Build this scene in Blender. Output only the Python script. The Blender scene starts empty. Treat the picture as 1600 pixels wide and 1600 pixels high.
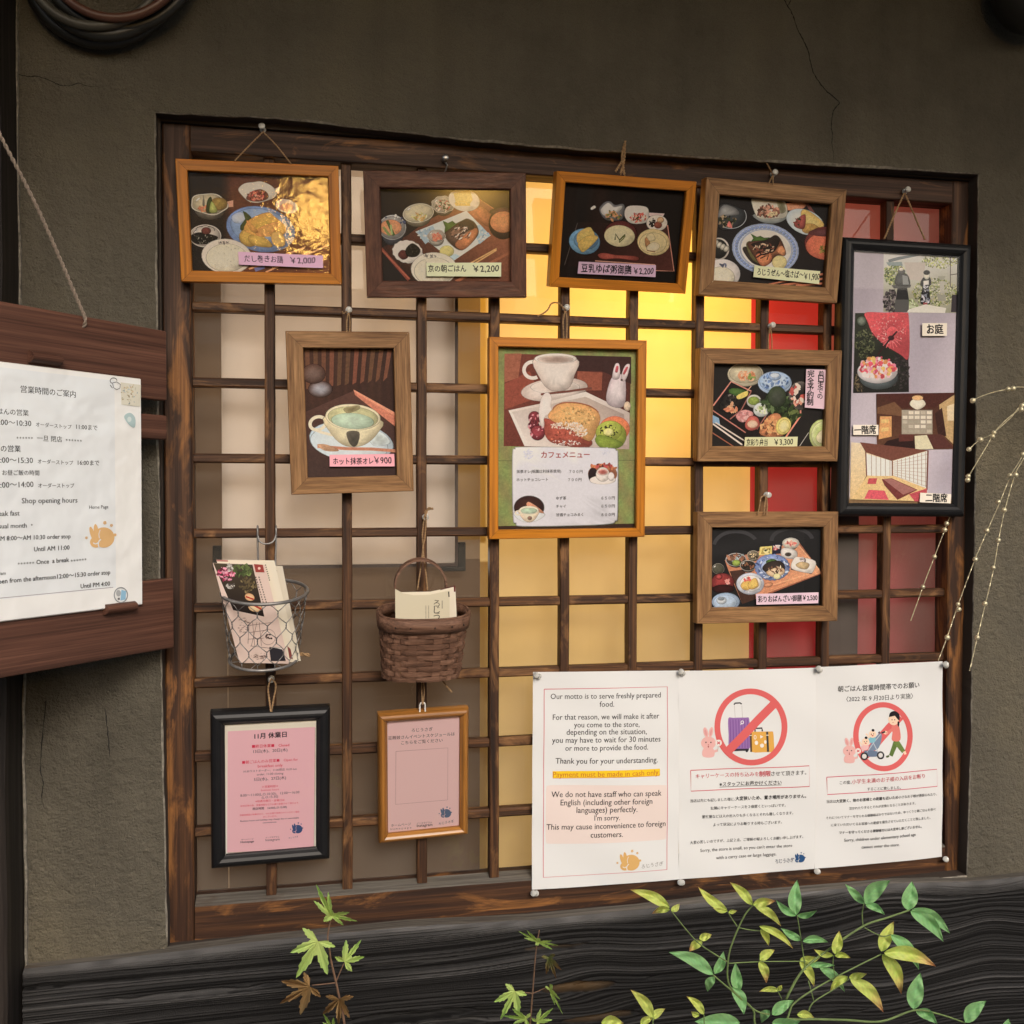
import bpy, bmesh, math, random
import numpy as np
from mathutils import Vector, Matrix
SC = bpy.context.scene
COL = SC.collection
# ------------------------------------------------------------------ camera
CAM = np.array([0.16476, -1.30264, 1.45103])
YAW, PITCH, ROLL = 0.197138, -0.021384, 0.00167
FPX = 1500.0
def _axes():
    cy, sy, cp, sp = math.cos(YAW), math.sin(YAW), math.cos(PITCH), math.sin(PITCH)
    f = np.array([sy*cp, cy*cp, sp]); r0 = np.array([cy, -sy, 0]); u0 = np.cross(r0, f)
    return r0*math.cos(ROLL)+u0*math.sin(ROLL), u0*math.cos(ROLL)-r0*math.sin(ROLL), f
AX_R, AX_U, AX_F = _axes()
def ray(px, py):
    return AX_F + AX_R*(px-800)/FPX - AX_U*(py-800)/FPX
def at(px, py, y=0.0):                       # point of the facade seen at a place of the photo, at depth y
    d = ray(px, py); return CAM + d*((y-CAM[1])/d[1])
def at_plane(px, py, p0, n):
    d = ray(px, py); return CAM + d*(np.dot(np.asarray(p0)-CAM, n)/np.dot(d, n))
cd = bpy.data.cameras.new('camera'); cam = bpy.data.objects.new('camera', cd); COL.objects.link(cam)
cd.sensor_width = 36; cd.lens = 36*FPX/1600; cd.clip_start = 0.02; cd.clip_end = 300
m4 = Matrix.Identity(4)
for i in range(3):
    m4[i][0], m4[i][1], m4[i][2], m4[i][3] = AX_R[i], AX_U[i], -AX_F[i], CAM[i]
cam.matrix_world = m4
SC.camera = cam
# ------------------------------------------------------------------ light
SUN_EL, SUN_AZ = math.radians(33), math.radians(8)     # azimuth from straight in front of the wall, to its left
sd = np.array([math.sin(SUN_AZ)*math.cos(SUN_EL), -math.cos(SUN_AZ)*math.cos(SUN_EL), math.sin(SUN_EL)])
w = bpy.data.worlds.new('World'); SC.world = w; w.use_nodes = True
nt = w.node_tree; nt.nodes.clear()
sky = nt.nodes.new('ShaderNodeTexSky'); sky.sky_type = 'NISHITA'; sky.sun_disc = False
sky.sun_elevation = SUN_EL; sky.sun_rotation = math.atan2(sd[0], sd[1]); sky.dust_density = 4; sky.air_density = 1.2
hs = nt.nodes.new('ShaderNodeHueSaturation'); hs.inputs['Saturation'].default_value = 1.0
bg = nt.nodes.new('ShaderNodeBackground'); bg.inputs['Strength'].default_value = 0.13
wo = nt.nodes.new('ShaderNodeOutputWorld')
nt.links.new(sky.outputs[0], hs.inputs['Color']); nt.links.new(hs.outputs[0], bg.inputs[0]); nt.links.new(bg.outputs[0], wo.inputs[0])
sl = bpy.data.lights.new('sun', 'SUN'); sl.energy = 0.84; sl.angle = math.radians(17); sl.color = (1, 0.985, 0.985)
so = bpy.data.objects.new('sun', sl); COL.objects.link(so)
so.rotation_euler = Vector((sd[0], sd[1], sd[2])).to_track_quat('Z', 'Y').to_euler(); so.location = (-1, -4, 4)
SC.view_settings.view_transform = 'Standard'; SC.view_settings.look = 'None'
SC.view_settings.exposure = 0.56; SC.view_settings.gamma = 1
SC.cycles.use_denoising = True; SC.cycles.max_bounces = 8; SC.cycles.transparent_max_bounces = 32
SC.cycles.caustics_reflective = False; SC.cycles.caustics_refractive = False; SC.cycles.sample_clamp_indirect = 4
rnd = random.Random(7)
# ------------------------------------------------------------------ helpers
def lin(c):
    return tuple((x/255/12.92 if x/255 <= 0.04045 else ((x/255+0.055)/1.055)**2.4) for x in c[:3])
def empty(name, loc, label, cat, group=None, kind=None, mat=None):
    o = bpy.data.objects.new(name, None); COL.objects.link(o); o.empty_display_size = 0.05
    if mat is not None: o.matrix_world = mat
    else: o.location = Vector(loc)
    tag(o, label, cat, group, kind); return o
def tag(o, label=None, cat=None, group=None, kind=None):
    if label: o['label'] = label
    if cat: o['category'] = cat
    if group: o['group'] = group
    if kind: o['kind'] = kind
    return o
def mk(name, vf, mat, parent=None, local=False, smooth=False, mi=None, label=None, cols=None):
    """one mesh object; vertices in world space (turned to the parent's space) or already local"""
    v = np.asarray(vf[0], dtype=float).reshape(-1, 3); f = vf[1]
    org = np.zeros(3)
    if parent is not None and not local:
        org = np.array(parent.location); v = v-org
    elif parent is None and not local:
        org = (v.min(0)+v.max(0))/2; v = v-org
    me = bpy.data.meshes.new(name); me.from_pydata(v.tolist(), [], [list(map(int, q)) for q in f])
    mats = mat if isinstance(mat, (list, tuple)) else [mat]
    for m in mats: me.materials.append(m)
    if mi is not None: me.polygons.foreach_set('material_index', np.asarray(mi, dtype=np.int32))
    if smooth: me.polygons.foreach_set('use_smooth', np.ones(len(me.polygons), dtype=bool))
    if cols is not None:
        a = me.color_attributes.new('Col', 'FLOAT_COLOR', 'POINT')
        c = np.ones((len(v), 4)); q = [tuple(z)+(1.0,)*(4-len(z)) for z in cols]; c[:, :] = np.asarray(q); a.data.foreach_set('color', c.ravel())
    me.update()
    o = bpy.data.objects.new(name, me); COL.objects.link(o)
    if parent is not None: o.parent = parent
    elif not local: o.location = Vector(org)
    if label: o['label'] = label
    return o
def join(*parts):
    V, F, n = [], [], 0
    for v, f in parts:
        v = np.asarray(v, dtype=float).reshape(-1, 3); V.append(v); F += [[i+n for i in q] for q in f]; n += len(v)
    return np.concatenate(V), F
def box(x0, x1, y0, y1, z0, z1):
    v = [(x, y, z) for x in (x0, x1) for y in (y0, y1) for z in (z0, z1)]
    return np.array(v), [(0, 1, 3, 2), (4, 6, 7, 5), (0, 4, 5, 1), (2, 3, 7, 6), (0, 2, 6, 4), (1, 5, 7, 3)]
def bevbox(x0, x1, y0, y1, z0, z1, b=0.002, seg=2):
    bm = bmesh.new(); bmesh.ops.create_cube(bm, size=1)
    for v in bm.verts: v.co = Vector(((x0+x1)/2+v.co.x*(x1-x0), (y0+y1)/2+v.co.y*(y1-y0), (z0+z1)/2+v.co.z*(z1-z0)))
    bmesh.ops.bevel(bm, geom=bm.edges[:], offset=b, segments=seg, affect='EDGES', profile=0.5)
    bm.verts.index_update(); r = (np.array([v.co[:] for v in bm.verts]), [[v.index for v in f.verts] for f in bm.faces]); bm.free(); return r
def tube(path, r, n=8, closed=False, flat=1.0):
    P = np.asarray(path, dtype=float); N = len(P)
    rr = np.full(N, r) if np.isscalar(r) else np.asarray(r, dtype=float)
    T = np.roll(P, -1, 0)-np.roll(P, 1, 0)
    if not closed: T[0] = P[1]-P[0]; T[-1] = P[-1]-P[-2]
    T /= np.linalg.norm(T, axis=1)[:, None]+1e-12
    u = np.cross(T[0], [0.31, 0.2, 0.93]); u /= np.linalg.norm(u)
    V, F = [], []
    for i in range(N):
        u = u-T[i]*np.dot(u, T[i]); u /= np.linalg.norm(u)+1e-12; w_ = np.cross(T[i], u)
        for k in range(n):
            a = 2*math.pi*k/n; V.append(P[i]+rr[i]*(u*math.cos(a)+w_*math.sin(a)*flat))
    for i in range(N if closed else N-1):
        j = (i+1) % N
        for k in range(n): F.append((i*n+k, i*n+(k+1) % n, j*n+(k+1) % n, j*n+k))
    if not closed: F.append(list(range(n))[::-1]); F.append([(N-1)*n+k for k in range(n)])
    return np.array(V), F
def smooth_path(pts, n=6):
    P = np.asarray(pts, dtype=float)
    if len(P) < 3: return np.array([P[0]+(P[-1]-P[0])*t for t in np.linspace(0, 1, n+1)])
    out = []
    for i in range(len(P)-1):
        p0, p1, p2, p3 = P[max(i-1, 0)], P[i], P[i+1], P[min(i+2, len(P)-1)]
        for t in np.linspace(0, 1, n, endpoint=False):
            out.append(0.5*((2*p1)+(-p0+p2)*t+(2*p0-5*p1+4*p2-p3)*t*t+(-p0+3*p1-3*p2+p3)*t**3))
    out.append(P[-1]); return np.array(out)
def twine(pts, r, turns=260, strands=2, n=5):     # twisted cord along a path
    P = smooth_path(pts, 10); L = np.r_[0, np.cumsum(np.linalg.norm(np.diff(P, axis=0), axis=1))]
    S = np.linspace(0, L[-1], max(8, int(L[-1]/(r*0.9)))); Q = np.stack([np.interp(S, L, P[:, k]) for k in range(3)], 1)
    T = np.gradient(Q, axis=0); T /= np.linalg.norm(T, axis=1)[:, None]+1e-12
    u = np.cross(T, [0.3, 0.9, 0.31]); u /= np.linalg.norm(u, axis=1)[:, None]; w_ = np.cross(T, u)
    out = []
    for s in range(strands):
        a = S/r*0.9+2*math.pi*s/strands
        out.append(tube(Q+r*0.55*(u*np.cos(a)[:, None]+w_*np.sin(a)[:, None]), r*0.6, n))
    return join(*out)
def lathe(prof, axis_p, axis_d, n=20):            # profile of (distance along axis, radius)
    d = np.asarray(axis_d, dtype=float); d /= np.linalg.norm(d)
    u = np.cross(d, [0.1, 0.2, 0.97]); u /= np.linalg.norm(u); w_ = np.cross(d, u); V, F = [], []
    for (t, r) in prof:
        for k in range(n):
            a = 2*math.pi*k/n; V.append(np.asarray(axis_p)+d*t+r*(u*math.cos(a)+w_*math.sin(a)))
    m = len(prof)
    for i in range(m-1):
        for k in range(n): F.append((i*n+k, i*n+(k+1) % n, (i+1)*n+(k+1) % n, (i+1)*n+k))
    F.append(list(range(n))[::-1]); F.append([(m-1)*n+k for k in range(n)])
    return np.array(V), F
def sphere(c, r, n=10, m=7):
    return lathe([(-r*math.cos(math.pi*(i+0.02)/(m+0.04)), r*math.sin(math.pi*(i+0.02)/(m+0.04))) for i in range(m+1)], c, (0, 0.2, 1), n)
def bar(axis, a0, a1, c1, c2, w1, w2, ch=0.0012, jit=0.0004, step=0.03, seed=0):
    """a slightly uneven chamfered bar. axis 'x': c1=(y centre) c2=(z centre); axis 'z': c1=x, c2=y. w1,w2 full sizes"""
    r = random.Random(seed); N = max(2, int(abs(a1-a0)/step)); h1, h2 = w1/2, w2/2
    prof = [(-h1+ch, -h2), (h1-ch, -h2), (h1, -h2+ch), (h1, h2-ch), (h1-ch, h2), (-h1+ch, h2), (-h1, h2-ch), (-h1, -h2+ch)]
    V, F = [], []; o1 = o2 = 0
    for i in range(N+1):
        t = a0+(a1-a0)*i/N; o1 = 0.7*o1+r.uniform(-jit, jit); o2 = 0.7*o2+r.uniform(-jit, jit)*0.5
        for (p, q) in prof:
            dp = p+o1+r.uniform(-jit, jit)*0.4; dq = q+o2
            V.append((t, c1+dp, c2+dq) if axis == 'x' else (c1+dp, c2+dq, t))
    for i in range(N):
        for k in range(8): F.append((i*8+k, i*8+(k+1) % 8, (i+1)*8+(k+1) % 8, (i+1)*8+k))
    F.append(list(range(8))[::-1]); F.append([N*8+k for k in range(8)])
    if axis == 'z': F = [q[::-1] for q in F]
    return np.array(V), F
# ------------------------------------------------------------------ materials
def newmat(name):
    m = bpy.data.materials.new(name); m.use_nodes = True; n = m.node_tree; n.nodes.clear()
    out = n.nodes.new('ShaderNodeOutputMaterial'); p = n.nodes.new('ShaderNodeBsdfPrincipled')
    n.links.new(p.outputs[0], out.inputs[0]); return m, n, p, out
def ramp(n, stops):
    r = n.nodes.new('ShaderNodeValToRGB'); e = r.color_ramp.elements
    while len(e) < len(stops): e.new(0.5)
    for i, (p, c) in enumerate(stops):
        e[i].position = p; e[i].color = (c[0], c[1], c[2], 1) if not np.isscalar(c) else (c, c, c, 1)
    return r
def simple(name, c, rough=0.5, metal=0, spec=0.5, noise=0.0, nscale=40, bump=0, bscale=200, trans=0, coat=0):
    m, n, p, out = newmat(name); p.inputs['Roughness'].default_value = rough; p.inputs['Metallic'].default_value = metal
    p.inputs['Specular IOR Level'].default_value = spec; p.inputs['Transmission Weight'].default_value = trans
    p.inputs['Coat Weight'].default_value = coat
    p.inputs['Base Color'].default_value = (*c, 1)
    tc = n.nodes.new('ShaderNodeTexCoord')
    if noise:
        t = n.nodes.new('ShaderNodeTexNoise'); t.inputs['Scale'].default_value = nscale; t.inputs['Detail'].default_value = 5
        n.links.new(tc.outputs['Object'], t.inputs['Vector'])
        r = ramp(n, [(0.25, tuple(x*(1-noise) for x in c)), (0.75, tuple(min(1, x*(1+noise)) for x in c))])
        n.links.new(t.outputs[0], r.inputs[0]); n.links.new(r.outputs[0], p.inputs['Base Color'])
    if bump:
        t = n.nodes.new('ShaderNodeTexNoise'); t.inputs['Scale'].default_value = bscale; t.inputs['Detail'].default_value = 4
        n.links.new(tc.outputs['Object'], t.inputs['Vector'])
        b = n.nodes.new('ShaderNodeBump'); b.inputs['Strength'].default_value = 1; b.inputs['Distance'].default_value = bump
        n.links.new(t.outputs[0], b.inputs['Height']); n.links.new(b.outputs[0], p.inputs['Normal'])
    return m
def wood(name, dark, mid, light, axis, grain=90, along=3.0, wear=None, wear_at=0.6, rough=0.6, bump=0.0004, spec=0.35, fine=1.0, blotch=7, coat=0):
    """wood whose grain runs along an axis of its own space; wear = colour of rubbed patches"""
    m, n, p, out = newmat(name); p.inputs['Specular IOR Level'].default_value = spec; p.inputs['Coat Weight'].default_value = coat
    tc = n.nodes.new('ShaderNodeTexCoord'); oi = n.nodes.new('ShaderNodeObjectInfo')
    ad = n.nodes.new('ShaderNodeVectorMath'); ad.operation = 'ADD'
    mu = n.nodes.new('ShaderNodeMath'); mu.operation = 'MULTIPLY'; mu.inputs[1].default_value = 7.0
    n.links.new(oi.outputs['Random'], mu.inputs[0]); n.links.new(tc.outputs['Object'], ad.inputs[0]); n.links.new(mu.outputs[0], ad.inputs[1])
    def nz(sa, sc_, det, dist=0.0):
        mp = n.nodes.new('ShaderNodeMapping'); s = [sc_]*3; s['xyz'.index(axis)] = sa; mp.inputs['Scale'].default_value = s
        n.links.new(ad.outputs[0], mp.inputs['Vector']); t = n.nodes.new('ShaderNodeTexNoise')
        t.inputs['Scale'].default_value = 1; t.inputs['Detail'].default_value = det; t.inputs['Distortion'].default_value = dist
        t.inputs['Roughness'].default_value = 0.62
        n.links.new(mp.outputs[0], t.inputs['Vector']); return t
    g = nz(along, grain, 6, 0.4); gf = nz(along*3, grain*5*fine, 3)
    r = ramp(n, [(0.3, dark), (0.5, mid), (0.72, light)]); n.links.new(g.outputs[0], r.inputs[0])
    mx = n.nodes.new('ShaderNodeMixRGB'); mx.blend_type = 'MULTIPLY'; mx.inputs[0].default_value = 0.75
    r2 = ramp(n, [(0.35, 0.45), (0.6, 1.0)]); n.links.new(gf.outputs[0], r2.inputs[0])
    n.links.new(r.outputs[0], mx.inputs[1]); n.links.new(r2.outputs[0], mx.inputs[2]); last = mx.outputs[0]
    if wear:
        wn = nz(blotch*0.8, blotch*3, 5, 1.0); r3 = ramp(n, [(wear_at, 0.0), (wear_at+0.13, 0.85)]); n.links.new(wn.outputs[0], r3.inputs[0])
        m2 = n.nodes.new('ShaderNodeMixRGB'); m2.blend_type = 'MIX'; m2.inputs[2].default_value = (*wear, 1)
        mm = n.nodes.new('ShaderNodeMath'); mm.operation = 'MULTIPLY'; n.links.new(r3.outputs[0], mm.inputs[0]); n.links.new(r2.outputs[0], mm.inputs[1])
        n.links.new(mm.outputs[0], m2.inputs[0]); n.links.new(last, m2.inputs[1]); last = m2.outputs[0]
    n.links.new(last, p.inputs['Base Color'])
    b = n.nodes.new('ShaderNodeBump'); b.inputs['Distance'].default_value = bump; b.inputs['Strength'].default_value = 0.8
    sm = n.nodes.new('ShaderNodeMath'); sm.operation = 'ADD'; n.links.new(g.outputs[0], sm.inputs[0]); n.links.new(gf.outputs[0], sm.inputs[1])
    n.links.new(sm.outputs[0], b.inputs['Height']); n.links.new(b.outputs[0], p.inputs['Normal'])
    rr = ramp(n, [(0.3, rough+0.12), (0.7, rough-0.1)]); n.links.new(g.outputs[0], rr.inputs[0]); n.links.new(rr.outputs[0], p.inputs['Roughness'])
    return m
def pane_mat(name, ior=1.45, rough=0.015, tint=(1, 1, 1), refl_haze=0.0):
    m, n, p, out = newmat(name); n.nodes.remove(p)
    tr = n.nodes.new('ShaderNodeBsdfTransparent'); tr.inputs[0].default_value = (*tint, 1)
    gl = n.nodes.new('ShaderNodeBsdfGlossy'); gl.inputs['Roughness'].default_value = rough
    fr = n.nodes.new('ShaderNodeFresnel'); fr.inputs[0].default_value = ior
    mx = n.nodes.new('ShaderNodeMixShader'); n.links.new(fr.outputs[0], mx.inputs[0]); n.links.new(tr.outputs[0], mx.inputs[1]); n.links.new(gl.outputs[0], mx.inputs[2])
    last = mx.outputs[0]
    if refl_haze:  # paints the hazy reflection of the bright street as a diffuse veil
        df = n.nodes.new('ShaderNodeBsdfDiffuse'); df.inputs[0].default_value = (0.5, 0.46, 0.4, 1)
        tc = n.nodes.new('ShaderNodeTexCoord'); t = n.nodes.new('ShaderNodeTexNoise'); t.inputs['Scale'].default_value = 7; t.inputs['Detail'].default_value = 8
        n.links.new(tc.outputs['Object'], t.inputs['Vector'])
        r = ramp(n, [(0.35, refl_haze*0.5), (0.75, refl_haze*1.6)]); n.links.new(t.outputs[0], r.inputs[0])
        m2 = n.nodes.new('ShaderNodeMixShader'); n.links.new(r.outputs[0], m2.inputs[0]); n.links.new(last, m2.inputs[1]); n.links.new(df.outputs[0], m2.inputs[2]); last = m2.outputs[0]
    n.links.new(last, out.inputs[0]); return m
def cloth_mat(name, c, trans=0.6, weave=900):
    m, n, p, out = newmat(name); n.nodes.remove(p)
    tc = n.nodes.new('ShaderNodeTexCoord'); t = n.nodes.new('ShaderNodeTexNoise'); t.inputs['Scale'].default_value = 14; t.inputs['Detail'].default_value = 6
    n.links.new(tc.outputs['Object'], t.inputs['Vector'])
    r = ramp(n, [(0.3, tuple(x*0.9 for x in c)), (0.7, c)]); n.links.new(t.outputs[0], r.inputs[0])
    df = n.nodes.new('ShaderNodeBsdfDiffuse'); tl = n.nodes.new('ShaderNodeBsdfTranslucent'); mx = n.nodes.new('ShaderNodeMixShader'); mx.inputs[0].default_value = trans
    n.links.new(r.outputs[0], df.inputs[0]); n.links.new(r.outputs[0], tl.inputs[0])
    n.links.new(df.outputs[0], mx.inputs[1]); n.links.new(tl.outputs[0], mx.inputs[2]); n.links.new(mx.outputs[0], out.inputs[0]); return m
def vcol_mat(name, rough=0.5, spec=0.3, trans=0.0, bump=0, bscale=300):
    m, n, p, out = newmat(name); a = n.nodes.new('ShaderNodeAttribute'); a.attribute_name = 'Col'
    p.inputs['Roughness'].default_value = rough; p.inputs['Specular IOR Level'].default_value = spec
    n.links.new(a.outputs['Color'], p.inputs['Base Color'])
    if trans:
        tl = n.nodes.new('ShaderNodeBsdfTranslucent'); n.links.new(a.outputs['Color'], tl.inputs[0])
        mx = n.nodes.new('ShaderNodeMixShader'); mx.inputs[0].default_value = trans
        n.links.new(p.outputs[0], mx.inputs[1]); n.links.new(tl.outputs[0], mx.inputs[2]); n.links.new(mx.outputs[0], out.inputs[0])
    if bump:
        tc = n.nodes.new('ShaderNodeTexCoord'); t = n.nodes.new('ShaderNodeTexNoise'); t.inputs['Scale'].default_value = bscale
        n.links.new(tc.outputs['Object'], t.inputs['Vector']); b = n.nodes.new('ShaderNodeBump'); b.inputs['Distance'].default_value = bump
        n.links.new(t.outputs[0], b.inputs['Height']); n.links.new(b.outputs[0], p.inputs['Normal'])
    return m
def plaster_mat(name, c, edge=False):
    m, n, p, out = newmat(name); p.inputs['Roughness'].default_value = 0.9; p.inputs['Specular IOR Level'].default_value = 0.25
    tc = n.nodes.new('ShaderNodeTexCoord')
    def nz(s, d, r=0.6):
        t = n.nodes.new('ShaderNodeTexNoise'); t.inputs['Scale'].default_value = s; t.inputs['Detail'].default_value = d; t.inputs['Roughness'].default_value = r
        n.links.new(tc.outputs['Object'], t.inputs['Vector']); return t
    big = nz(2.6, 8, 0.68); fine = nz(330, 3, 0.7); mid = nz(90, 4); grit = nz(800, 2)
    r = ramp(n, [(0.28, tuple(x*0.62 for x in c)), (0.5, c), (0.72, (c[0]*1.28, c[1]*1.24, c[2]*1.12))]); n.links.new(big.outputs[0], r.inputs[0])
    g = ramp(n, [(0.32, 0.62), (0.5, 1.0), (0.68, 1.0), (0.76, 1.7)]); n.links.new(grit.outputs[0], g.inputs[0])
    mx = n.nodes.new('ShaderNodeMixRGB'); mx.blend_type = 'MULTIPLY'; mx.inputs[0].default_value = 0.8
    n.links.new(r.outputs[0], mx.inputs[1]); n.links.new(g.outputs[0], mx.inputs[2])
    mp = n.nodes.new('ShaderNodeMapping'); mp.inputs['Scale'].default_value = (22, 22, 1.6); n.links.new(tc.outputs['Object'], mp.inputs['Vector'])
    st = n.nodes.new('ShaderNodeTexNoise'); st.inputs['Scale'].default_value = 1; st.inputs['Detail'].default_value = 6; n.links.new(mp.outputs[0], st.inputs['Vector'])
    sr = ramp(n, [(0.36, 0.72), (0.56, 1.05)]); n.links.new(st.outputs[0], sr.inputs[0]); m3 = n.nodes.new('ShaderNodeMixRGB'); m3.blend_type = 'MULTIPLY'; m3.inputs[0].default_value = 0.3
    n.links.new(mx.outputs[0], m3.inputs[1]); n.links.new(sr.outputs[0], m3.inputs[2]); n.links.new(m3.outputs[0], p.inputs['Base Color'])
    s = n.nodes.new('ShaderNodeMath'); s.operation = 'MULTIPLY_ADD'; s.inputs[1].default_value = 2.2
    n.links.new(mid.outputs[0], s.inputs[0]); n.links.new(fine.outputs[0], s.inputs[2])
    b = n.nodes.new('ShaderNodeBump'); b.inputs['Distance'].default_value = 0.0034; b.inputs['Strength'].default_value = 1.0
    n.links.new(s.outputs[0], b.inputs['Height']); n.links.new(b.outputs[0], p.inputs['Normal']); return m
DK, MD, LT, WR = (0.014, 0.007, 0.005), (0.052, 0.022, 0.011), (0.125, 0.055, 0.022), (0.32, 0.135, 0.038)
M = {}
M['old_z'] = wood('old_wood_upright', DK, MD, LT, 'z', 110, 3, WR, 0.50, blotch=9)
M['old_x'] = wood('old_wood_level', DK, MD, LT, 'x', 110, 3, WR, 0.55, blotch=9)
M['lat_z'] = wood('lattice_wood_upright', (0.012, 0.0055, 0.0035), (0.062, 0.025, 0.010), (0.17, 0.073, 0.026), 'z', 160, 4, (0.28, 0.135, 0.05), 0.53, blotch=12)
M['lat_x'] = wood('lattice_wood_level', (0.012, 0.0055, 0.0035), (0.065, 0.027, 0.011), (0.175, 0.076, 0.028), 'x', 160, 4, (0.3, 0.15, 0.06), 0.52, blotch=12)
M['black_z'] = wood('black_wood', (0.008, 0.006, 0.005), (0.021, 0.016, 0.013), (0.042, 0.031, 0.025), 'z', 60, 2, rough=0.6)
M['sign'] = wood('stained_red_cedar', (0.055, 0.024, 0.016), (0.12, 0.053, 0.035), (0.19, 0.09, 0.06), 'x', 95, 2.2, rough=0.5, spec=0.3)
M['plaster'] = plaster_mat('rough_clay_plaster', (0.128, 0.114, 0.086))
M['edge'] = simple('worn_plaster_edge', (0.21, 0.19, 0.155), 0.9, noise=0.5, nscale=160, bump=0.001, bscale=400)
M['crack'] = simple('crack_shadow', (0.006, 0.005, 0.004), 0.95)
M['ledge'] = wood('weathered_grey_ledge', (0.07, 0.06, 0.05), (0.135, 0.12, 0.10), (0.20, 0.18, 0.155), 'x', 130, 4, (0.06, 0.03, 0.015), 0.58, rough=0.8)
M['orange_x'] = wood('honey_varnished_wood_level', (0.42, 0.135, 0.010), (0.54, 0.19, 0.014), (0.62, 0.23, 0.02), 'x', 45, 2, rough=0.4, bump=0.00004)
M['orange_y'] = wood('honey_varnished_wood_upright', (0.42, 0.135, 0.010), (0.54, 0.19, 0.014), (0.62, 0.23, 0.02), 'y', 45, 2, rough=0.4, bump=0.00004)
OK3 = ((0.13, 0.060, 0.022), (0.28, 0.142, 0.055), (0.42, 0.235, 0.10))
M['oak_x'] = wood('oak_veneer_level', *OK3, 'x', 150, 9, rough=0.55, bump=0.0001)
M['oak_y'] = wood('oak_veneer_upright', *OK3, 'y', 150, 9, rough=0.55, bump=0.0001)
UM3 = ((0.065, 0.024, 0.015), (0.11, 0.043, 0.028), (0.16, 0.068, 0.045))
M['umber_x'] = wood('dark_umber_wood_level', *UM3, 'x', 60, 14, rough=0.42, bump=0.0005, spec=0.3)
M['umber_y'] = wood('dark_umber_wood_upright', *UM3, 'y', 60, 14, rough=0.42, bump=0.0005, spec=0.3)
M['blackframe'] = simple('satin_black_lacquer', (0.008, 0.008, 0.009), 0.46, spec=0.35, noise=0.3, nscale=30)
BB3 = ((0.22, 0.085, 0.016), (0.36, 0.15, 0.03), (0.46, 0.21, 0.05))
M['amber_x'] = wood('amber_lacquered_wood_level', *BB3, 'x', 60, 3, rough=0.33, bump=0.00005)
M['amber_y'] = wood('amber_lacquered_wood_upright', *BB3, 'y', 60, 3, rough=0.33, bump=0.00005)
M['print'] = vcol_mat('printed_photo', 0.55, 0.2)
_n = M['print'].node_tree; _p = next(q for q in _n.nodes if q.type == 'BSDF_PRINCIPLED'); _a = next(q for q in _n.nodes if q.type == 'ATTRIBUTE')
_tc = _n.nodes.new('ShaderNodeTexCoord'); _last = _a.outputs['Color']
_sp = _n.nodes.new('ShaderNodeSeparateColor'); _sp.mode = 'HSV'; _n.links.new(_a.outputs['Color'], _sp.inputs[0])
_k = _n.nodes.new('ShaderNodeMath'); _k.operation = 'MULTIPLY_ADD'; _k.inputs[1].default_value = 0.85; _k.inputs[2].default_value = 0.12; _k.use_clamp = True; _n.links.new(_sp.outputs[1], _k.inputs[0])
for _s, _lo, _hi in ((240, .82, 1.14), (800, .76, 1.2)):
    _t = _n.nodes.new('ShaderNodeTexNoise'); _t.inputs['Scale'].default_value = _s; _t.inputs['Detail'].default_value = 4; _n.links.new(_tc.outputs['Object'], _t.inputs['Vector'])
    _r = ramp(_n, [(0.3, _lo), (0.7, _hi)]); _n.links.new(_t.outputs[0], _r.inputs[0])
    _m = _n.nodes.new('ShaderNodeMixRGB'); _m.blend_type = 'MULTIPLY'; _n.links.new(_k.outputs[0], _m.inputs[0]); _n.links.new(_last, _m.inputs[1]); _n.links.new(_r.outputs[0], _m.inputs[2]); _last = _m.outputs[0]
_h = _n.nodes.new('ShaderNodeHueSaturation'); _h.inputs['Saturation'].default_value = 0.86; _n.links.new(_last, _h.inputs['Color']); _n.links.new(_h.outputs[0], _p.inputs['Base Color'])
_tr = _n.nodes.new('ShaderNodeBsdfTransparent'); _mx = _n.nodes.new('ShaderNodeMixShader'); _o = next(q for q in _n.nodes if q.type == 'OUTPUT_MATERIAL')
_n.links.new(_a.outputs['Alpha'], _mx.inputs[0]); _n.links.new(_tr.outputs[0], _mx.inputs[1]); _n.links.new(_p.outputs[0], _mx.inputs[2]); _n.links.new(_mx.outputs[0], _o.inputs[0])
M['flatprint'] = vcol_mat('printed_sheet', 0.6, 0.2)
M['paper'] = vcol_mat('printed_paper', 0.75, 0.2, bump=0.0002, bscale=30)
M['lam'] = vcol_mat('laminated_paper', 0.16, 0.6, bump=0.0035, bscale=26)
M['label'] = vcol_mat('paper_label', 0.7, 0.2)
M['fglass'] = pane_mat('picture_glass', 1.42, 0.02)
M['matteglass'] = pane_mat('non_glare_picture_glass', 1.42, 0.13)
M['wavyglass'] = pane_mat('rippled_picture_film', 1.5, 0.05)
_n = M['wavyglass'].node_tree; _g = next(q for q in _n.nodes if q.type == 'BSDF_GLOSSY'); _tc = _n.nodes.new('ShaderNodeTexCoord'); _t = _n.nodes.new('ShaderNodeTexNoise'); _t.inputs['Scale'].default_value = 75; _t.inputs['Detail'].default_value = 5
_b = _n.nodes.new('ShaderNodeBump'); _b.inputs['Distance'].default_value = 0.00032; _n.links.new(_tc.outputs['Object'], _t.inputs['Vector']); _n.links.new(_t.outputs[0], _b.inputs['Height']); _n.links.new(_b.outputs[0], _g.inputs['Normal'])
M['wglass'] = pane_mat('window_glass', 1.5, 0.012, (0.93, 0.93, 0.91), 0.085)
M['pin'] = simple('clear_plastic', (0.95, 0.94, 0.88), 0.1, trans=0.5, spec=0.6)
M['pinmetal'] = simple('grey_pin_metal', (0.35, 0.34, 0.33), 0.3, 0.9)
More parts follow.
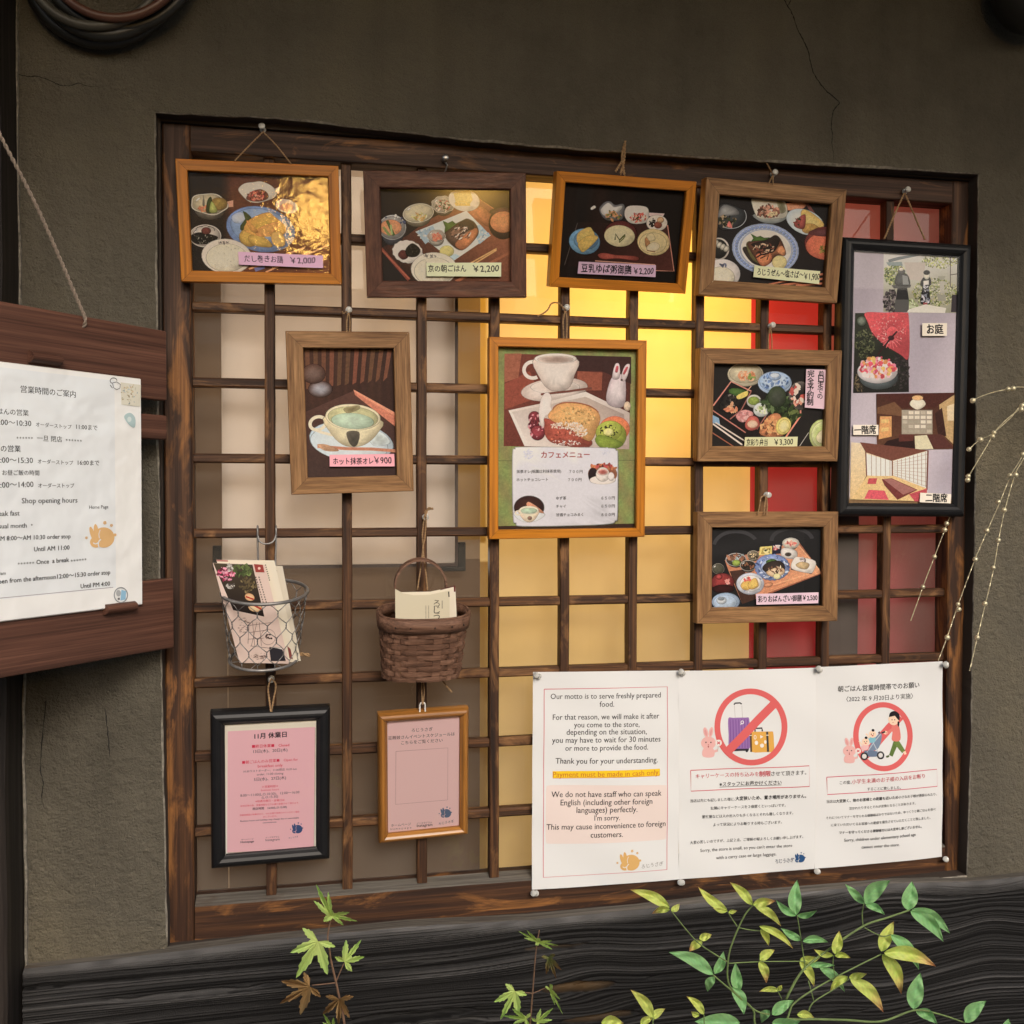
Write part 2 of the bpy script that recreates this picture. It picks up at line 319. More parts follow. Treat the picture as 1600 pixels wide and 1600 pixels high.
M['twine'] = simple('jute_twine', (0.32, 0.2, 0.10), 0.9, noise=0.4, nscale=300)
M['rope'] = simple('braided_grey_rope', (0.27, 0.215, 0.17), 0.85, noise=0.35, nscale=500)
M['wire'] = simple('galvanised_wire', (0.24, 0.235, 0.23), 0.42, 0.6, noise=0.3, nscale=90)
M['splint'] = wood('stained_ash_splint', (0.075, 0.036, 0.021), (0.17, 0.085, 0.052), (0.29, 0.16, 0.105), 'x', 120, 8, rough=0.65, bump=0.0008)
M['gold'] = simple('pale_gold', (0.70, 0.63, 0.42), 0.32, 0.6)
M['leaf'] = vcol_mat('living_leaf', 0.5, 0.35, 0.3, bump=0.0004, bscale=260)
M['twig'] = simple('brown_twig', (0.16, 0.09, 0.055), 0.7, noise=0.3, nscale=120)
M['greenstem'] = simple('green_stem', (0.13, 0.19, 0.06), 0.6, noise=0.3, nscale=60)
M['hose'] = simple('dark_rubber_hose', (0.022, 0.022, 0.019), 0.42)
M['copper'] = simple('reddish_brown_pipe', (0.10, 0.042, 0.026), 0.4)
M['greypipe'] = simple('olive_grey_hose', (0.06, 0.055, 0.042), 0.45)
M['white'] = simple('white_board', (0.68, 0.63, 0.57), 0.6, noise=0.06, nscale=5)
M['whitepl'] = simple('white_plastic', (0.75, 0.73, 0.7), 0.4)
# ------------------------------------------------------------------ ground, room, wall
def quad(p): return np.array(p, dtype=float), [(0, 1, 2, 3)]
M['stone'] = simple('grey_paving_stone', (0.22, 0.21, 0.195), 0.85, noise=0.35, nscale=6, bump=0.002, bscale=30)
g = mk('street', quad([(-40, -40, 0), (40, -40, 0), (40, 40, 0), (-40, 40, 0)]), M['stone']); tag(g, 'grey stone paving of the lane in front of the wall', 'street', kind='structure')
M['roomwall'] = simple('ochre_room_wall', (0.30, 0.22, 0.14), 0.9, noise=0.2, nscale=5)
v, f = box(-0.9, 2.0, 0.05, 2.4, 0.3, 2.6); f = [q for k, q in enumerate(f) if k != 2]
g = mk('room', (v, f), M['roomwall']); tag(g, 'dim ochre room behind the latticed window', 'room', kind='structure')
YW = -0.03
open_px = [(243, 176), (335, 181), (430, 184.5), (520, 195), (600, 204), (740, 220), (870, 231), (1000, 240), (1150, 250), (1290, 258), (1420, 265), (1529, 272),
           (1528, 420), (1527, 560), (1525, 700), (1523, 850), (1520, 1000), (1518, 1150), (1514, 1280), (1511, 1368),
           (1300, 1392), (1000, 1423), (700, 1448), (400, 1473), (262, 1486), (258, 1300), (254, 1100), (250, 850), (247, 600), (245, 400)]
loop = [at(x, y, YW) for x, y in open_px]
pts = []
for i in range(len(loop)):
    a, b = loop[i], loop[(i+1) % len(loop)]; k = max(1, int(np.linalg.norm(b-a)/0.012))
    for t in range(k): pts.append(a+(b-a)*t/k)
r_ = random.Random(3); inner = np.array(pts)
ctr = inner.mean(0); nI = len(inner)
for p in inner: p[0] += r_.uniform(-.0006, .0006); p[2] += r_.uniform(-.0006, .0006)
outer = inner.copy(); jit = 0
for i, p in enumerate(outer):
    jit = 0.75*jit+r_.uniform(-.0011, .0011); d = 0.0019+jit*.8
    dx, dz = p[0]-0.54, p[2]-1.4
    if abs(dx)/0.58 > abs(dz)/0.525: p[0] += math.copysign(d*(0.8 if dx < 0 else 0.5), dx)
    else: p[2] += math.copysign(d, dz)
X0, X1, Z0, Z1 = -2.6, 3.6, 0.0, 3.2
big = []
for p in outer:
    dx, dz = p[0]-0.54, p[2]-1.4; t = min((X1-0.54)/dx if dx > 0 else 1e9, (X0-0.54)/dx if dx < 0 else 1e9, (Z1-1.4)/dz if dz > 0 else 1e9, (Z0-1.4)/dz if dz < 0 else 1e9)
    big.append((0.54+dx*t, YW, 1.4+dz*t))
big = np.array(big); inner_b = inner.copy(); inner_b[:, 1] = 0.045; inner_f = inner.copy(); inner_f[:, 1] = YW+0.002
V = np.concatenate([big, outer, inner_f, inner_b]); F, mi = [], []
for i in range(nI):
    j = (i+1) % nI
    for lv, m in ((0, 0), (1, 1), (2, 2)):
        F.append((lv*nI+i, (lv+1)*nI+i, (lv+1)*nI+j, lv*nI+j)); mi.append(m)
corners = [np.array(c) for c in [(X0, YW, Z0), (X1, YW, Z0), (X1, YW, Z1), (X0, YW, Z1)]]
wall = empty('plaster_wall', (0.54, YW, 1.4), 'rough grey-green clay plaster wall around the latticed window, cracked at its upper right', 'wall')
M['reveal'] = simple('dark_reveal', (0.042, 0.030, 0.022), 0.85)
mk('plaster_face', (V, F), [M['plaster'], M['edge'], M['reveal']], wall, mi=mi)
# four corner triangles of the big sheet
tri_v, tri_f = [], []
for c in corners:
    d = np.linalg.norm(big-c, axis=1); order = np.argsort(d)
    on_x = [i for i in order if abs(big[i, 0]-c[0]) < 1e-6][:1]; on_z = [i for i in order if abs(big[i, 2]-c[2]) < 1e-6][:1]
    if on_x and on_z: n0 = len(tri_v); tri_v += [c, big[on_x[0]], big[on_z[0]]]; tri_f.append((n0, n0+1, n0+2))
mk('plaster_corner', (np.array(tri_v), tri_f), M['plaster'], wall)
def crack(px, width, seed):
    P = smooth_path([at(x, y, YW-0.0004) for x, y in px], 5); r = random.Random(seed); Vv = []
    n = len(P)
    for i, p in enumerate(P):
        t = P[min(i+1, n-1)]-P[max(i-1, 0)]; t /= np.linalg.norm(t); s = np.array([-t[2], 0, t[0]])
        wd = width*r.uniform(.35, 1.0)*min(1, 4*(n-1-i)/n+.2); c = p+s*r.uniform(-.0005, .0005); Vv += [c-s*wd/2, c+s*wd/2]
    mk('crack', (np.array(Vv), [(2*i, 2*i+1, 2*i+3, 2*i+2) for i in range(n-1)]), M['crack'], wall)
vw = lambda ox, oy, s, L: [(ox+x/s, oy+y/s) for x, y in L]
crack(vw(1060, 0, 2.963, [(485, -10), (505, 25), (530, 70), (550, 130), (575, 180), (600, 235), (612, 290), (625, 335), (655, 385), (690, 425), (742, 470), (740, 485), (722, 505), (712, 545), (708, 590), (714, 625), (710, 660), (716, 700), (718, 748)]), 0.0020, 1)
crack(vw(1060, 0, 2.963, [(524, -8), (508, 27)]), 0.0014, 2)
crack(vw(0, 0, 5.333, [(85, 605), (150, 618), (230, 637), (300, 637), (380, 655), (440, 685), (500, 708), (570, 715), (650, 695), (760, 720), (860, 725)]), 0.0011, 3)
crack(vw(0, 1050, 2.909, [(478, 165), (485, 230), (492, 300), (500, 390)]), 0.0016, 4)
crack(vw(0, 1050, 2.909, [(207, 130), (190, 330), (185, 440), (195, 500), (190, 560), (200, 620)]), 0.0015, 5)
# ------------------------------------------------------------------ corner post, eave
post = empty('corner_post', (-0.32, -0.05, 0), 'nearly black wooden post at the left end of the plaster wall', 'post')
v, f = bar('z', 0.0, 2.42, -0.3225, -0.0575, 0.255, 0.085, 0.004, 0.0012, 0.05, 5)
mk('post', (v, f), M['black_z'], post)
v, f = bar('z', 0.86, 2.42, -0.1935, -0.0325, 0.0028, 0.005, 0.0006, 0.0012, 0.02, 6)
mk('plaster_bead', (v, f), M['edge'], post)
eave = empty('eave', (0.5, -0.5, 2.42), 'dark wooden eave over the wall, out of the picture above', 'eave')
M['eavewood'] = wood('dark_eave_wood', (0.02, 0.013, 0.009), (0.045, 0.03, 0.02), (0.08, 0.055, 0.036), 'y', 40, 3, rough=0.8)
mk('soffit', box(-2.6, 3.6, -1.1, -0.031, 2.43, 2.46), M['eavewood'], eave)
for k in range(12): mk('rafter', bevbox(-2.5+k*0.54, -2.44+k*0.54, -0.98, -0.032, 2.37, 2.429, 0.004), M['eavewood'], eave)
# ------------------------------------------------------------------ charred sill beam
yb = -0.05
tops = [(-60, 1528), (46, 1517), (150, 1506), (260, 1493), (400, 1475), (520, 1462), (640, 1450), (830, 1441), (1000, 1425), (1200, 1401), (1400, 1384), (1540, 1379), (1600, 1372), (1900, 1340)]
tp = np.array([at(x, y, yb) for x, y in tops]); tp = tp[np.argsort(tp[:, 0])]
xs = np.concatenate([np.arange(-0.193, 1.36, 0.0019), np.linspace(1.365, 3.5, 120)])
nz_ = 300; zt = np.interp(xs, tp[:, 0], tp[:, 2]); zbot = 0.60
U_ = np.linspace(0, 1, nz_)
Xg = np.repeat(xs[:, None], nz_, 1); Zg = zt[:, None]+(zbot-zt)[:, None]*U_[None, :]
rs = np.random.RandomState(5)
def vnoise(x, seed, n=4096):
    t = np.random.RandomState(seed).rand(n); i = np.floor(x).astype(int); fr = x-i; fr = fr*fr*(3-2*fr); return t[i % n]*(1-fr)+t[(i+1) % n]*fr
def n2(x, y, seed):
    a = np.floor(y).astype(int); fr = y-a; fr = fr*fr*(3-2*fr)
    def row(k):
        i = np.floor(x).astype(int); fx = x-i; fx = fx*fx*(3-2*fx)
        h = lambda q: (np.sin(q*127.1+k*311.7+seed*74.7)*43758.5453) % 1.0
        return h(i)*(1-fx)+h(i+1)*fx
    return row(a)*(1-fr)+row(a+1)*fr
flow = Zg.copy()
knots = [(860, 1525, .12, .012, .030), (1385, 1480, .10, .022, .035), (1545, 1400, .08, -.02, .03), (930, 1560, .08, .014, .02), (1230, 1580, .1, -.010, .03)]
for (kx, ky, lx, am, lz) in knots:
    c = at(kx, ky, yb); dx = (Xg-c[0])/lx; dz = (Zg-c[2])/lz
    flow -= am*np.exp(-dx**2*2.2)*np.tanh(dz)*np.exp(-np.abs(dz)*0.28)
flow += 0.0014*(n2(Xg*4, Zg*12, 3)-.5)+0.0008*(n2(Xg*15, Zg*40, 4)-.5)
ridge = np.abs(vnoise(flow*430+40, 11)-.5)*2*0.55+vnoise(flow*210+9, 12)*0.3+np.abs(vnoise(flow*620+2*n2(Xg*3, flow*40, 5), 13)-.5)*.35
ridge = ridge*(0.35+1.1*n2(Xg*6, flow*90, 6))
hgt = (ridge-0.55)*0.0052
cav = np.zeros_like(hgt)
for (cx, cy, lx, lz, dp) in [(905, 1543, .047, .0065, .012), (640, 1590, .08, .007, .012), (600, 1510, .09, .003, .006), (110, 1538, .075, .0025, .006), (300, 1552, .10, .003, .005), (700, 1600, .05, .006, .01), (860, 1480, .05, .0025, .004), (1080, 1522, .06, .0025, .004), (1450, 1440, .07, .002, .004), (940, 1590, .05, .005, .008), (1250, 1590, .1, .003, .006)]:
    c = at(cx, cy, yb); q = ((Xg-c[0])/lx)**2+((Zg-c[2]+0.004*(n2(Xg*30, Zg*0+cx, 2)-.5))/lz)**2
    cav = np.maximum(cav, dp*np.clip(1.25-q, 0, 1)**0.6)
hgt -= cav
edge = np.clip(U_/0.02, 0, 1); hgt -= 0.006*(1-edge)[None, :]**2
Yg = yb-hgt
Vb = np.stack([Xg, Yg, Zg], -1).reshape(-1, 3)
nx = len(xs); ii = (np.arange(nx-1)[:, None]*nz_+np.arange(nz_-1)[None, :]).ravel()
Fb = np.stack([ii, ii+1, ii+nz_+1, ii+nz_], 1)
wearv = np.clip((ridge-0.58)*3.2, 0, 1)*(0.35+0.65*n2(Xg*4, Zg*35, 8)); top_highlight = np.clip(1-U_/0.05, 0, 1)[None, :]*(0.5+0.5*n2(Xg*40, Zg*90, 9))  # second term paints a light sheen along the beam's top edge
base = np.array([0.0045, 0.004, 0.0038]); silver = np.array([0.15, 0.145, 0.142]); brown = np.array([0.085, 0.05, 0.02])
cb = base+(silver-base)*np.clip(wearv*0.46+top_highlight*0.75, 0, 1)[..., None]
cm = (np.clip(cav/0.012, 0, 1)*(n2(Xg*20, Zg*60, 14) > .25))[..., None]*(np.abs(Xg-at(905, 1543, yb)[0]) < .075)[..., None]; cb = cb*(1-cm)+brown*cm
M['charred'] = vcol_mat('charred_weathered_cedar', 0.66, 0.3, bump=0.0006, bscale=700)
beam = empty('sill_beam', (0.5, yb, 0.6), 'charred black timber beam with raised grain and knots below the window', 'beam')
mk('beam_face', (Vb, Fb.tolist()), M['charred'], beam, smooth=True, cols=cb.reshape(-1, 3))
tb = Vb.reshape(nx, nz_, 3)[:, 0]; tb2 = tb.copy(); tb2[:, 1] = -0.024
mk('beam_top', (np.concatenate([tb, tb2]), [(i, i+1, nx+i+1, nx+i) for i in range(nx-1)]), M['ledge'], beam)
# ------------------------------------------------------------------ latticed window
win = empty('lattice_window', (0.55, 0, 0.86), 'wide dark brown wooden lattice window hung with framed menu pictures', 'window')
SX, SZ, ZA = 0.1, 0.098075, 1.69
mk('stile', bar('z', 0.858, 1.919, -0.0145, 0.010, 0.0345, 0.034, 0.002, 0.0005, 0.04, 21), M['old_z'], win)
mk('stile', bar('z', 0.856, 1.919, 1.1155, 0.010, 0.0335, 0.034, 0.002, 0.0005, 0.04, 22), M['old_z'], win)
mk('top_rail', bar('x', 0.0032, 1.0985, 0.0095, 1.9025, 0.032, 0.034, 0.0015, 0.0004, 0.04, 23), M['old_x'], win)
prof = [(-0.0065, 0.858), (-0.0065, 0.909), (-0.005, 0.9115), (0.012, 0.9175), (0.026, 0.9175), (0.026, 0.858)]
n_ = 40; xx = np.linspace(0.0032, 1.0985, n_); V = [(x, y+r_.uniform(-.0003, .0003), z+r_.uniform(-.0004, .0004)) for x in xx for (y, z) in prof]
F = [(i*6+k, (i+1)*6+k, (i+1)*6+(k+1) % 6, i*6+(k+1) % 6) for i in range(n_-1) for k in range(6)]
br = mk('bottom_rail', (V, F), [M['old_x'], M['ledge']], win, mi=[1 if k in (1, 2) else 0 for i in range(n_-1) for k in range(6)])
mk('sill', bar('x', -0.034, 1.122, 0.0035, 0.8525, 0.033, 0.009, 0.0015, 0.0005, 0.04, 24), M['ledge'], win)
mk('jamb', box(-0.0395, -0.0330, -0.012, 0.044, 0.848, 1.9245), M['reveal'], win)
mk('jamb', box(1.1335, 1.1400, -0.012, 0.044, 0.848, 1.9245), M['reveal'], win)
mk('head_jamb', box(-0.0330, 1.1335, -0.010, 0.044, 1.9205, 1.9285), M['reveal'], win)
for i in range(1, 11):
    mk('vertical_bar', bar('z', 0.9145, 1.8855, i*SX+r_.uniform(-.0006, .0006), 0.0085, 0.0132, 0.018, 0.0012, 0.0003, 0.03, 30+i), M['lat_z'], win)
for r in range(-1, 8):
    mk('horizontal_bar', bar('x', 0.0032, 1.0985, 0.0098, ZA-r*SZ+r_.uniform(-.0006, .0006), 0.0165, 0.0124, 0.0022, 0.0003, 0.03, 50+r), M['lat_x'], win)
mk('glass_pane', quad([(0.003, 0.0225, 0.91), (1.0985, 0.0225, 0.91), (1.0985, 0.0225, 1.888), (0.003, 0.0225, 1.888)]), M['wglass'], win)
# ------------------------------------------------------------------ things behind the glass
def drape(name, x0, x1, z0, z1, y, amp, waves, mat, label, cat, slant=0.0):
    nx_, nz2 = 90, 10; V = []
    for i in range(nx_):
        t = i/(nx_-1); x = x0+(x1-x0)*t
        for k in range(nz2):
            q = k/(nz2-1); V.append((x+slant*q, y+amp*math.sin(t*waves*6.283+q*0.6)*(0.5+0.5*q), z1+(z0-z1)*q))
    F = [(i*nz2+k, i*nz2+k+1, (i+1)*nz2+k+1, (i+1)*nz2+k) for i in range(nx_-1) for k in range(nz2-1)]
    return tag(mk(name, (V, F), mat, smooth=True), label, cat)
M['yellow'] = cloth_mat('saffron_cloth', (0.74, 0.56, 0.26), 0.62)
M['boardpaper'] = cloth_mat('cream_board_paper', (0.90, 0.84, 0.79), 0.6)
M['red'] = cloth_mat('crimson_cloth', (0.46, 0.040, 0.055), 0.5)
M['brown'] = cloth_mat('dull_brown_cloth', (0.155, 0.108, 0.075), 0.40)
M['umberc'] = cloth_mat('umber_cloth', (0.30, 0.20, 0.085), 0.35)
M['grey'] = simple('reflection_and_rim_grey', (0.085, 0.062, 0.058), 0.9, noise=0.3, nscale=6)
drape('curtain', 0.392, 0.812, 0.80, 1.95, 0.072, 0.0012, 2, M['yellow'], 'translucent saffron yellow curtain lit from inside behind the middle of the lattice', 'curtain')
drape('curtain', 0.808, 0.935, 0.80, 1.95, 0.084, 0.002, 1, M['red'], 'deep crimson curtain strip beside the yellow one', 'curtain')
M['rose'] = cloth_mat('reflection_hazed_red_cloth', (0.46, 0.13, 0.145), 0.4)  # pinker than the crimson: the pane's reflection haze is in the colour
drape('curtain', 0.93, 1.2, 0.80, 1.95, 0.090, 0.002, 2, M['rose'], 'rose red curtain at the right end of the lattice, reflection haze painted in', 'curtain')
drape('curtain', 0.955-.035, 1.003-.02, 1.0, 1.44, 0.050, 0.002, 1, M['grey'], 'narrow grey strip standing in for a reflection in front of the red curtain', 'cloth')  # grey reflection on the glass, built as an added strip
drape('curtain', -0.2, 0.037, 0.80, 1.95, 0.085, 0.001, 2, M['brown'], 'dull brown cloth strip at the left end of the lattice', 'cloth')
drape('curtain', 0.038, 0.40, 0.80, 1.352, 0.088, 0.001, 2, M['brown'], 'wide dull brown cloth below the cream picture back', 'cloth')
drape('curtain', 0.335, 0.395, 1.38, 1.95, 0.095, 0.0008, 1, M['umberc'], 'narrow mustard brown cloth between white board and yellow curtain', 'cloth')
bd = empty('backing_board', (0.19, 0.06, 1.35), 'cream white picture back with black corner guards seen through the left panes', 'board')
x0, z1 = at(345, 455, .062)[[0, 2]]; x1, z0 = at(711, 880, .062)[[0, 2]]
mk('panel', bevbox(x0, x1, 0.062, 0.070, z0, 1.93, 0.002), M['boardpaper'], bd)
mk('rim', box(x0-.001, x1+.004, 0.064, 0.071, z0-.0045, z0-.0001), M['grey'], bd); mk('rim', box(x1+.0001, x1+.0045, 0.064, 0.071, z0, 1.93), M['grey'], bd)
for (a, b, c, d) in [(x1+.0046, x1+.016, z0-.006, z0+.03), (x1-.022, x1+.016, z0-.012, z0-.0052), (x0-.013, x0-.0015, z0-.006, z0+.028)]:
    mk('corner_guard', bevbox(a, b, 0.0655, 0.073, c, d, 0.001), M['blackframe'], bd)
pl = bpy.data.lights.new('room_lamp', 'POINT'); pl.energy = 7.6; pl.color = (1.0, 0.57, 0.11); pl.shadow_soft_size = 0.06
po = bpy.data.objects.new('room_lamp', pl); COL.objects.link(po); po.location = (0.665, 0.31, 1.74)
pl = bpy.data.lights.new('room_lamp', 'POINT'); pl.energy = 30; pl.color = (1.0, 0.90, 0.80); pl.shadow_soft_size = 0.12
po = bpy.data.objects.new('room_lamp', pl); COL.objects.link(po); po.location = (0.12, 1.15, 1.55)

# ------------------------------------------------------------------ the house across the lane (seen only in reflections)
oh = empty('opposite_house', (0, -4.45, 0), 'low pale wooden house across the lane behind the camera', 'house')
M['ohwood'] = simple('pale_house_boards', (0.30, 0.26, 0.21), 0.8, noise=0.4, nscale=8); M['ohtile'] = simple('grey_roof_tiles', (0.08, 0.08, 0.085), 0.7, noise=0.4, nscale=20)
mk('wall', box(-6, 6, -4.7, -4.4, 0, 2.25), M['ohwood'], oh)
mk('roof', (np.array([(-6.3, -3.9, 2.15), (6.3, -3.9, 2.15), (6.3, -5.4, 2.75), (-6.3, -5.4, 2.75), (-6.3, -3.9, 2.22), (6.3, -3.9, 2.22), (6.3, -5.4, 2.85), (-6.3, -5.4, 2.85)]), [(0, 1, 2, 3), (4, 7, 6, 5), (0, 4, 5, 1)]), M['ohtile'], oh)
for k in range(8): mk('door_panel', bevbox(-3.6+k*.9, -2.8+k*.9, -4.4, -4.36, .1, 1.95, .01), M['black_z'], oh)
M['lantern'], _n, _p, _o = newmat('lit_lantern_paper'); _p.inputs['Base Color'].default_value = (.8, .6, .3, 1); _p.inputs['Emission Color'].default_value = (1, .55, .12, 1); _p.inputs['Emission Strength'].default_value = 28
ln = empty('paper_lantern', (.46, -3.75, 1.7), 'lit paper lantern hanging under the eave across the lane', 'lantern')
mk('shade', lathe([(0, .06), (.03, .09), (.08, .115), (.15, .125), (.22, .115), (.27, .09), (.30, .06)], (.40, -3.75, 1.90), (0, 0, 1), 24), M['lantern'], ln, smooth=True)
mk('cap', lathe([(0, .065), (.025, .065)], (.40, -3.75, 2.20), (0, 0, 1), 20), M['black_z'], ln); mk('cap', lathe([(0, .065), (.025, .065)], (.40, -3.75, 1.875), (0, 0, 1), 20), M['black_z'], ln)
# ------------------------------------------------------------------ printing: flat coloured shapes on a sheet
_tc = {}
def glyphs(s, bold):
    k = (s, round(bold, 4))
    if k not in _tc:
        c = bpy.data.curves.new('lettering', 'FONT'); c.body = s; c.resolution_u = 2; c.offset = bold
        o = bpy.data.objects.new('lettering', c); COL.objects.link(o)
        m = bpy.data.meshes.new_from_object(o.evaluated_get(bpy.context.evaluated_depsgraph_get()))
        v = np.array([p.co[:2] for p in m.vertices]); f = [list(p.vertices) for p in m.polygons]
        bpy.data.objects.remove(o); bpy.data.curves.remove(c); bpy.data.meshes.remove(m); _tc[k] = (v, f)
    return _tc[k]
class Print:
    def __init__(s, to_local, gain=1.0, seed=1):
        s.tl = to_local; s.V, s.F, s.C = [], [], []; s.n = 0; s.z = 0.0; s.o = (0, 0, 1); s.g = gain; s.pw = 1.0; s.minb = 0.0; s.shade = False; s.r = random.Random(seed)
    def view(s, ox, oy, sc): s.o = (ox, oy, sc); return s
    def loc(s, x, y): return np.asarray(s.tl(s.o[0]+x/s.o[2], s.o[1]+y/s.o[2]))[:2]
    def col(s, c):
        q = [s.g*z**s.pw for z in lin(c)]; m = max(q); k = 0.88/m if m > 0.88 else 1.0
        return tuple(z*k for z in q)
    def add(s, uv, faces, cols, z=None):
        if z is None: s.z += 6e-6; z = s.z
        for p in uv: s.V.append((p[0], p[1], z))
        for f in faces: s.F.append([i+s.n for i in f])
        s.C += cols; s.n += len(uv)
    def poly(s, pts, c, z=None):
        uv = [s.loc(*p) for p in pts]; cols = [s.col(q) for q in c] if isinstance(c, list) else [s.col(c)]*len(uv)
        a = sum(uv[i][0]*uv[(i+1) % len(uv)][1]-uv[(i+1) % len(uv)][0]*uv[i][1] for i in range(len(uv)))
        idx = list(range(len(uv))); s.add(uv, [idx if a > 0 else idx[::-1]], cols, z)
    def blob(s, pts, c, c2=None, n=4):          # smooth closed outline, centre colour c, rim colour c2
        P = np.array(pts, dtype=float); N = len(P); out = []
        for i in range(N):
            p0, p1, p2, p3 = P[i-1], P[i], P[(i+1) % N], P[(i+2) % N]
            for t in np.linspace(0, 1, n, endpoint=False): out.append(0.5*((2*p1)+(-p0+p2)*t+(2*p0-5*p1+4*p2-p3)*t*t+(-p0+3*p1-3*p2+p3)*t**3))
        s._fan(np.array(out), P.mean(0), c, c2 or c)
    def _fan(s, rim, cen, c, c2, steps=(0.3, 0.55, 0.75, 0.9, 1.0)):
        N = len(rim); R = np.abs(rim-cen).max()+1e-6; ph = s.r.uniform(0, 6)
        def cc(p, t):
            w_ = t**2.2; q = [c[k]*(1-w_)+c2[k]*w_ for k in range(3)]
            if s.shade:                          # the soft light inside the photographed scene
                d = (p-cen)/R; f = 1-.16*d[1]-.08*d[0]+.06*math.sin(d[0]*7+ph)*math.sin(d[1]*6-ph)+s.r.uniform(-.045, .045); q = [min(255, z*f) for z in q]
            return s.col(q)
        uv = [s.loc(*cen)]; cols = [cc(cen, 0)]; F = []
        for si, t in enumerate(steps):
            for p in rim: q = cen+(p-cen)*t; uv.append(s.loc(*q)); cols.append(cc(q, t))
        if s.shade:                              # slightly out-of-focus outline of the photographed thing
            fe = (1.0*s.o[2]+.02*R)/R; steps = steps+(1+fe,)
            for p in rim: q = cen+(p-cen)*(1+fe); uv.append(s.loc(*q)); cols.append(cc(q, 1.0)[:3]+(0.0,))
        a, b, d = uv[1], uv[1+N//3], uv[1+2*N//3]; ccw = (b[0]-a[0])*(d[1]-a[1])-(b[1]-a[1])*(d[0]-a[0]) > 0
        for k in range(N): F.append((0, 1+k, 1+(k+1) % N))
        for si in range(len(steps)-1):
            for k in range(N): F.append((1+si*N+k, 1+(si+1)*N+k, 1+(si+1)*N+(k+1) % N, 1+si*N+(k+1) % N))
        if not ccw: F = [f[::-1] for f in F]
        s.add(uv, F, cols)
    def ell(s, cx, cy, rx, ry, c, c2=None, rot=0, n=30, jag=0.0, lobes=0, la=0.06):
        a = np.linspace(0, 2*math.pi, n, endpoint=False); ro = math.radians(rot); k = 1+la*np.cos(a*lobes) if lobes else np.ones(n)
        if jag: k = k*(1+np.array([s.r.uniform(-jag, jag) for _ in a]))
        x = rx*k*np.cos(a); y = ry*k*np.sin(a)
        s._fan(np.stack([cx+x*math.cos(ro)-y*math.sin(ro), cy+x*math.sin(ro)+y*math.cos(ro)], 1), np.array([cx, cy]), c, c2 or c)
    def ring(s, cx, cy, rx, ry, wd, c, rot=0, n=48, a0=0, a1=360, wy=None):
        wy = wd if wy is None else wy; ro = math.radians(rot); full = a1-a0 >= 360; m = n if full else n+1; uv, F = [], []
        for i in range(m):
            a = math.radians(a0+(a1-a0)*i/n)
            for q in (0, 1):
                x = (rx-wd*q)*math.cos(a); y = (ry-wy*q)*math.sin(a); uv.append(s.loc(cx+x*math.cos(ro)-y*math.sin(ro), cy+x*math.sin(ro)+y*math.cos(ro)))
        for i in range(n):
            j = (i+1) % m; F.append((2*i, 2*j, 2*j+1, 2*i+1)) if True else None
        s.add(uv, [f[::-1] for f in F], [s.col(c)]*len(uv))
    def line(s, pts, wd, c, wd2=None):
        P = np.array(pts, dtype=float); n = len(P); uv, F = [], []
        for i in range(n):
            t = P[min(i+1, n-1)]-P[max(i-1, 0)]; t /= np.linalg.norm(t)+1e-9; nn = np.array([-t[1], t[0]]); w_ = wd if wd2 is None else wd+(wd2-wd)*i/(n-1)
            uv += [s.loc(*(P[i]+nn*w_/2)), s.loc(*(P[i]-nn*w_/2))]
        for i in range(n-1): F.append((2*i, 2*i+2, 2*i+3, 2*i+1))
        s.add(uv, F, [s.col(c)]*len(uv))
    def frame(s, pts, wd, c): s.line(list(pts)+[pts[0]], wd, c)
    def scat(s, cx, cy, rx, ry, n, size, cols, el=2.0, rot=None, sq=1.0):
        z0 = s.z+6e-6
        for k in range(n):
            a = s.r.uniform(0, 6.283); q = math.sqrt(s.r.random())*sq; x, y = cx+rx*q*math.cos(a), cy+ry*q*math.sin(a)
            sz = size*s.r.uniform(.5, 1.3); th = s.r.uniform(0, 3.14) if rot is None else math.radians(rot+s.r.uniform(-25, 25)); m = 6
            pts = [(x+sz*el**.5*math.cos(b)*math.cos(th)-sz/el**.5*math.sin(b)*math.sin(th), y+sz*el**.5*math.cos(b)*math.sin(th)+sz/el**.5*math.sin(b)*math.cos(th)) for b in [6.283*j/m+s.r.uniform(-.3, .3) for j in range(m)]]
            c = s.r.choice(cols); f = s.r.uniform(.82, 1.15); s.poly(pts, tuple(min(255, max(0, q_*f)) for q_ in c), z0+(k % 30)*1.5e-6)
        s.z = z0+4.6e-5
    def grid(s, q, fn, nx=24, ny=20):           # quad q (TL,TR,BR,BL) coloured by fn(u,v)
        q = np.array(q, dtype=float); uv, cols, F = [], [], []
        for j in range(ny+1):
            for i in range(nx+1):
                u, v = i/nx, j/ny; p = (q[0]*(1-u)+q[1]*u)*(1-v)+(q[3]*(1-u)+q[2]*u)*v; uv.append(s.loc(*p)); cols.append(s.col(fn(u, v)))
        for j in range(ny):
            for i in range(nx): a = j*(nx+1)+i; F.append((a, a+nx+1, a+nx+2, a+1))
        s.add(uv, F, cols)
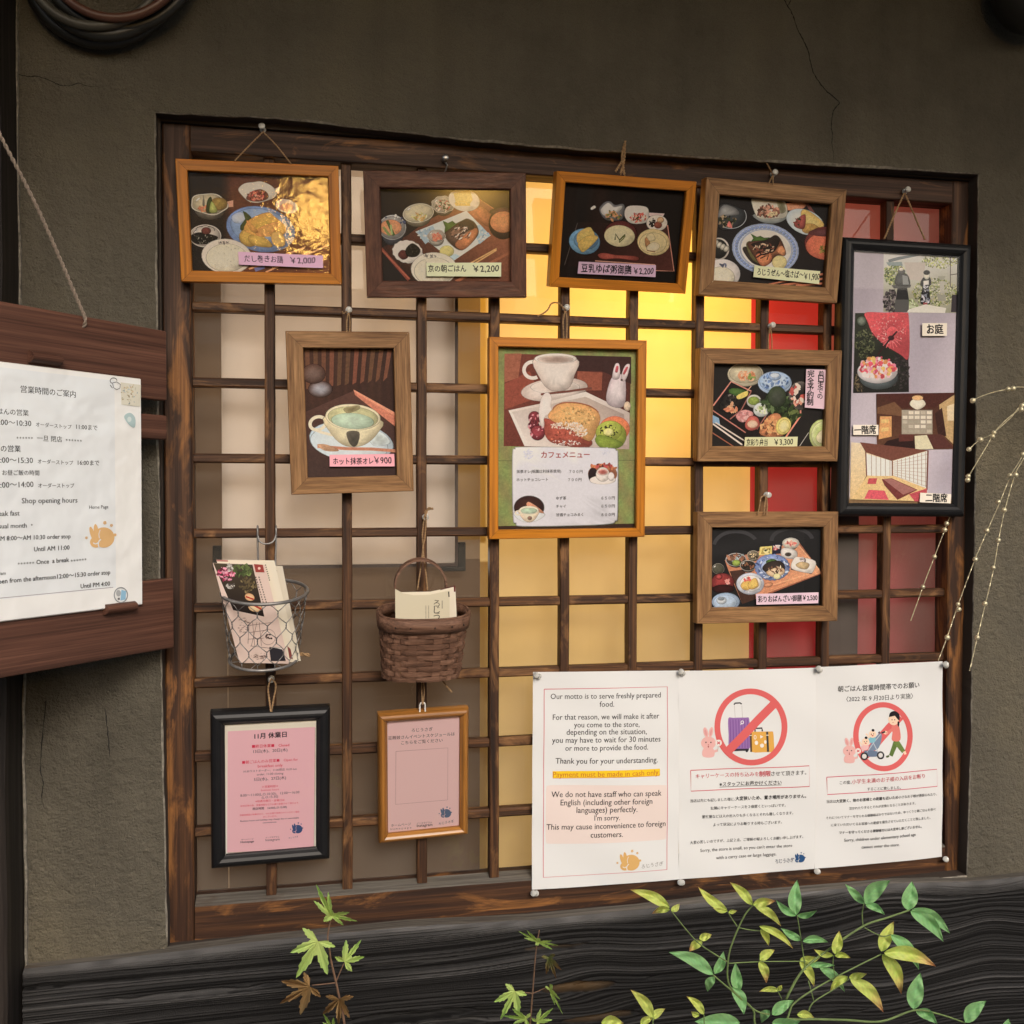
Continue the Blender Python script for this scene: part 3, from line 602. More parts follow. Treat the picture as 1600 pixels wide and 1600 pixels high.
    def text(s, t, x0, y0, x1, y1, c, bold=0.0, hand=0.0, ysc=1.0):
        bold = max(bold, s.minb); v, f = glyphs(t, 0.0); v = v.copy(); a, b = s.loc(x0, y0), s.loc(x1, y1)
        xmin, xmax = v[:, 0].min(), v[:, 0].max(); sc = np.linalg.norm(b-a)/(xmax-xmin)
        if hand:
            p = s.r.uniform(0, 9); X, Y = v[:, 0].copy(), v[:, 1].copy()
            v[:, 0] += hand*(np.sin(Y*5.1+X*1.3+p)+.6*np.sin(X*3.7-p)); v[:, 1] += hand*(np.sin(X*4.3+p*2)+.7*np.sin(X*2.1+Y*3+p))+hand*.9*np.sin(X*6.1+p)
        e = (b-a)/np.linalg.norm(b-a); nn = np.array([-e[1], e[0]])
        uv = a+np.outer((v[:, 0]-xmin)*sc, e)+np.outer(v[:, 1]*sc*ysc, nn)
        for ox, oy in (((0, 0),) if bold < .005 else ((-.9, 0), (.9, 0)) if bold < .013 else ((-1, -.6), (1, -.6), (0, .9), (0, 0))): s.add(list(uv+(e*ox+nn*oy)*bold*1.15*sc), f, [s.col(c)]*len(uv))
    def vtext(s, t, x, y0, y1, c, bold=0.0, hand=0.0, x1=None):     # stacked from top to bottom, centred on x
        st = (y1-y0)/len(t); x1 = x if x1 is None else x1
        for i, ch in enumerate(t):
            if ch == '　': continue
            xc = x+(x1-x)*i/max(1, len(t)-1); yb_ = y0+st*(i+0.88); w_ = st*0.46; s.text(ch, xc-w_, yb_, xc+w_, yb_, c, bold, hand)
    def build(s, name, mat, parent, zoff=0.0, matrix=None, post=None, label=None):
        V = np.array(s.V); V[:, 2] += zoff
        if post is not None: V = post(V)
        elif matrix is not None: pass
        return mk(name, (V, s.F), mat, parent, local=True, cols=s.C, label=label)
    # ---- pieces of a printed food picture
    def bowl(s, cx, cy, rx, ry, out=(150, 145, 135), inn=(200, 196, 186), rim=(228, 224, 216), deep=0.6, rot=0, lobes=0, la=.05, body=True):
        if body: s.ell(cx, cy+ry*deep, rx*.82, ry*.95, out, tuple(q*.55 for q in out), rot)
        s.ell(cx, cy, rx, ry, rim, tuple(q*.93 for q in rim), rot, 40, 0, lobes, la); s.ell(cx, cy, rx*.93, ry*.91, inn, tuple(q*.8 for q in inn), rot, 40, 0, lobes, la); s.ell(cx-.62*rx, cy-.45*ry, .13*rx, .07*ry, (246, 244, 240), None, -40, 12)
    def egg(s, pts, c=(236, 200, 92), side=(205, 160, 50)):
        s.blob(pts, c, side, 3)
    def emblem(s, cx, cy, r, c, bgc):
        s.ell(cx+.16*r, cy+.14*r, .78*r, .74*r, c, None, 0, 36); s.ell(cx-.42*r, cy+.48*r, .42*r, .40*r, c)
        for (x0, y0, x1, y1, w_) in [(-.55, .25, -.78, -.5, .16), (-.34, .12, -.44, -.72, .17)]:
            mx, my = cx+(x0+x1)/2*r, cy+(y0+y1)/2*r; s.ell(mx, my, .54*r, w_*r, c, None, math.degrees(math.atan2(y1-y0, x1-x0)))
        s.line([(cx-.10*r, cy-.42*r), (cx-.2*r, cy-.1*r), (cx-.16*r, cy+.2*r)], .05*r, bgc)
        s.ring(cx+.06*r, cy+.62*r, .34*r, .40*r, .08*r, bgc, 0, 18, 120, 250); s.ring(cx-.44*r, cy+.46*r, .2*r, .18*r, .07*r, bgc, 0, 12, 20, 160)
        s.ell(cx+.98*r, cy-.05*r, .11*r, .11*r, c)
        for (fx, fy, fr) in [(.24, -.93, .13), (.72, -.74, .11), (-1.1, .16, .10)]:
            for k in range(5):
                a = k*1.2566+.3; s.ell(cx+(fx+math.cos(a)*fr*.62)*r, cy+(fy+math.sin(a)*fr*.62)*r, fr*.42*r, fr*.42*r, c, None, 0, 10)
def mixc(a, b, t): return tuple(a[k]*(1-t)+b[k]*t for k in range(3))
# ------------------------------------------------------------------ hanging picture frames
def frame_matrix(y0, cx, cz, ro, ti, ya):
    B = Matrix(((1, 0, 0), (0, 0, -1), (0, 1, 0))); Rm = B @ Matrix.Rotation(ya, 3, 'Y') @ Matrix.Rotation(ti, 3, 'X') @ Matrix.Rotation(ro, 3, 'Z')
    m = Rm.to_4x4(); m.translation = Vector((cx, y0, cz)); return m
def moulding(kind, wd, dp):
    if kind == 'flat': return [(0, -dp), (0, -.0008), (.0008, 0), (wd-.001, 0), (wd, -.0012), (wd, -.0088)]
    if kind == 'wide': return [(0, -dp), (0, -.001), (.001, 0), (wd-.0015, -.0004), (wd, -.002), (wd, -.0088)]
    return [(0, -dp), (0, -.009), (wd*.06, -.0055), (wd*.2, -.0022), (wd*.4, -.0003), (wd*.55, 0), (wd*.75, -.0018), (wd*.9, -.005), (wd, -.0065), (wd, -.0095)]
class Framed:
    def __init__(s, label, par, kind, wd, mats, dp=0.018, gain=1.0, seed=1, name='picture_frame', group=None):
        y0, cx, cz, s.w, s.h, ro, ti, ya = par; s.mw = frame_matrix(y0, cx, cz, ro, ti, ya)
        s.root = empty(name, None, label, 'picture frame', group or 'framed pictures on the lattice', mat=s.mw); s.wd = wd
        inv = s.mw.inverted(); n = np.array(s.mw.to_3x3() @ Vector((0, 0, 1))); gain *= 1.42
        prof = moulding(kind, wd, dp); w_, h_ = s.w, s.h; V, F, mi = [], [], []
        for side in range(4):
            L = w_ if side % 2 == 0 else h_; off = h_/2 if side % 2 == 0 else w_/2; base = len(V); st = 7 if kind == 'wide' else 3; m = len(prof)
            rr = random.Random(seed*9+side)
            for i in range(st+1):
                for (u, z) in prof:
                    a = -L/2+u+.00022+(L-2*u-.00044)*i/st; b = off-u
                    x, y = [(a, b), (b, -a), (-a, -b), (-b, a)][side]
                    V.append((x, y, z))
            for i in range(st):
                for k in range(m-1): F.append((base+i*m+k, base+i*m+k+1, base+(i+1)*m+k+1, base+(i+1)*m+k)[::-1]); mi.append(side % 2)
        mk('frame', (V, F), mats, s.root, local=True, mi=mi, smooth=False)
        bx = [box(-w_/2+.0015, w_/2-.0015, -h_/2+.0015, h_/2-.0015, -dp, -.0102)]
        mk('backing', join(*bx), M['black_z'], s.root, local=True)
        s.zp = -.0094
        def tl(px, py, inv=inv, n=n, mw=s.mw, zp=s.zp):
            p0 = np.array(mw @ Vector((0, 0, zp))); return np.array(inv @ Vector(at_plane(px, py, p0, n)))
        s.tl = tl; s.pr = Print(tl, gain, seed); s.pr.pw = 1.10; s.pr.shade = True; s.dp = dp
        e = wd-.002; s.rect = (-w_/2+e, w_/2-e, -h_/2+e, h_/2-e)
    def bgfill(s, fn, nx=26, ny=20):            # background over the whole opening
        x0, x1, y0, y1 = s.rect; uv, cols, F = [], [], []
        for j in range(ny+1):
            for i in range(nx+1): u, v = i/nx, j/ny; uv.append((x0+(x1-x0)*u, y1+(y0-y1)*v)); cols.append(s.pr.col(fn(u, v)))
        for j in range(ny):
            for i in range(nx): a = j*(nx+1)+i; F.append((a, a+nx+1, a+nx+2, a+1))
        s.pr.add(uv, F, cols)
    def clipdone(s, name='photo_print', mat='print', glass='fglass'):
        # trim what sticks out of the opening, then link print and pane
        x0, x1, y0, y1 = s.rect; P = s.pr
        for i, (x, y, z) in enumerate(P.V): P.V[i] = (min(max(x, x0), x1), min(max(y, y0), y1), z)
        P.build(name, M[mat], s.root, s.zp)
        if glass: mk('glass', quad([(x0, y0, s.zp+.0035), (x1, y0, s.zp+.0035), (x1, y1, s.zp+.0035), (x0, y1, s.zp+.0035)]), M[glass], s.root, local=True)
    def sticker(s, corners, c, name='price_label', z=.0032, view=None):   # paper strip stuck on the print/glass; returns its Print
        q = Print(s.tl, s.pr.g*.82, 5)
        if view: q.view(*view)
        q.grid(corners, lambda u, v: tuple(k*(0.97+.03*u) for k in c), 6, 2); s._st = (q, name, z+.0010); return q
    def stick(s):
        q, name, z = s._st; q.build(name, M['label'], s.root, s.zp+z)
    def cord(s, paths, r=.0009):
        inv = np.array(s.mw.inverted())
        vf = join(*[twine(p, r) for p in paths]); v = np.c_[vf[0], np.ones(len(vf[0]))] @ inv.T
        mk('cord', (v[:, :3], vf[1]), M['twine'], s.root, local=True)
def nzf(seed):
    r = np.random.RandomState(seed); ph = r.rand(6, 3)*6.28; fr = r.rand(6, 2)*9+2
    return lambda u, v: sum(math.sin(u*fr[k, 0]+v*fr[k, 1]*(1 if k % 2 else -1)+ph[k, 0]) for k in range(6))/6
PF = {'F1': (-0.03, 0.091, 1.7932, 0.2002, 0.1497, 0.032, 0.103, 0.0344), 'F2': (-0.03, 0.3297, 1.7907, 0.2138, 0.1616, 0.0259, 0.1351, -0.0722), 'F3': (-0.035, 0.5725, 1.8037, 0.1981, 0.1502, -0.0049, 0.2457, 0.0067), 'F4': (-0.035, 0.7946, 1.8049, 0.2137, 0.1593, -0.0152, 0.1217, 0.0064), 'F5': (-0.03, 0.2044, 1.5536, 0.1592, 0.2101, 0.0322, 0.0401, 0.0441), 'F6': (-0.028, 0.4983, 1.5229, 0.2201, 0.2722, 0.0075, 0.0418, -0.0154), 'F7': (-0.028, 0.7953, 1.5741, 0.2149, 0.1595, 0.0084, 0.0748, -0.023), 'F8': (-0.028, 0.7941, 1.3432, 0.2126, 0.1587, 0.0003, -0.0002, -0.0463), 'F9': (-0.035, 1.0065, 1.6168, 0.2074, 0.4038, -0.0072, 0.0115, -0.0113), 'F10': (-0.028, 0.1013, 1.0646, 0.1507, 0.2087, -0.002, 0.0808, 0.0439), 'F11': (-0.026, 0.301, 1.068, 0.1225, 0.1811, 0.0195, 0.1207, 0.0463)}
OR, OA, UM, AM, BF = [M['orange_x'], M['orange_y']], [M['oak_x'], M['oak_y']], [M['umber_x'], M['umber_y']], [M['amber_x'], M['amber_y']], [M['blackframe']]*2
W_, K_ = (232, 228, 220), (24, 20, 18)
GREENS = [(70, 95, 35), (110, 130, 50), (45, 62, 25), (150, 160, 80)]; REDS = [(150, 40, 25), (190, 70, 45), (110, 30, 22), (205, 120, 90), (90, 40, 25)]
RICE = [(226, 222, 205), (205, 200, 180), (238, 235, 222), (190, 184, 162)]
def rice(p, cx, cy, rx, ry): p.ell(cx, cy, rx, ry, (218, 213, 195), (190, 184, 165)); p.scat(cx, cy, rx*.95, ry*.95, 120, 6, RICE, 2.2)
def shiso(p, pts): p.blob(pts, (78, 112, 42), (50, 82, 30), 2)
def shadow_bg(a, b, seed, amt=.3):
    n = nzf(seed); return lambda u, v: mixc(a, b, min(1, max(0, .5+amt*n(u*1.0, v*1.0)+.35*(v-.5))))
# --- rolled omelette set
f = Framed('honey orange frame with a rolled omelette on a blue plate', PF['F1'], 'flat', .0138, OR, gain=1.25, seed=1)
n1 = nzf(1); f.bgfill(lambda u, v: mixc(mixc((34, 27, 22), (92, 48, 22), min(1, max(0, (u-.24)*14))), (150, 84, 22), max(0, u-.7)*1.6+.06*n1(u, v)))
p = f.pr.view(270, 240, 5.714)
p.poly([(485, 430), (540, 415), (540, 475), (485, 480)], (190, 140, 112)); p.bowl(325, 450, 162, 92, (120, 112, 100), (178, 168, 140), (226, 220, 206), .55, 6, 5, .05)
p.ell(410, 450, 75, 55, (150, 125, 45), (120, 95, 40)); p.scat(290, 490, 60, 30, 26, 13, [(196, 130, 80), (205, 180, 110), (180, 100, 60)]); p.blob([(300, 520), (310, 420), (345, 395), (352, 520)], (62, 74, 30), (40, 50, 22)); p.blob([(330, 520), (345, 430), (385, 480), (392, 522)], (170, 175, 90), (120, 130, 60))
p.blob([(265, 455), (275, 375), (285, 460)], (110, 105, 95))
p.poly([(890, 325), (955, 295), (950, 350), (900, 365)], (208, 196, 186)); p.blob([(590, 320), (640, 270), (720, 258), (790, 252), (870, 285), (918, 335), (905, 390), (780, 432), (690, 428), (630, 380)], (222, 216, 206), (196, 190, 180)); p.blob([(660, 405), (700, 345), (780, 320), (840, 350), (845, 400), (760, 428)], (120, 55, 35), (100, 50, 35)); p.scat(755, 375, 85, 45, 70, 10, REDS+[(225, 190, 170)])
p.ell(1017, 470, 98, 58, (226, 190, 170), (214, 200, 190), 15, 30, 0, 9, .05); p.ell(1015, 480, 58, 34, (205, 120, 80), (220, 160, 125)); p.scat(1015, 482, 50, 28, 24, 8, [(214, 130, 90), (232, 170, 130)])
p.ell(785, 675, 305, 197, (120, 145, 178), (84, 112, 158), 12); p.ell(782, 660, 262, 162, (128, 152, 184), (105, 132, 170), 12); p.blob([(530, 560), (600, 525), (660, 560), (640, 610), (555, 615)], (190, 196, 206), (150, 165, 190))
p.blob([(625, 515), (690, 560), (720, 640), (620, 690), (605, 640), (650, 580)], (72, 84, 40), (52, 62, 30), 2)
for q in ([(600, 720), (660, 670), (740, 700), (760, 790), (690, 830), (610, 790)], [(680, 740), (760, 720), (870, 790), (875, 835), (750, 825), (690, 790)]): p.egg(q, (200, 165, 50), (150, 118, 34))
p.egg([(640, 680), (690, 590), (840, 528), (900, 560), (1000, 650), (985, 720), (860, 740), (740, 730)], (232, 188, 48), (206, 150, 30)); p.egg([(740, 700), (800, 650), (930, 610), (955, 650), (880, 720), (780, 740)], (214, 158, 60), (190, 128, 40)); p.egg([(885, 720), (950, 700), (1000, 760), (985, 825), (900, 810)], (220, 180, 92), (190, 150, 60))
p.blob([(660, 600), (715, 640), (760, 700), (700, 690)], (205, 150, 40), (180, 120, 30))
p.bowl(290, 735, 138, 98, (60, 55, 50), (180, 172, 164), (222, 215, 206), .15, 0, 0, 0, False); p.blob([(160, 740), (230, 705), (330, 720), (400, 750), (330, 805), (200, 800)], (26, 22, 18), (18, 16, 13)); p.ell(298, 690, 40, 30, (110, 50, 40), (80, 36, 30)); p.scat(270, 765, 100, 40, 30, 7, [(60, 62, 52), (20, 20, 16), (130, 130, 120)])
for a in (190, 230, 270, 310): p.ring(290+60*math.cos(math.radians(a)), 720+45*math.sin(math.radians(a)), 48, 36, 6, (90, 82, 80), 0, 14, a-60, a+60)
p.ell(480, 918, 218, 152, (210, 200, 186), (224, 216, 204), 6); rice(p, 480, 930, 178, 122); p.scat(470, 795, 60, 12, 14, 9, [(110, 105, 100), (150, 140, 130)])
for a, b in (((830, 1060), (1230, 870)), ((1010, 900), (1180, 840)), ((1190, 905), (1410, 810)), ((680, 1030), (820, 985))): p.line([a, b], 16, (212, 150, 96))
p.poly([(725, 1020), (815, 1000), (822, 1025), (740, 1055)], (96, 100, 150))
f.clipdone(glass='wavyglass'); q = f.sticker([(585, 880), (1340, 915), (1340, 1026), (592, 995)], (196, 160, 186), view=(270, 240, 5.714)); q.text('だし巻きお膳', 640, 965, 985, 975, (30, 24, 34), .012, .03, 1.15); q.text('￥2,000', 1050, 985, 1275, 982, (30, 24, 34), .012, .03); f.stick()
f.cord([[at(411, 206, -.020), at(391, 226, -.026), at(367, 251, -.040)], [at(411, 206, -.020), at(431, 226, -.026), at(455, 256, -.040)]])
# --- breakfast set in the umber frame
f = Framed('dark umber frame with grilled fish on a square white plate', PF['F2'], 'wide', .0215, UM, gain=1.25, seed=2)
f.bgfill(shadow_bg((30, 26, 26), (44, 38, 36), 2)); p = f.pr.view(560, 250, 5.926)
p.poly([(200, 820), (450, 700), (640, 560), (1080, 330), (1260, 450), (1430, 700), (1430, 1140), (480, 1140)], [(60, 34, 26), (80, 44, 32), (110, 60, 40), (120, 66, 42), (150, 84, 46), (140, 80, 46), (110, 60, 36), (34, 26, 24)])
p.line([(205, 820), (470, 1110)], 34, (128, 56, 36)); p.line([(205, 820), (470, 1100)], 12, (160, 80, 50)); p.poly([(1120, 370), (1260, 460), (1225, 500), (1110, 420)], (120, 60, 52))
p.blob([(1000, 470), (1130, 430), (1230, 520), (1220, 620), (1110, 560)], (166, 92, 48), (140, 76, 42))
p.bowl(315, 625, 122, 112, (84, 88, 100), (150, 150, 150), (176, 178, 180), .5); p.scat(315, 590, 118, 80, 34, 11, [(60, 70, 100), (210, 210, 206)], 1.4); p.ell(300, 625, 96, 70, (224, 160, 104), (200, 130, 80)); p.line([(265, 560), (330, 700)], 26, (70, 92, 44)); p.line([(230, 620), (290, 700)], 22, (120, 140, 80)); p.line([(300, 600), (310, 690)], 18, (150, 170, 110))
p.bowl(555, 492, 140, 86, (150, 140, 118), (196, 188, 160), (226, 220, 200), .5, -8); p.scat(565, 525, 75, 36, 50, 11, [(205, 196, 130), (150, 150, 60), (226, 222, 190), (190, 150, 80)], 3)
p.bowl(785, 412, 105, 76, (120, 112, 100), (170, 164, 150), (222, 214, 200), .4, 0, 9, .05); p.scat(780, 420, 78, 52, 50, 12, [(150, 60, 50), (70, 80, 46), (226, 210, 196), (120, 110, 90)])
p.ell(978, 372, 142, 100, (224, 218, 206), (200, 194, 182), 12); p.poly([(880, 310), (1030, 275), (1060, 370), (1030, 410), (900, 395)], (232, 212, 130)); p.poly([(890, 395), (1030, 410), (1040, 425), (900, 425)], (196, 170, 80)); p.line([(890, 400), (960, 380), (1030, 410)], 8, (206, 180, 90))
p.ell(1340, 590, 130, 140, (60, 40, 36), (40, 28, 26)); p.ell(1345, 480, 126, 40, (96, 56, 52), (50, 34, 34)); p.ell(1340, 575, 116, 95, (206, 136, 70), (180, 108, 52))
p.poly([(525, 665), (1000, 470), (1225, 700), (880, 935)], [(176, 186, 190), (206, 208, 204), (190, 196, 196), (214, 212, 204)]); p.poly([(1050, 620), (1130, 600), (1220, 700), (1120, 780)], (150, 176, 190)); p.poly([(540, 670), (690, 610), (730, 690), (620, 780)], (146, 168, 182)); p.poly([(790, 900), (900, 870), (940, 890), (880, 932)], (160, 182, 192))
p.scat(640, 690, 90, 60, 30, 9, [(120, 150, 176), (214, 216, 214)]); p.scat(1130, 690, 70, 60, 30, 9, [(120, 150, 176), (214, 216, 214)])
shiso(p, [(785, 565), (830, 585), (870, 565), (900, 590), (940, 570), (950, 610), (850, 680), (800, 680), (805, 620)])
p.blob([(800, 690), (850, 640), (970, 560), (1060, 570), (1110, 660), (1070, 740), (960, 832), (860, 780)], (120, 92, 76), (60, 44, 36)); p.blob([(900, 770), (1060, 640), (1105, 660), (1060, 750), (965, 830)], (196, 122, 56), (140, 80, 40)); p.blob([(930, 600), (1000, 545), (1060, 580), (1060, 640), (980, 640)], (44, 40, 44), (36, 32, 34)); p.scat(950, 680, 95, 60, 60, 12, [(206, 196, 190), (90, 66, 56), (60, 46, 42), (150, 110, 90)], 3, -35)
p.bowl(722, 705, 80, 58, (190, 184, 172), (170, 160, 150), (214, 208, 196), .6, 0, 6, .04); p.scat(722, 712, 50, 36, 40, 11, [(222, 120, 80), (200, 90, 56), (236, 160, 120)])
p.ell(818, 845, 62, 50, (206, 196, 120), (180, 172, 100))
p.ell(455, 850, 136, 102, (224, 218, 210), (196, 190, 184), 10, 40, 0, 14, .035); p.blob([(370, 880), (400, 838), (450, 850), (455, 900), (410, 920)], (90, 40, 32), (70, 30, 26)); p.blob([(440, 830), (500, 775), (570, 830), (540, 890), (460, 890)], (30, 28, 22), (22, 22, 18)); p.scat(505, 835, 50, 40, 24, 8, [(20, 20, 16), (56, 54, 44)])
for k in range(2): p.line([(1040, 955+k*26), (1280, 820+k*14)], 13, (214, 166, 96))
p.line([(900, 1130), (1420, 850)], 30, (150, 84, 44)); p.ell(700, 1010, 208, 150, (222, 216, 200), (206, 200, 186)); rice(p, 700, 1030, 178, 122); p.scat(660, 890, 60, 14, 18, 9, [(120, 116, 110)])
f.clipdone(glass='matteglass'); q = f.sticker([(628, 955), (1320, 952), (1318, 1082), (630, 1078)], (196, 200, 168), view=(560, 250, 5.926)); q.text('京の朝ごはん', 645, 1035, 995, 1032, (26, 24, 22), .016, .025, 1.15); q.text('￥2,200', 1060, 1040, 1300, 1034, (26, 24, 22), .014, .025); f.stick()
# --- tofu skin porridge
f = Framed('honey orange frame with porridge bowls on a black tray', PF['F3'], 'flat', .0133, OR, gain=1.2, seed=3)
f.bgfill(lambda u, v: mixc((26, 19, 16), (58, 32, 24), max(0, min(1, .35+.5*math.sin(u*26)*.3-abs(u-.33)*1.2)))); p = f.pr.view(850, 250, 6.4)
p.poly([(340, 620), (1230, 650), (1300, 1110), (200, 1060)], [(34, 22, 19), (66, 34, 28), (86, 42, 34), (30, 20, 18)]); p.line([(1235, 650), (1300, 1112), (1100, 1105)], 9, (190, 130, 110)); p.line([(335, 630), (205, 1050)], 6, (90, 80, 76))
p.blob([(470, 480), (500, 458), (515, 475), (480, 495)], (214, 210, 206))
p.blob([(555, 500), (600, 430), (660, 415), (710, 450), (790, 440), (805, 500), (780, 590), (700, 605), (610, 590)], (150, 150, 152), (84, 84, 90)); p.blob([(570, 500), (640, 430), (700, 470), (780, 460), (740, 520), (620, 560)], (210, 208, 206), (170, 170, 170)); p.scat(690, 555, 80, 45, 46, 13, [(70, 72, 36), (190, 130, 70), (110, 110, 50), (206, 150, 100)])
p.poly([(1030, 525), (1205, 535), (1185, 575), (1040, 560)], (196, 176, 176)); p.blob([(815, 500), (860, 462), (990, 465), (1040, 500), (1035, 600), (980, 632), (870, 628), (815, 570)], (226, 222, 218), (196, 190, 186)); p.scat(940, 575, 82, 42, 60, 12, [(170, 44, 28), (205, 80, 50), (226, 196, 170), (90, 80, 44), (140, 50, 36)])
p.ell(1128, 630, 100, 77, (230, 224, 216), (206, 198, 190)); p.scat(1085, 625, 32, 40, 30, 10, [(30, 26, 24), (54, 46, 40)]); p.ell(1140, 650, 36, 32, (140, 70, 44), (110, 52, 34)); p.ell(1165, 600, 30, 26, (200, 170, 130), (170, 130, 90))
p.ell(765, 740, 162, 130, (110, 34, 28), (70, 22, 20)); p.ell(755, 760, 148, 104, (214, 206, 170), (196, 186, 146), 4); p.line([(710, 800), (715, 740), (755, 800), (812, 745)], 15, (76, 84, 36)); p.line([(755, 800), (750, 825), (790, 790), (812, 760)], 10, (100, 108, 50))
p.ell(405, 815, 150, 125, (120, 168, 196), (84, 132, 168), 8); p.ell(420, 800, 118, 92, (110, 156, 188), (70, 112, 148)); p.egg([(330, 770), (360, 715), (445, 675), (480, 700), (500, 760), (420, 830), (345, 830)], (226, 200, 104), (206, 176, 80)); p.egg([(345, 830), (430, 760), (520, 760), (525, 800), (400, 915), (360, 890)], (220, 190, 88), (190, 158, 62))
p.ell(1095, 822, 157, 128, (222, 206, 156), (205, 186, 132), 8); p.ell(1090, 830, 130, 100, (206, 190, 140), (214, 198, 150)); p.blob([(1010, 790), (1040, 780), (1060, 850), (1020, 870)], (170, 120, 66), (140, 96, 50)); p.egg([(1030, 870), (1090, 825), (1150, 850), (1130, 900), (1050, 905)], (236, 226, 200), (214, 200, 166)); p.egg([(1030, 760), (1080, 735), (1110, 790), (1060, 810)], (230, 216, 176), (206, 190, 146)); p.line([(1030, 905), (1110, 918)], 10, (120, 84, 44))
p.blob([(540, 950), (600, 930), (720, 950), (920, 965), (925, 1005), (740, 985), (590, 990)], (160, 66, 44), (120, 44, 32)); p.line([(510, 1008), (1110, 1048)], 10, (206, 150, 130))
f.clipdone(); q = f.sticker([(340, 1015), (1110, 1050), (1105, 1170), (328, 1135)], (176, 150, 172), view=(850, 250, 6.4)); q.text('豆乳ゆば粥御膳', 362, 1112, 862, 1135, (24, 20, 26), .02, .03, 1.2); q.text('￥2,200', 885, 1140, 1085, 1140, (24, 20, 26), .018, .03, 1.2); f.stick()
f.cord([[at(977, 220, -.031), at(976, 235, -.030), at(975, 252, -.034), at(970, 272, -.050)], [at(976, 224, -.033), at(972, 245, -.033), at(976, 274, -.050)], [at(972, 252, -.034), at(962, 268, -.048)]], .0016)
# --- salted mackerel
f = Framed('oak frame with grilled mackerel on a blue rimmed round plate', PF['F4'], 'flat', .0215, OA, gain=1.2, seed=4)
f.bgfill(shadow_bg((30, 30, 34), (40, 32, 30), 4)); p = f.pr.view(1090, 260, 6.667)
p.blob([(210, 440), (300, 390), (420, 430), (500, 470), (490, 590), (380, 650), (230, 640)], (64, 70, 76), (40, 42, 46)); p.blob([(215, 470), (280, 400), (400, 440), (430, 500), (300, 520), (215, 530)], (150, 152, 154), (86, 88, 92)); p.scat(310, 570, 90, 60, 44, 16, [(52, 60, 34), (40, 44, 30), (150, 130, 100), (80, 84, 60)]); p.blob([(310, 620), (330, 575), (360, 640)], (210, 110, 100)); p.ring(350, 520, 160, 130, 7, (150, 156, 164), 0, 30, -30, 120)
p.blob([(880, 400), (1110, 365), (1100, 435), (930, 455)], (214, 150, 110), (190, 120, 84)); p.poly([(1105, 370), (1150, 380), (1330, 640), (1290, 640)], (110, 62, 60))
p.blob([(590, 500), (920, 510), (890, 565), (780, 595), (650, 570)], (150, 156, 156), (110, 116, 118)); p.blob([(565, 345), (640, 328), (880, 350), (930, 460), (900, 530), (720, 545), (620, 520)], (214, 208, 196), (186, 184, 172)); p.blob([(830, 360), (890, 375), (915, 460), (860, 480)], (110, 108, 84), (150, 146, 122)); p.scat(740, 470, 112, 56, 70, 19, [(156, 96, 76), (110, 66, 52), (190, 140, 116), (90, 60, 46)]); p.scat(780, 500, 60, 25, 20, 12, [(206, 190, 150)])
p.ell(1120, 580, 200, 122, (214, 214, 210), (176, 190, 200), 22); p.egg([(1080, 480), (1150, 465), (1300, 580), (1290, 640), (1180, 690), (1100, 670)], (238, 216, 132), (206, 172, 78)); p.blob([(1100, 610), (1200, 600), (1260, 650), (1180, 690), (1100, 680)], (176, 140, 60), (150, 116, 50)); p.blob([(1060, 530), (1120, 510), (1110, 640), (1040, 640), (1005, 600)], (170, 70, 60), (120, 48, 44)); p.scat(1035, 580, 40, 50, 20, 11, [(60, 64, 40), (130, 50, 44)])
p.ell(1340, 800, 222, 170, (120, 50, 40), (90, 36, 32)); p.ell(1345, 830, 212, 140, (196, 96, 46), (170, 76, 38)); p.ell(1340, 690, 180, 40, (96, 54, 58), (84, 40, 40)); p.scat(1320, 865, 50, 46, 34, 12, [(110, 110, 40), (80, 86, 34), (150, 130, 50)])
p.ell(220, 860, 105, 112, (220, 214, 208), (190, 184, 178)); p.ell(215, 860, 92, 98, (46, 46, 44), (30, 30, 28)); 
for k in range(4): p.ell(190+k*36, 800+k*20, 26, 32, (190, 186, 176), (120, 118, 110), 30)
p.ell(250, 1120, 188, 150, (206, 200, 196), (180, 176, 176)); rice(p, 240, 1160, 140, 110); p.scat(270, 1025, 40, 16, 10, 16, [(90, 96, 120)])
p.ell(705, 862, 342, 258, (196, 204, 216), (168, 182, 208), 8)
for k in range(44):
    a = k/44*6.283; p.ell(705+math.cos(a)*305*math.cos(.14)-math.sin(a)*226*math.sin(.14), 862+math.cos(a)*305*math.sin(.14)+math.sin(a)*226*math.cos(.14), 19, 15, (108, 128, 176), (140, 158, 196), math.degrees(a)+90, 8)
p.ell(705, 862, 342, 258, (0, 0, 0)) if False else p.ring(705, 862, 342, 258, 8, (120, 140, 184), 8); p.ell(710, 862, 268, 204, (224, 218, 210), (206, 202, 196), 8); p.ring(710, 862, 270, 206, 7, (120, 140, 180), 8)
p.blob([(470, 870), (520, 850), (600, 990), (680, 1040), (560, 1000)], (60, 52, 42), (40, 34, 30)); shiso(p, [(550, 700), (600, 740), (650, 725), (700, 750), (740, 740), (740, 780), (560, 795), (580, 750)])
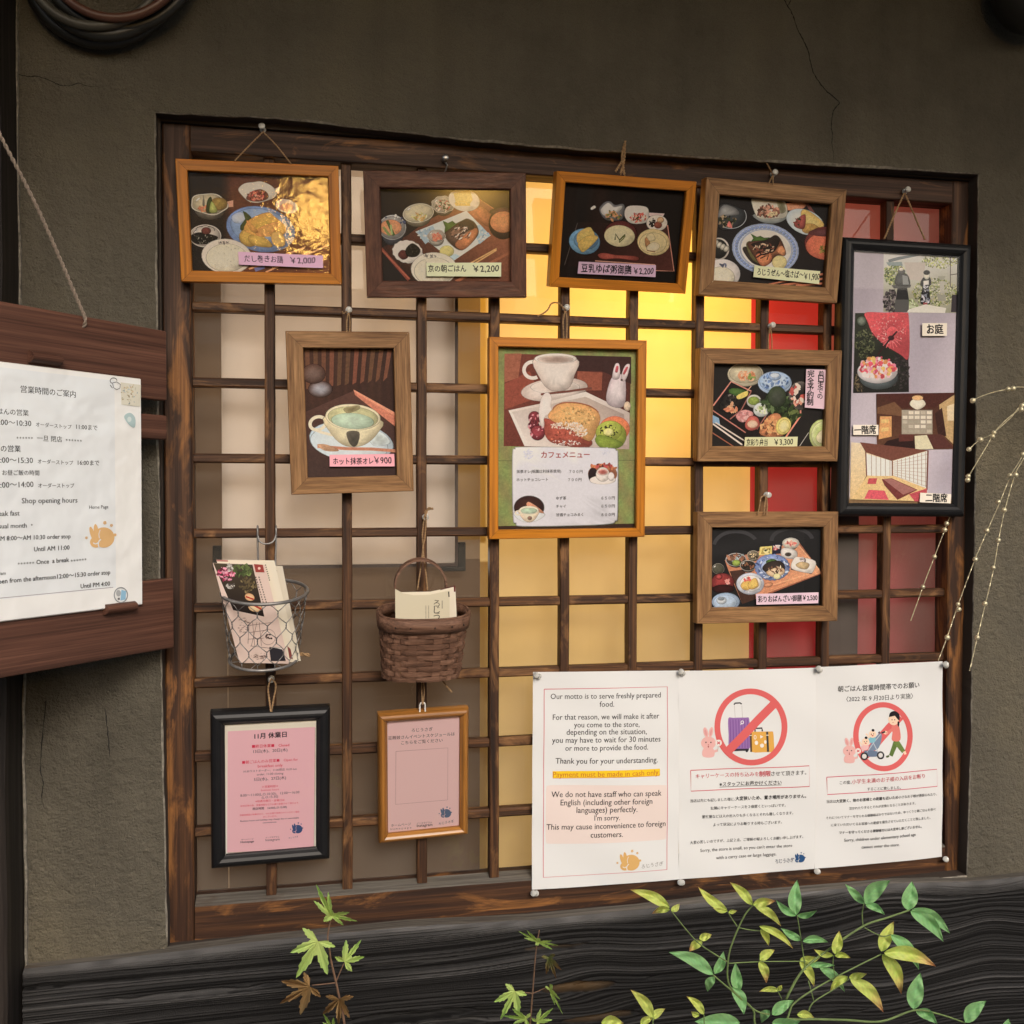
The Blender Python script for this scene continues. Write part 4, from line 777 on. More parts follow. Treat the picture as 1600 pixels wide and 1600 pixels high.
p.blob([(505, 820), (560, 790), (620, 940), (640, 1010), (560, 960)], (112, 106, 62), (84, 80, 50)); p.blob([(520, 815), (600, 780), (720, 770), (800, 720), (860, 760), (910, 880), (900, 930), (820, 930), (760, 1000), (680, 1040), (620, 980)], (150, 92, 48), (70, 44, 34)); p.blob([(560, 810), (700, 770), (800, 725), (850, 760), (820, 850), (760, 900), (640, 860)], (48, 36, 32), (36, 28, 26)); p.blob([(610, 930), (700, 900), (770, 930), (740, 1010), (660, 1030)], (206, 130, 66), (160, 86, 44)); p.blob([(820, 880), (870, 830), (910, 880), (890, 930)], (206, 140, 80), (160, 96, 54)); p.scat(690, 860, 110, 60, 70, 13, [(206, 180, 150), (60, 40, 34), (110, 60, 40), (40, 30, 28)], 2.5); p.line([(610, 950), (660, 920), (740, 910)], 16, (50, 28, 22)); p.line([(650, 960), (700, 935), (735, 930), (720, 975)], 12, (60, 32, 24))
p.ell(850, 1000, 72, 66, (220, 208, 150), (196, 182, 120))
for k in range(3): p.line([(700+k*160, 1240), (1330, 1120+k*50)], 22, (176, 100, 60))
f.clipdone(); q = f.sticker([(578, 1035), (1262, 1095), (1250, 1228), (566, 1155)], (196, 198, 164), view=(1090, 260, 6.667)); q.text('ろじうぜん〜塩さば〜', 605, 1130, 1085, 1165, (24, 24, 22), .018, .03, 1.5); q.text('￥1,900', 1092, 1180, 1255, 1185, (24, 24, 22), .018, .03, 1.5); f.stick()
f.cord([[at(1207, 275, -.020), at(1203, 283, -.045), at(1201, 288, -.047)], [at(1208, 275, -.020), at(1208, 284, -.045), at(1208, 289, -.047)], [at(1207, 273, -.018), at(1203, 264, -.024), at(1198, 255, -.028)]], .0009)
# --- matcha au lait
f = Framed('upright oak frame with a cup of matcha latte on a saucer', PF['F5'], 'flat', .0215, OA, gain=1.1, seed=5)
f.bgfill(lambda u, v: mixc(mixc((70, 40, 28), (46, 26, 22), u*.4+.3*math.sin(u*34)**2), (50, 34, 30), min(1, max(0, (v-.42)*8))), 60, 30); p = f.pr.view(280, 440, 3.333)
for k in range(11): p.poly([(655+k*43, 352), (678+k*43, 352), (682+k*40, 560-k*6), (662+k*40, 560-k*4)], (106+rnd.randint(-14, 14), 62, 36))
p.ell(735, 560, 62, 42, (150, 150, 160), (66, 44, 38)); p.ell(700, 480, 60, 50, (110, 88, 80), (70, 42, 32))
p.poly([(655, 680), (905, 570), (1130, 760), (1140, 1020), (670, 1024)], [(76, 48, 40), (88, 56, 46), (70, 46, 40), (56, 38, 36), (66, 48, 44)]); p.poly([(908, 562), (1130, 700), (1132, 760), (915, 590)], (186, 106, 74)); p.poly([(908, 562), (1130, 685), (1130, 703), (910, 572)], (206, 136, 100))
p.ell(897, 832, 216, 100, (196, 210, 218), (160, 176, 188), 8); p.ell(885, 845, 200, 88, (210, 220, 224), (182, 196, 204), 8); p.blob([(980, 770), (1060, 790), (1095, 840), (1010, 850)], (168, 178, 176), (196, 208, 212))
p.ring(722, 738, 50, 42, 17, (214, 206, 182), -20, 30, 20, 330); p.line([(690, 765), (740, 785), (800, 800)], 14, (206, 198, 176))
p.blob([(765, 700), (1042, 720), (1030, 790), (960, 850), (870, 855), (800, 800)], (214, 206, 172), (168, 158, 128)); p.ell(905, 706, 140, 66, (226, 220, 190), (206, 198, 168), 4); p.ell(905, 708, 128, 56, (188, 186, 140), (160, 158, 118), 4); p.ell(903, 726, 108, 40, (172, 192, 172), (150, 172, 150), 4); p.blob([(860, 660), (930, 645), (935, 665), (880, 685)], (120, 110, 76), (150, 142, 104))
p.blob([(875, 785), (935, 785), (930, 840), (908, 858), (885, 835)], (74, 70, 62), (86, 80, 70)); p.line([(720, 858), (870, 870), (1000, 872), (1135, 882)], 16, (176, 112, 78)); p.blob([(720, 850), (770, 850), (830, 880), (760, 880)], (170, 130, 96))
f.clipdone(); q = f.sticker([(782, 902), (1118, 897), (1120, 962), (783, 963)], (230, 166, 178), view=(280, 440, 3.333)); q.text('ホット抹茶オレ', 800, 950, 1010, 948, (28, 22, 26), .02, .02, 1.25); q.text('￥900', 1014, 948, 1104, 946, (28, 22, 26), .016, .03, 1.2); f.stick()
f.cord([[at(544, 489, -.016), at(542, 503, -.026), at(542, 519, -.034)], [at(545, 489, -.016), at(547, 503, -.026), at(546, 519, -.034)], [at(543, 486, -.012), at(536, 490, -.016), at(535, 486, -.018)]], .0009)
# --- cafe menu
f = Framed('large honey orange frame with a pound cake photo above a cafe menu card', PF['F6'], 'flat', .0126, OR, gain=1.05, seed=6)
f.bgfill(lambda u, v: (128+8*math.sin(u*40+v*31), 134+8*math.sin(u*37-v*29), 76)); p = f.pr.view(740, 480, 4)
p.poly([(150, 1368), (1012, 1352), (1012, 1390), (150, 1390)], (58, 36, 24)); p.line([(155, 960), (1010, 957)], 4, (96, 104, 60))
n6 = nzf(6); PQ = [(193, 290), (985, 310), (972, 888), (188, 868)]
p.grid(PQ, lambda u, v: mixc(mixc((120, 52, 28), (70, 30, 24), u*.9), (96, 34, 22), v*.6+.2*n6(u, v)), 26, 20)
p.poly([(640, 300), (985, 312), (985, 480), (800, 400), (640, 400)], (60, 30, 28)); p.poly([(650, 400), (805, 408), (800, 520), (640, 520)], (140, 66, 34)); p.poly([(193, 480), (350, 400), (420, 560), (193, 640)], (138, 56, 26)); p.poly([(193, 290), (300, 290), (280, 440), (193, 470)], (150, 82, 50))
p.ell(505, 515, 205, 70, (214, 204, 198), (180, 164, 156), -6); p.ell(510, 500, 150, 40, (190, 176, 168), (206, 196, 190)); p.ring(370, 392, 66, 62, 22, (214, 206, 200), 0, 30, 60, 300)
p.blob([(385, 320), (640, 325), (630, 420), (585, 510), (480, 515), (415, 440)], (222, 214, 208), (178, 164, 156)); p.ell(512, 322, 128, 32, (232, 226, 220), (214, 206, 200)); p.ell(512, 327, 108, 24, (150, 128, 118), (190, 176, 168)); p.line([(420, 545), (600, 525), (740, 505)], 14, (112, 60, 46))
p.poly([(218, 645), (430, 600), (700, 528), (975, 660), (972, 888), (320, 868)], [(206, 196, 190), (196, 184, 176), (214, 206, 200), (176, 162, 156), (160, 140, 134), (214, 206, 200)]); p.poly([(240, 655), (700, 560), (940, 670), (960, 860), (340, 868)], [(190, 178, 172), (176, 160, 150), (150, 134, 128), (176, 160, 152), (206, 196, 190)]); p.poly([(218, 645), (240, 655), (345, 868), (318, 868)], (226, 218, 212))
p.blob([(830, 560), (860, 450), (905, 420), (945, 450), (948, 580), (920, 625), (850, 610)], (206, 196, 200), (160, 146, 152)); p.blob([(868, 440), (885, 360), (910, 362), (910, 440)], (216, 206, 208), (180, 166, 170)); p.blob([(920, 445), (945, 370), (975, 362), (960, 430), (940, 460)], (206, 196, 198), (170, 156, 160)); p.blob([(886, 402), (892, 372), (904, 374), (899, 404)], (176, 40, 66)); p.blob([(935, 412), (952, 378), (963, 380), (945, 416)], (176, 40, 66)); p.ell(925, 455, 5, 4, (70, 40, 44)); p.ell(960, 620, 20, 28, (206, 186, 160), (170, 150, 130))
p.ell(380, 690, 36, 38, (130, 20, 44), (90, 12, 30)); p.ell(375, 740, 34, 26, (110, 18, 40), (70, 12, 28)); p.ell(400, 785, 44, 45, (150, 28, 52), (96, 14, 32)); p.scat(390, 740, 45, 80, 40, 6, [(196, 90, 110), (110, 14, 34), (220, 160, 170)])
p.blob([(410, 640), (425, 570), (455, 535), (485, 560), (480, 620), (490, 660), (440, 690), (430, 750), (412, 700)], (236, 230, 226), (206, 196, 192))
p.blob([(445, 730), (470, 700), (720, 820), (715, 875), (640, 875), (500, 850), (450, 800)], (166, 64, 30), (130, 46, 24)); p.blob([(470, 690), (520, 620), (570, 595), (700, 608), (760, 640), (788, 690), (770, 760), (720, 835), (600, 760)], (214, 168, 92), (186, 132, 62)); p.scat(640, 680, 120, 62, 70, 7, [(170, 126, 60), (226, 190, 120), (190, 150, 80)], 1.6); p.scat(580, 740, 105, 22, 120, 5, [(236, 226, 216), (214, 190, 170)], 1.3, None); p.scat(660, 780, 60, 30, 90, 5, [(236, 226, 216), (214, 190, 170)], 1.3); p.scat(590, 810, 110, 40, 40, 6, [(120, 40, 20), (190, 90, 44)]); p.ring(640, 660, 150, 66, 8, (150, 84, 36), 8, 30, 180, 340); p.scat(560, 850, 120, 18, 60, 4, [(236, 228, 222)])
p.ell(880, 760, 92, 76, (226, 130, 30), (190, 90, 20)); p.ell(860, 800, 92, 84, (150, 166, 44), (120, 130, 30), 10); p.ell(845, 775, 80, 62, (170, 180, 60), (140, 150, 40), -14); p.scat(842, 778, 56, 42, 50, 6, [(40, 40, 18), (60, 60, 24)], 2); p.ell(842, 780, 30, 22, (222, 216, 150), (190, 190, 100)); p.blob([(760, 830), (800, 800), (930, 850), (880, 885), (800, 880)], (130, 150, 30), (100, 120, 24))
# the white menu card
cd_ = [(265, 890), (300, 878), (640, 880), (850, 885), (885, 900), (895, 940), (893, 1290), (880, 1330), (840, 1350), (640, 1360), (310, 1364), (270, 1345), (252, 1300), (248, 930)]
p.blob([(x+4, y+5) for x, y in cd_], (86, 92, 60)); p.blob(cd_, (222, 222, 232)); p.scat(340, 920, 30, 28, 30, 7, [(206, 208, 226), (214, 216, 232)], 4); p.scat(825, 905, 25, 20, 20, 6, [(210, 212, 228)], 4)
p.text('カフェメニュー', 422, 940, 724, 938, (150, 36, 44), .024, .008)
DK_ = (40, 38, 44)
for t, x0, y0, x1, y1 in (('抹茶オレ(祇園辻利抹茶使用)', 268, 1036, 546, 1033), ('７００円', 597, 1036, 680, 1036), ('ホットチョコレート', 268, 1087, 464, 1085), ('７００円', 590, 1087, 673, 1086), ('ゆず茶', 515, 1202, 578, 1201), ('６５０円', 798, 1202, 881, 1200), ('チャイ', 515, 1253, 576, 1252), ('６５０円', 798, 1252, 881, 1250), ('甘酒チョコみるく', 515, 1306, 684, 1304), ('８００円', 798, 1306, 881, 1304)): p.text(t, x0, y0, x1, y1, DK_, .014)
p.ell(805, 1042, 88, 60, (120, 60, 36), (150, 90, 50)); p.scat(805, 1005, 78, 22, 26, 13, [(196, 110, 40), (160, 40, 34), (110, 30, 34)]); p.ell(745, 1050, 28, 44, (40, 26, 30)); p.ell(805, 1080, 78, 26, (236, 230, 226), (214, 206, 200)); p.ell(806, 1045, 40, 42, (232, 226, 222), (206, 196, 190)); p.ell(806, 1030, 36, 20, (150, 60, 50), (206, 196, 190)); p.ell(858, 1058, 18, 24, (232, 228, 226), (200, 190, 190))
p.ell(346, 1252, 92, 72, (66, 34, 28), (50, 28, 26)); p.blob([(346, 1218), (425, 1270), (434, 1300), (340, 1250)], (190, 130, 96)); p.blob([(262, 1280), (436, 1290), (400, 1330), (330, 1343), (275, 1320)], (212, 216, 220)); p.blob([(285, 1265), (402, 1265), (385, 1320), (350, 1342), (310, 1325)], (222, 214, 190), (190, 170, 146)); p.ell(345, 1268, 58, 25, (226, 220, 200)); p.ell(345, 1272, 48, 17, (172, 194, 170), (150, 170, 146)); p.ring(278, 1285, 22, 16, 8, (220, 212, 190)); p.ell(350, 1318, 12, 10, (130, 100, 84))
f.clipdone()
f.cord([[at(883, 486, -.016), at(880, 503, -.026), at(881, 531, -.031)], [at(884, 486, -.016), at(886, 503, -.026), at(885, 531, -.031)], [at(882, 484, -.014), at(873, 474, -.018), at(862, 474, -.02), at(856, 484, -.02), at(848, 490, -.02), at(840, 494, -.02)]], .0011)
# --- bento box
f = Framed('oak frame with a black lacquer bento box and an upright pink note in it', PF['F7'], 'flat', .0217, OA, gain=1.1, seed=7)
f.bgfill(shadow_bg((26, 25, 26), (44, 40, 38), 7)); p = f.pr.view(1060, 480, 2.857)
p.ell(300, 300, 78, 52, (206, 196, 172), (170, 162, 140)); p.ell(300, 296, 70, 42, (186, 178, 152), (160, 152, 128)); p.scat(305, 308, 36, 24, 26, 11, [(226, 150, 96), (214, 130, 70), (110, 130, 60), (236, 190, 150)])
p.ell(430, 338, 73, 50, (120, 150, 186), (150, 170, 196)); p.ell(432, 332, 68, 42, (186, 200, 214), (140, 166, 196)); p.scat(432, 332, 60, 36, 44, 7, [(70, 104, 156), (96, 128, 172)]); p.ell(430, 310, 26, 16, (150, 170, 196), (110, 136, 172)); p.ell(430, 304, 18, 9, (196, 206, 216))
p.ell(545, 395, 52, 62, (40, 36, 36), (90, 84, 80)); p.scat(535, 390, 32, 40, 26, 12, [(200, 60, 40), (226, 160, 130), (230, 214, 200)])
p.poly([(150, 455), (232, 330), (545, 470), (480, 580), (400, 590), (300, 600)], (32, 26, 25)); p.line([(155, 440), (235, 332), (325, 375)], 6, (190, 120, 104)); p.line([(545, 460), (545, 485), (478, 582)], 7, (206, 130, 104)); p.line([(325, 375), (280, 460), (230, 500)], 5, (150, 90, 80)); p.line([(152, 460), (300, 560)], 5, (176, 110, 96)); p.line([(400, 470), (350, 545)], 5, (150, 90, 80)); p.line([(325, 352), (260, 430)], 4, (196, 150, 120))
p.blob([(185, 435), (210, 390), (260, 385), (285, 420), (240, 470), (190, 460)], (40, 36, 34), (30, 28, 27)); p.scat(232, 425, 40, 34, 30, 7, [(110, 104, 100), (60, 54, 50), (24, 22, 22)]); shiso(p, [(225, 380), (240, 362), (290, 368), (310, 385), (280, 402)]); p.blob([(262, 395), (305, 375), (305, 395), (270, 410)], (226, 206, 90)); p.scat(235, 450, 30, 18, 18, 9, [(206, 120, 70), (226, 170, 120)])
p.ell(337, 420, 31, 28, (196, 196, 190), (160, 160, 156)); p.ell(336, 418, 24, 18, (140, 160, 60), (110, 130, 44)); p.ell(370, 458, 34, 30, (200, 204, 200), (166, 172, 172)); p.scat(370, 458, 26, 20, 20, 8, [(190, 200, 150), (120, 140, 80), (230, 230, 216)])
p.blob([(385, 420), (410, 375), (440, 400), (480, 395), (495, 430), (460, 460), (410, 465)], (50, 66, 36), (36, 48, 30)); p.scat(435, 425, 55, 40, 40, 13, [(56, 76, 40), (40, 54, 32), (86, 104, 66)], 4); p.ell(440, 400, 40, 46, (70, 76, 66), (50, 62, 40))
p.blob([(258, 485), (290, 460), (330, 470), (322, 500), (280, 512)], (206, 150, 146), (176, 116, 116)); p.scat(292, 484, 30, 18, 14, 9, [(226, 180, 176), (190, 120, 120)]); p.blob([(300, 515), (320, 488), (352, 495), (360, 530), (330, 550), (302, 540)], (196, 96, 76), (150, 56, 44)); p.ell(330, 522, 22, 16, (226, 200, 176), (200, 160, 130))
p.scat(490, 480, 50, 34, 40, 12, [(60, 80, 36), (40, 56, 26), (96, 110, 56)], 2.5); p.blob([(362, 560), (400, 490), (450, 480), (475, 560), (420, 580)], (196, 130, 66), (150, 90, 44)); p.scat(420, 535, 52, 40, 60, 9, [(214, 150, 80), (160, 96, 44), (230, 180, 110), (120, 66, 34)]); p.ell(468, 530, 31, 38, (226, 216, 140), (206, 190, 90), 20); p.ell(470, 530, 22, 28, (236, 228, 170), (220, 206, 120), 20)
p.ell(640, 570, 55, 66, (206, 204, 170), (150, 160, 96)); p.ell(642, 570, 46, 56, (150, 166, 90), (180, 186, 140)); p.egg([(615, 580), (640, 550), (665, 560), (665, 600), (630, 605)], (222, 214, 180), (196, 188, 150))
p.poly([(150, 480), (180, 495), (185, 525), (150, 515)], (120, 156, 186)); p.line([(152, 520), (285, 615)], 7, (206, 196, 186)); p.line([(165, 515), (300, 600)], 6, (196, 186, 176)); p.line([(150, 560), (250, 625)], 5, (150, 86, 56)); p.line([(540, 620), (580, 560)], 3, (170, 166, 160))
f.clipdone(); q = f.sticker([(565, 277), (658, 280), (647, 455), (558, 448)], (206, 178, 190), 'note', view=(1060, 480, 2.857)); q.vtext('前日までの', 631, 286, 412, (26, 22, 26), .016, .02, 625); q.vtext('完全予約制', 585, 282, 440, (26, 22, 26), .02, .02, 580); f.stick()
q = f.sticker([(292, 580), (527, 578), (524, 625), (288, 624)], (196, 196, 156), view=(1060, 480, 2.857)); q.text('京彩り弁当', 298, 616, 392, 615, (24, 24, 20), .02, .03, 1.6); q.text('￥3,300', 422, 615, 506, 612, (24, 24, 20), .016, .02, 1.2); f.stick()
f.cord([[at(1203, 512, -.012), at(1201, 528, -.026), at(1201, 549, -.032)], [at(1204, 512, -.012), at(1206, 528, -.026), at(1206, 549, -.032)]], .0008)
# --- obanzai tray
f = Framed('oak frame with many small dishes on a diagonal wooden tray, lowest of the oak frames', PF['F8'], 'flat', .0222, OA, gain=1.05, seed=8)
n8 = nzf(8); f.bgfill(lambda u, v: mixc((30, 30, 32), (66, 66, 70), max(0, .45*n8(u*1.3, v*1.3)+.25-.6*v))); p = f.pr.view(1000, 780, 4)
p.ring(600, 300, 150, 110, 22, (62, 62, 66), 0, 30, 190, 330); p.ring(950, 260, 140, 90, 24, (58, 58, 62), 0, 30, 180, 350)
p.poly([(530, 380), (985, 265), (1145, 460), (640, 655), (555, 450)], [(176, 110, 70), (190, 126, 82), (214, 150, 100), (190, 120, 74), (190, 124, 80)]); p.line([(985, 265), (1146, 462), (800, 590)], 10, (150, 84, 50)); p.line([(1000, 300), (1120, 440)], 6, (230, 176, 128)); p.poly([(560, 450), (640, 655), (720, 625), (720, 520), (640, 440)], (70, 44, 34))
p.bowl(600, 378, 62, 40, (56, 56, 64), (70, 66, 64), (190, 190, 190), .25); p.scat(595, 365, 48, 24, 30, 12, [(150, 100, 70), (110, 74, 54), (160, 180, 190)]); p.ell(602, 398, 24, 18, (150, 170, 60), (110, 130, 40)); p.bowl(708, 350, 36, 27, (150, 140, 120), (120, 110, 90), (206, 196, 176), .4); p.scat(708, 352, 24, 16, 14, 8, [(60, 50, 40), (200, 180, 140)])
p.poly([(750, 298), (832, 292), (822, 345), (742, 350)], (206, 190, 100)); p.poly([(765, 306), (818, 304), (810, 338), (756, 342)], (170, 150, 60)); p.scat(788, 325, 20, 12, 10, 8, [(60, 60, 30), (226, 216, 150)]); p.poly([(826, 282), (888, 276), (880, 340), (824, 344)], (34, 36, 56)); p.scat(852, 300, 20, 14, 12, 8, [(210, 200, 196), (190, 60, 60)])
p.bowl(942, 275, 50, 32, (150, 146, 136), (206, 202, 190), (226, 222, 214), .3); p.scat(942, 280, 30, 14, 20, 8, [(190, 80, 70), (220, 160, 140)]); p.blob([(885, 315), (910, 305), (975, 325), (970, 370), (900, 365), (882, 345)], (214, 210, 206), (170, 166, 164)); p.ell(925, 345, 18, 11, (60, 54, 50), (90, 80, 70))
p.poly([(960, 375), (1090, 392), (1072, 468), (940, 440)], (60, 44, 40)); p.blob([(965, 370), (1000, 364), (1092, 388), (1080, 450), (1050, 460), (950, 432)], (226, 222, 216), (196, 190, 184)); p.egg([(975, 410), (1010, 392), (1055, 405), (1040, 435), (1000, 432)], (190, 166, 120), (160, 136, 96)); p.scat(1020, 378, 40, 8, 10, 10, [(120, 110, 110), (190, 180, 180)])
p.bowl(675, 415, 48, 32, (120, 116, 110), (60, 54, 48), (196, 192, 184), .35); p.scat(675, 416, 34, 20, 22, 9, [(110, 60, 36), (40, 36, 30), (150, 100, 60)])
p.ell(826, 425, 106, 80, (150, 166, 196), (90, 112, 160), 0, 48, 0, 22, .035); p.scat(826, 425, 100, 74, 90, 8, [(60, 84, 140), (190, 200, 216), (96, 120, 170)]); p.ell(826, 425, 68, 54, (186, 194, 206), (130, 146, 180)); shiso(p, [(790, 385), (820, 374), (850, 380), (840, 400), (795, 402)]); p.blob([(768, 440), (790, 400), (860, 385), (900, 410), (895, 460), (840, 478)], (60, 50, 46), (44, 36, 34)); p.blob([(790, 455), (860, 425), (900, 440), (890, 470), (830, 485)], (214, 196, 160), (170, 140, 104)); p.scat(845, 440, 46, 24, 30, 7, [(90, 60, 44), (230, 214, 186), (130, 90, 60)], 3); p.ell(855, 482, 20, 16, (226, 220, 170), (200, 194, 140))
p.ell(688, 528, 84, 66, (206, 208, 212), (160, 166, 180)); p.scat(688, 528, 78, 60, 30, 8, [(120, 136, 170), (210, 212, 216)]); p.ell(690, 526, 64, 48, (216, 214, 210), (200, 198, 196)); p.egg([(632, 530), (670, 505), (715, 530), (675, 565), (640, 560)], (214, 180, 70), (180, 140, 44)); p.egg([(680, 520), (720, 495), (738, 540), (700, 562), (678, 550)], (226, 196, 84), (180, 140, 44)); p.scat(670, 500, 20, 12, 12, 8, [(196, 50, 40), (220, 100, 80)])
p.bowl(488, 435, 36, 32, (50, 46, 44), (84, 84, 70), (150, 146, 136), .25); p.ell(515, 520, 70, 56, (150, 20, 20), (90, 10, 12)); p.ell(520, 560, 66, 26, (60, 12, 12), (36, 10, 10)); p.ell(492, 485, 18, 15, (170, 36, 36), (110, 16, 18)); p.scat(545, 515, 16, 14, 10, 8, [(236, 150, 140), (240, 200, 190)])
p.ell(535, 640, 84, 54, (176, 190, 206), (120, 140, 166)); p.ell(530, 645, 70, 44, (166, 184, 204), (150, 170, 194)); p.ell(508, 632, 28, 22, (206, 212, 218), (150, 160, 172)); p.ell(506, 622, 18, 10, (120, 130, 140))
p.line([(800, 545), (1055, 465)], 7, (226, 170, 120)); p.line([(815, 560), (1060, 480)], 7, (206, 140, 90)); p.line([(800, 540), (850, 540), (900, 520)], 9, (190, 120, 76)); p.ell(800, 535, 26, 13, (206, 146, 100), (160, 100, 64), -12)
f.clipdone(); q = f.sticker([(718, 590), (1108, 580), (1106, 648), (720, 658)], (206, 182, 196), view=(1000, 780, 4)); q.text('彩りおばんざい御膳￥2,500', 730, 640, 1100, 628, (24, 20, 24), .026, .025, 1.35); f.stick()
f.cord([[at(1197, 776, -.016), at(1195, 790, -.026), at(1194, 804, -.032)], [at(1198, 776, -.016), at(1199, 790, -.026), at(1198, 804, -.032)], [at(1195, 774, -.014), at(1189, 778, -.02), at(1187, 790, -.026), at(1184, 804, -.032)]], .0009)
# --- tall black frame with the rooms
f = Framed('tall black frame with photos of the garden and the tatami rooms, at the right end', PF['F9'], 'round', .0195, BF, .024, gain=1.1, seed=9)
f.bgfill(lambda u, v: mixc((176, 168, 180), (160, 152, 166), .5+.5*math.sin(u*9+v*5)) if v < .968 else (122, 96, 62), 20, 60); p = f.pr.view(1300, 260, 5.333)
Q = [(430, 715), (1065, 735), (1062, 1222), (428, 1212)]; n9 = nzf(9)
p.grid(Q, lambda u, v: mixc((196, 196, 196), (150, 150, 130), min(1, v*1.1+.2*n9(u, v))), 20, 16)
p.scat(520, 900, 90, 90, 330, 8, [(110, 130, 60), (70, 90, 44), (150, 160, 90), (190, 190, 120)], 1.5); p.scat(860, 1050, 190, 120, 620, 7, [(120, 136, 66), (80, 92, 50), (160, 156, 110), (190, 190, 160), (140, 150, 70)], 1.5); p.scat(900, 790, 150, 60, 300, 7, [(150, 160, 80), (190, 196, 120), (206, 206, 190), (120, 130, 80)], 1.5); p.line([(470, 790), (560, 765), (730, 730)], 26, (110, 120, 126)); p.poly([(450, 800), (580, 795), (590, 830), (470, 825)], (130, 146, 150)); p.grid([(600, 800), (780, 800), (760, 960), (640, 940)], lambda u, v: (180, 172, 166), 4, 4)
p.scat(500, 1120, 70, 90, 160, 12, [(96, 88, 92), (60, 56, 58), (130, 120, 124), (44, 42, 44)]); p.scat(640, 1160, 80, 50, 60, 14, [(110, 136, 60), (190, 200, 170), (150, 160, 120)])
p.poly([(545, 1010), (625, 1010), (640, 1110), (530, 1110)], (40, 40, 42)); p.poly([(525, 1110), (640, 1110), (640, 1215), (520, 1215)], (84, 84, 84)); p.poly([(495, 990), (660, 985), (650, 1010), (515, 1018)], (70, 70, 72)); p.blob([(525, 980), (540, 905), (580, 892), (630, 910), (645, 985), (585, 995)], (78, 80, 82), (50, 52, 54)); p.poly([(585, 905), (628, 915), (640, 985), (590, 985)], (130, 134, 136)); p.ell(578, 875, 28, 18, (90, 90, 90)); p.ell(576, 858, 16, 12, (196, 190, 184))
p.blob([(745, 950), (770, 925), (815, 930), (825, 985), (805, 1010), (818, 1130), (780, 1145), (735, 1130), (752, 1010), (735, 990)], (40, 40, 46), (30, 30, 34)); p.scat(780, 1060, 36, 90, 40, 9, [(120, 126, 140), (30, 30, 34), (190, 190, 200)], 2.5); p.ell(788, 912, 21, 28, (226, 220, 206), (190, 190, 176)); p.ell(788, 885, 24, 18, (30, 28, 30)); p.poly([(760, 955), (805, 950), (805, 985), (762, 990)], (214, 210, 206)); p.poly([(760, 1135), (795, 1135), (785, 1175), (762, 1170)], (150, 60, 60)); p.ell(765, 1188, 16, 14, (226, 222, 216))
p.poly([(895, 960), (935, 960), (930, 1060), (900, 1060)], (170, 168, 160)); p.poly([(870, 1065), (950, 1070), (940, 1120), (885, 1120)], (150, 150, 140)); p.poly([(880, 915), (945, 915), (930, 945), (895, 945)], (150, 150, 136)); p.line([(985, 740), (985, 1010)], 6, (70, 60, 54)); p.line([(985, 905), (1062, 895)], 6, (70, 60, 54)); p.line([(985, 800), (1062, 795)], 5, (90, 80, 70)); p.poly([(1000, 1070), (1062, 1070), (1060, 1215), (990, 1215)], (60, 54, 60)); p.poly([(640, 1190), (780, 1150), (950, 1180), (940, 1222), (620, 1218)], (206, 204, 196))
# parasol and flower basin
Q = [(192, 1222), (632, 1222), (640, 1880), (175, 1888)]; p.grid(Q, lambda u, v: mixc((44, 50, 36), (30, 30, 28), v+.3*n9(u*2, v*2)), 16, 20); p.scat(270, 1480, 80, 120, 300, 8, [(70, 76, 44), (44, 54, 34), (96, 100, 70), (30, 34, 24)]); p.ell(245, 1290, 38, 40, (120, 130, 120), (60, 70, 56)); p.scat(560, 1700, 80, 150, 160, 10, [(50, 44, 46), (36, 32, 34), (66, 60, 60)]); p.scat(230, 1790, 50, 90, 50, 12, [(96, 84, 60), (50, 44, 34)], 3)
p.blob([(280, 1224), (440, 1222), (600, 1222), (634, 1260), (634, 1590), (560, 1560), (430, 1480), (340, 1390), (300, 1300)], (176, 20, 44), (190, 30, 50), 5)
for k in range(17):
    a = math.radians(20+k*19); 
    p.line([(490+30*math.cos(a), 1425+30*math.sin(a)), (490+95*math.cos(a), 1425+95*math.sin(a))], 5, (214, 90, 100))
p.scat(470, 1360, 150, 120, 110, 5, [(232, 150, 150), (240, 190, 186), (206, 70, 80)], 1.6); p.ell(500, 1385, 48, 50, (186, 30, 50), (200, 60, 70)); p.line([(540, 1375), (480, 1440), (380, 1570)], 14, (50, 24, 26)); p.ell(490, 1430, 22, 18, (60, 20, 26))
# coordinates of the lower two photos in another enlargement
p.view(1280, 340, 2.222); p.ell(205, 555, 66, 42, (96, 110, 116), (60, 66, 68)); p.ell(201, 535, 68, 40, (206, 200, 200), (170, 166, 170)); p.scat(202, 522, 62, 38, 130, 8, [(206, 40, 90), (236, 130, 160), (240, 190, 200), (232, 150, 60), (240, 200, 90), (190, 20, 60), (236, 226, 226)], 1.2)
Q = [(197, 612), (475, 608), (472, 803), (200, 808)]; p.grid(Q, lambda u, v: mixc((70, 34, 22), (96, 60, 34), v), 10, 8); p.poly([(197, 612), (475, 608), (400, 660), (285, 660)], (74, 30, 20)); p.poly([(285, 668), (392, 668), (392, 752), (285, 752)], (150, 140, 126))
for k in range(5):
    for j in range(5): p.poly([(288+k*21, 672+j*16), (305+k*21, 672+j*16), (305+k*21, 683+j*16), (288+k*21, 683+j*16)], (lambda q: (206+q, 198+q, 182+q))(rnd.randint(-60, 24)))
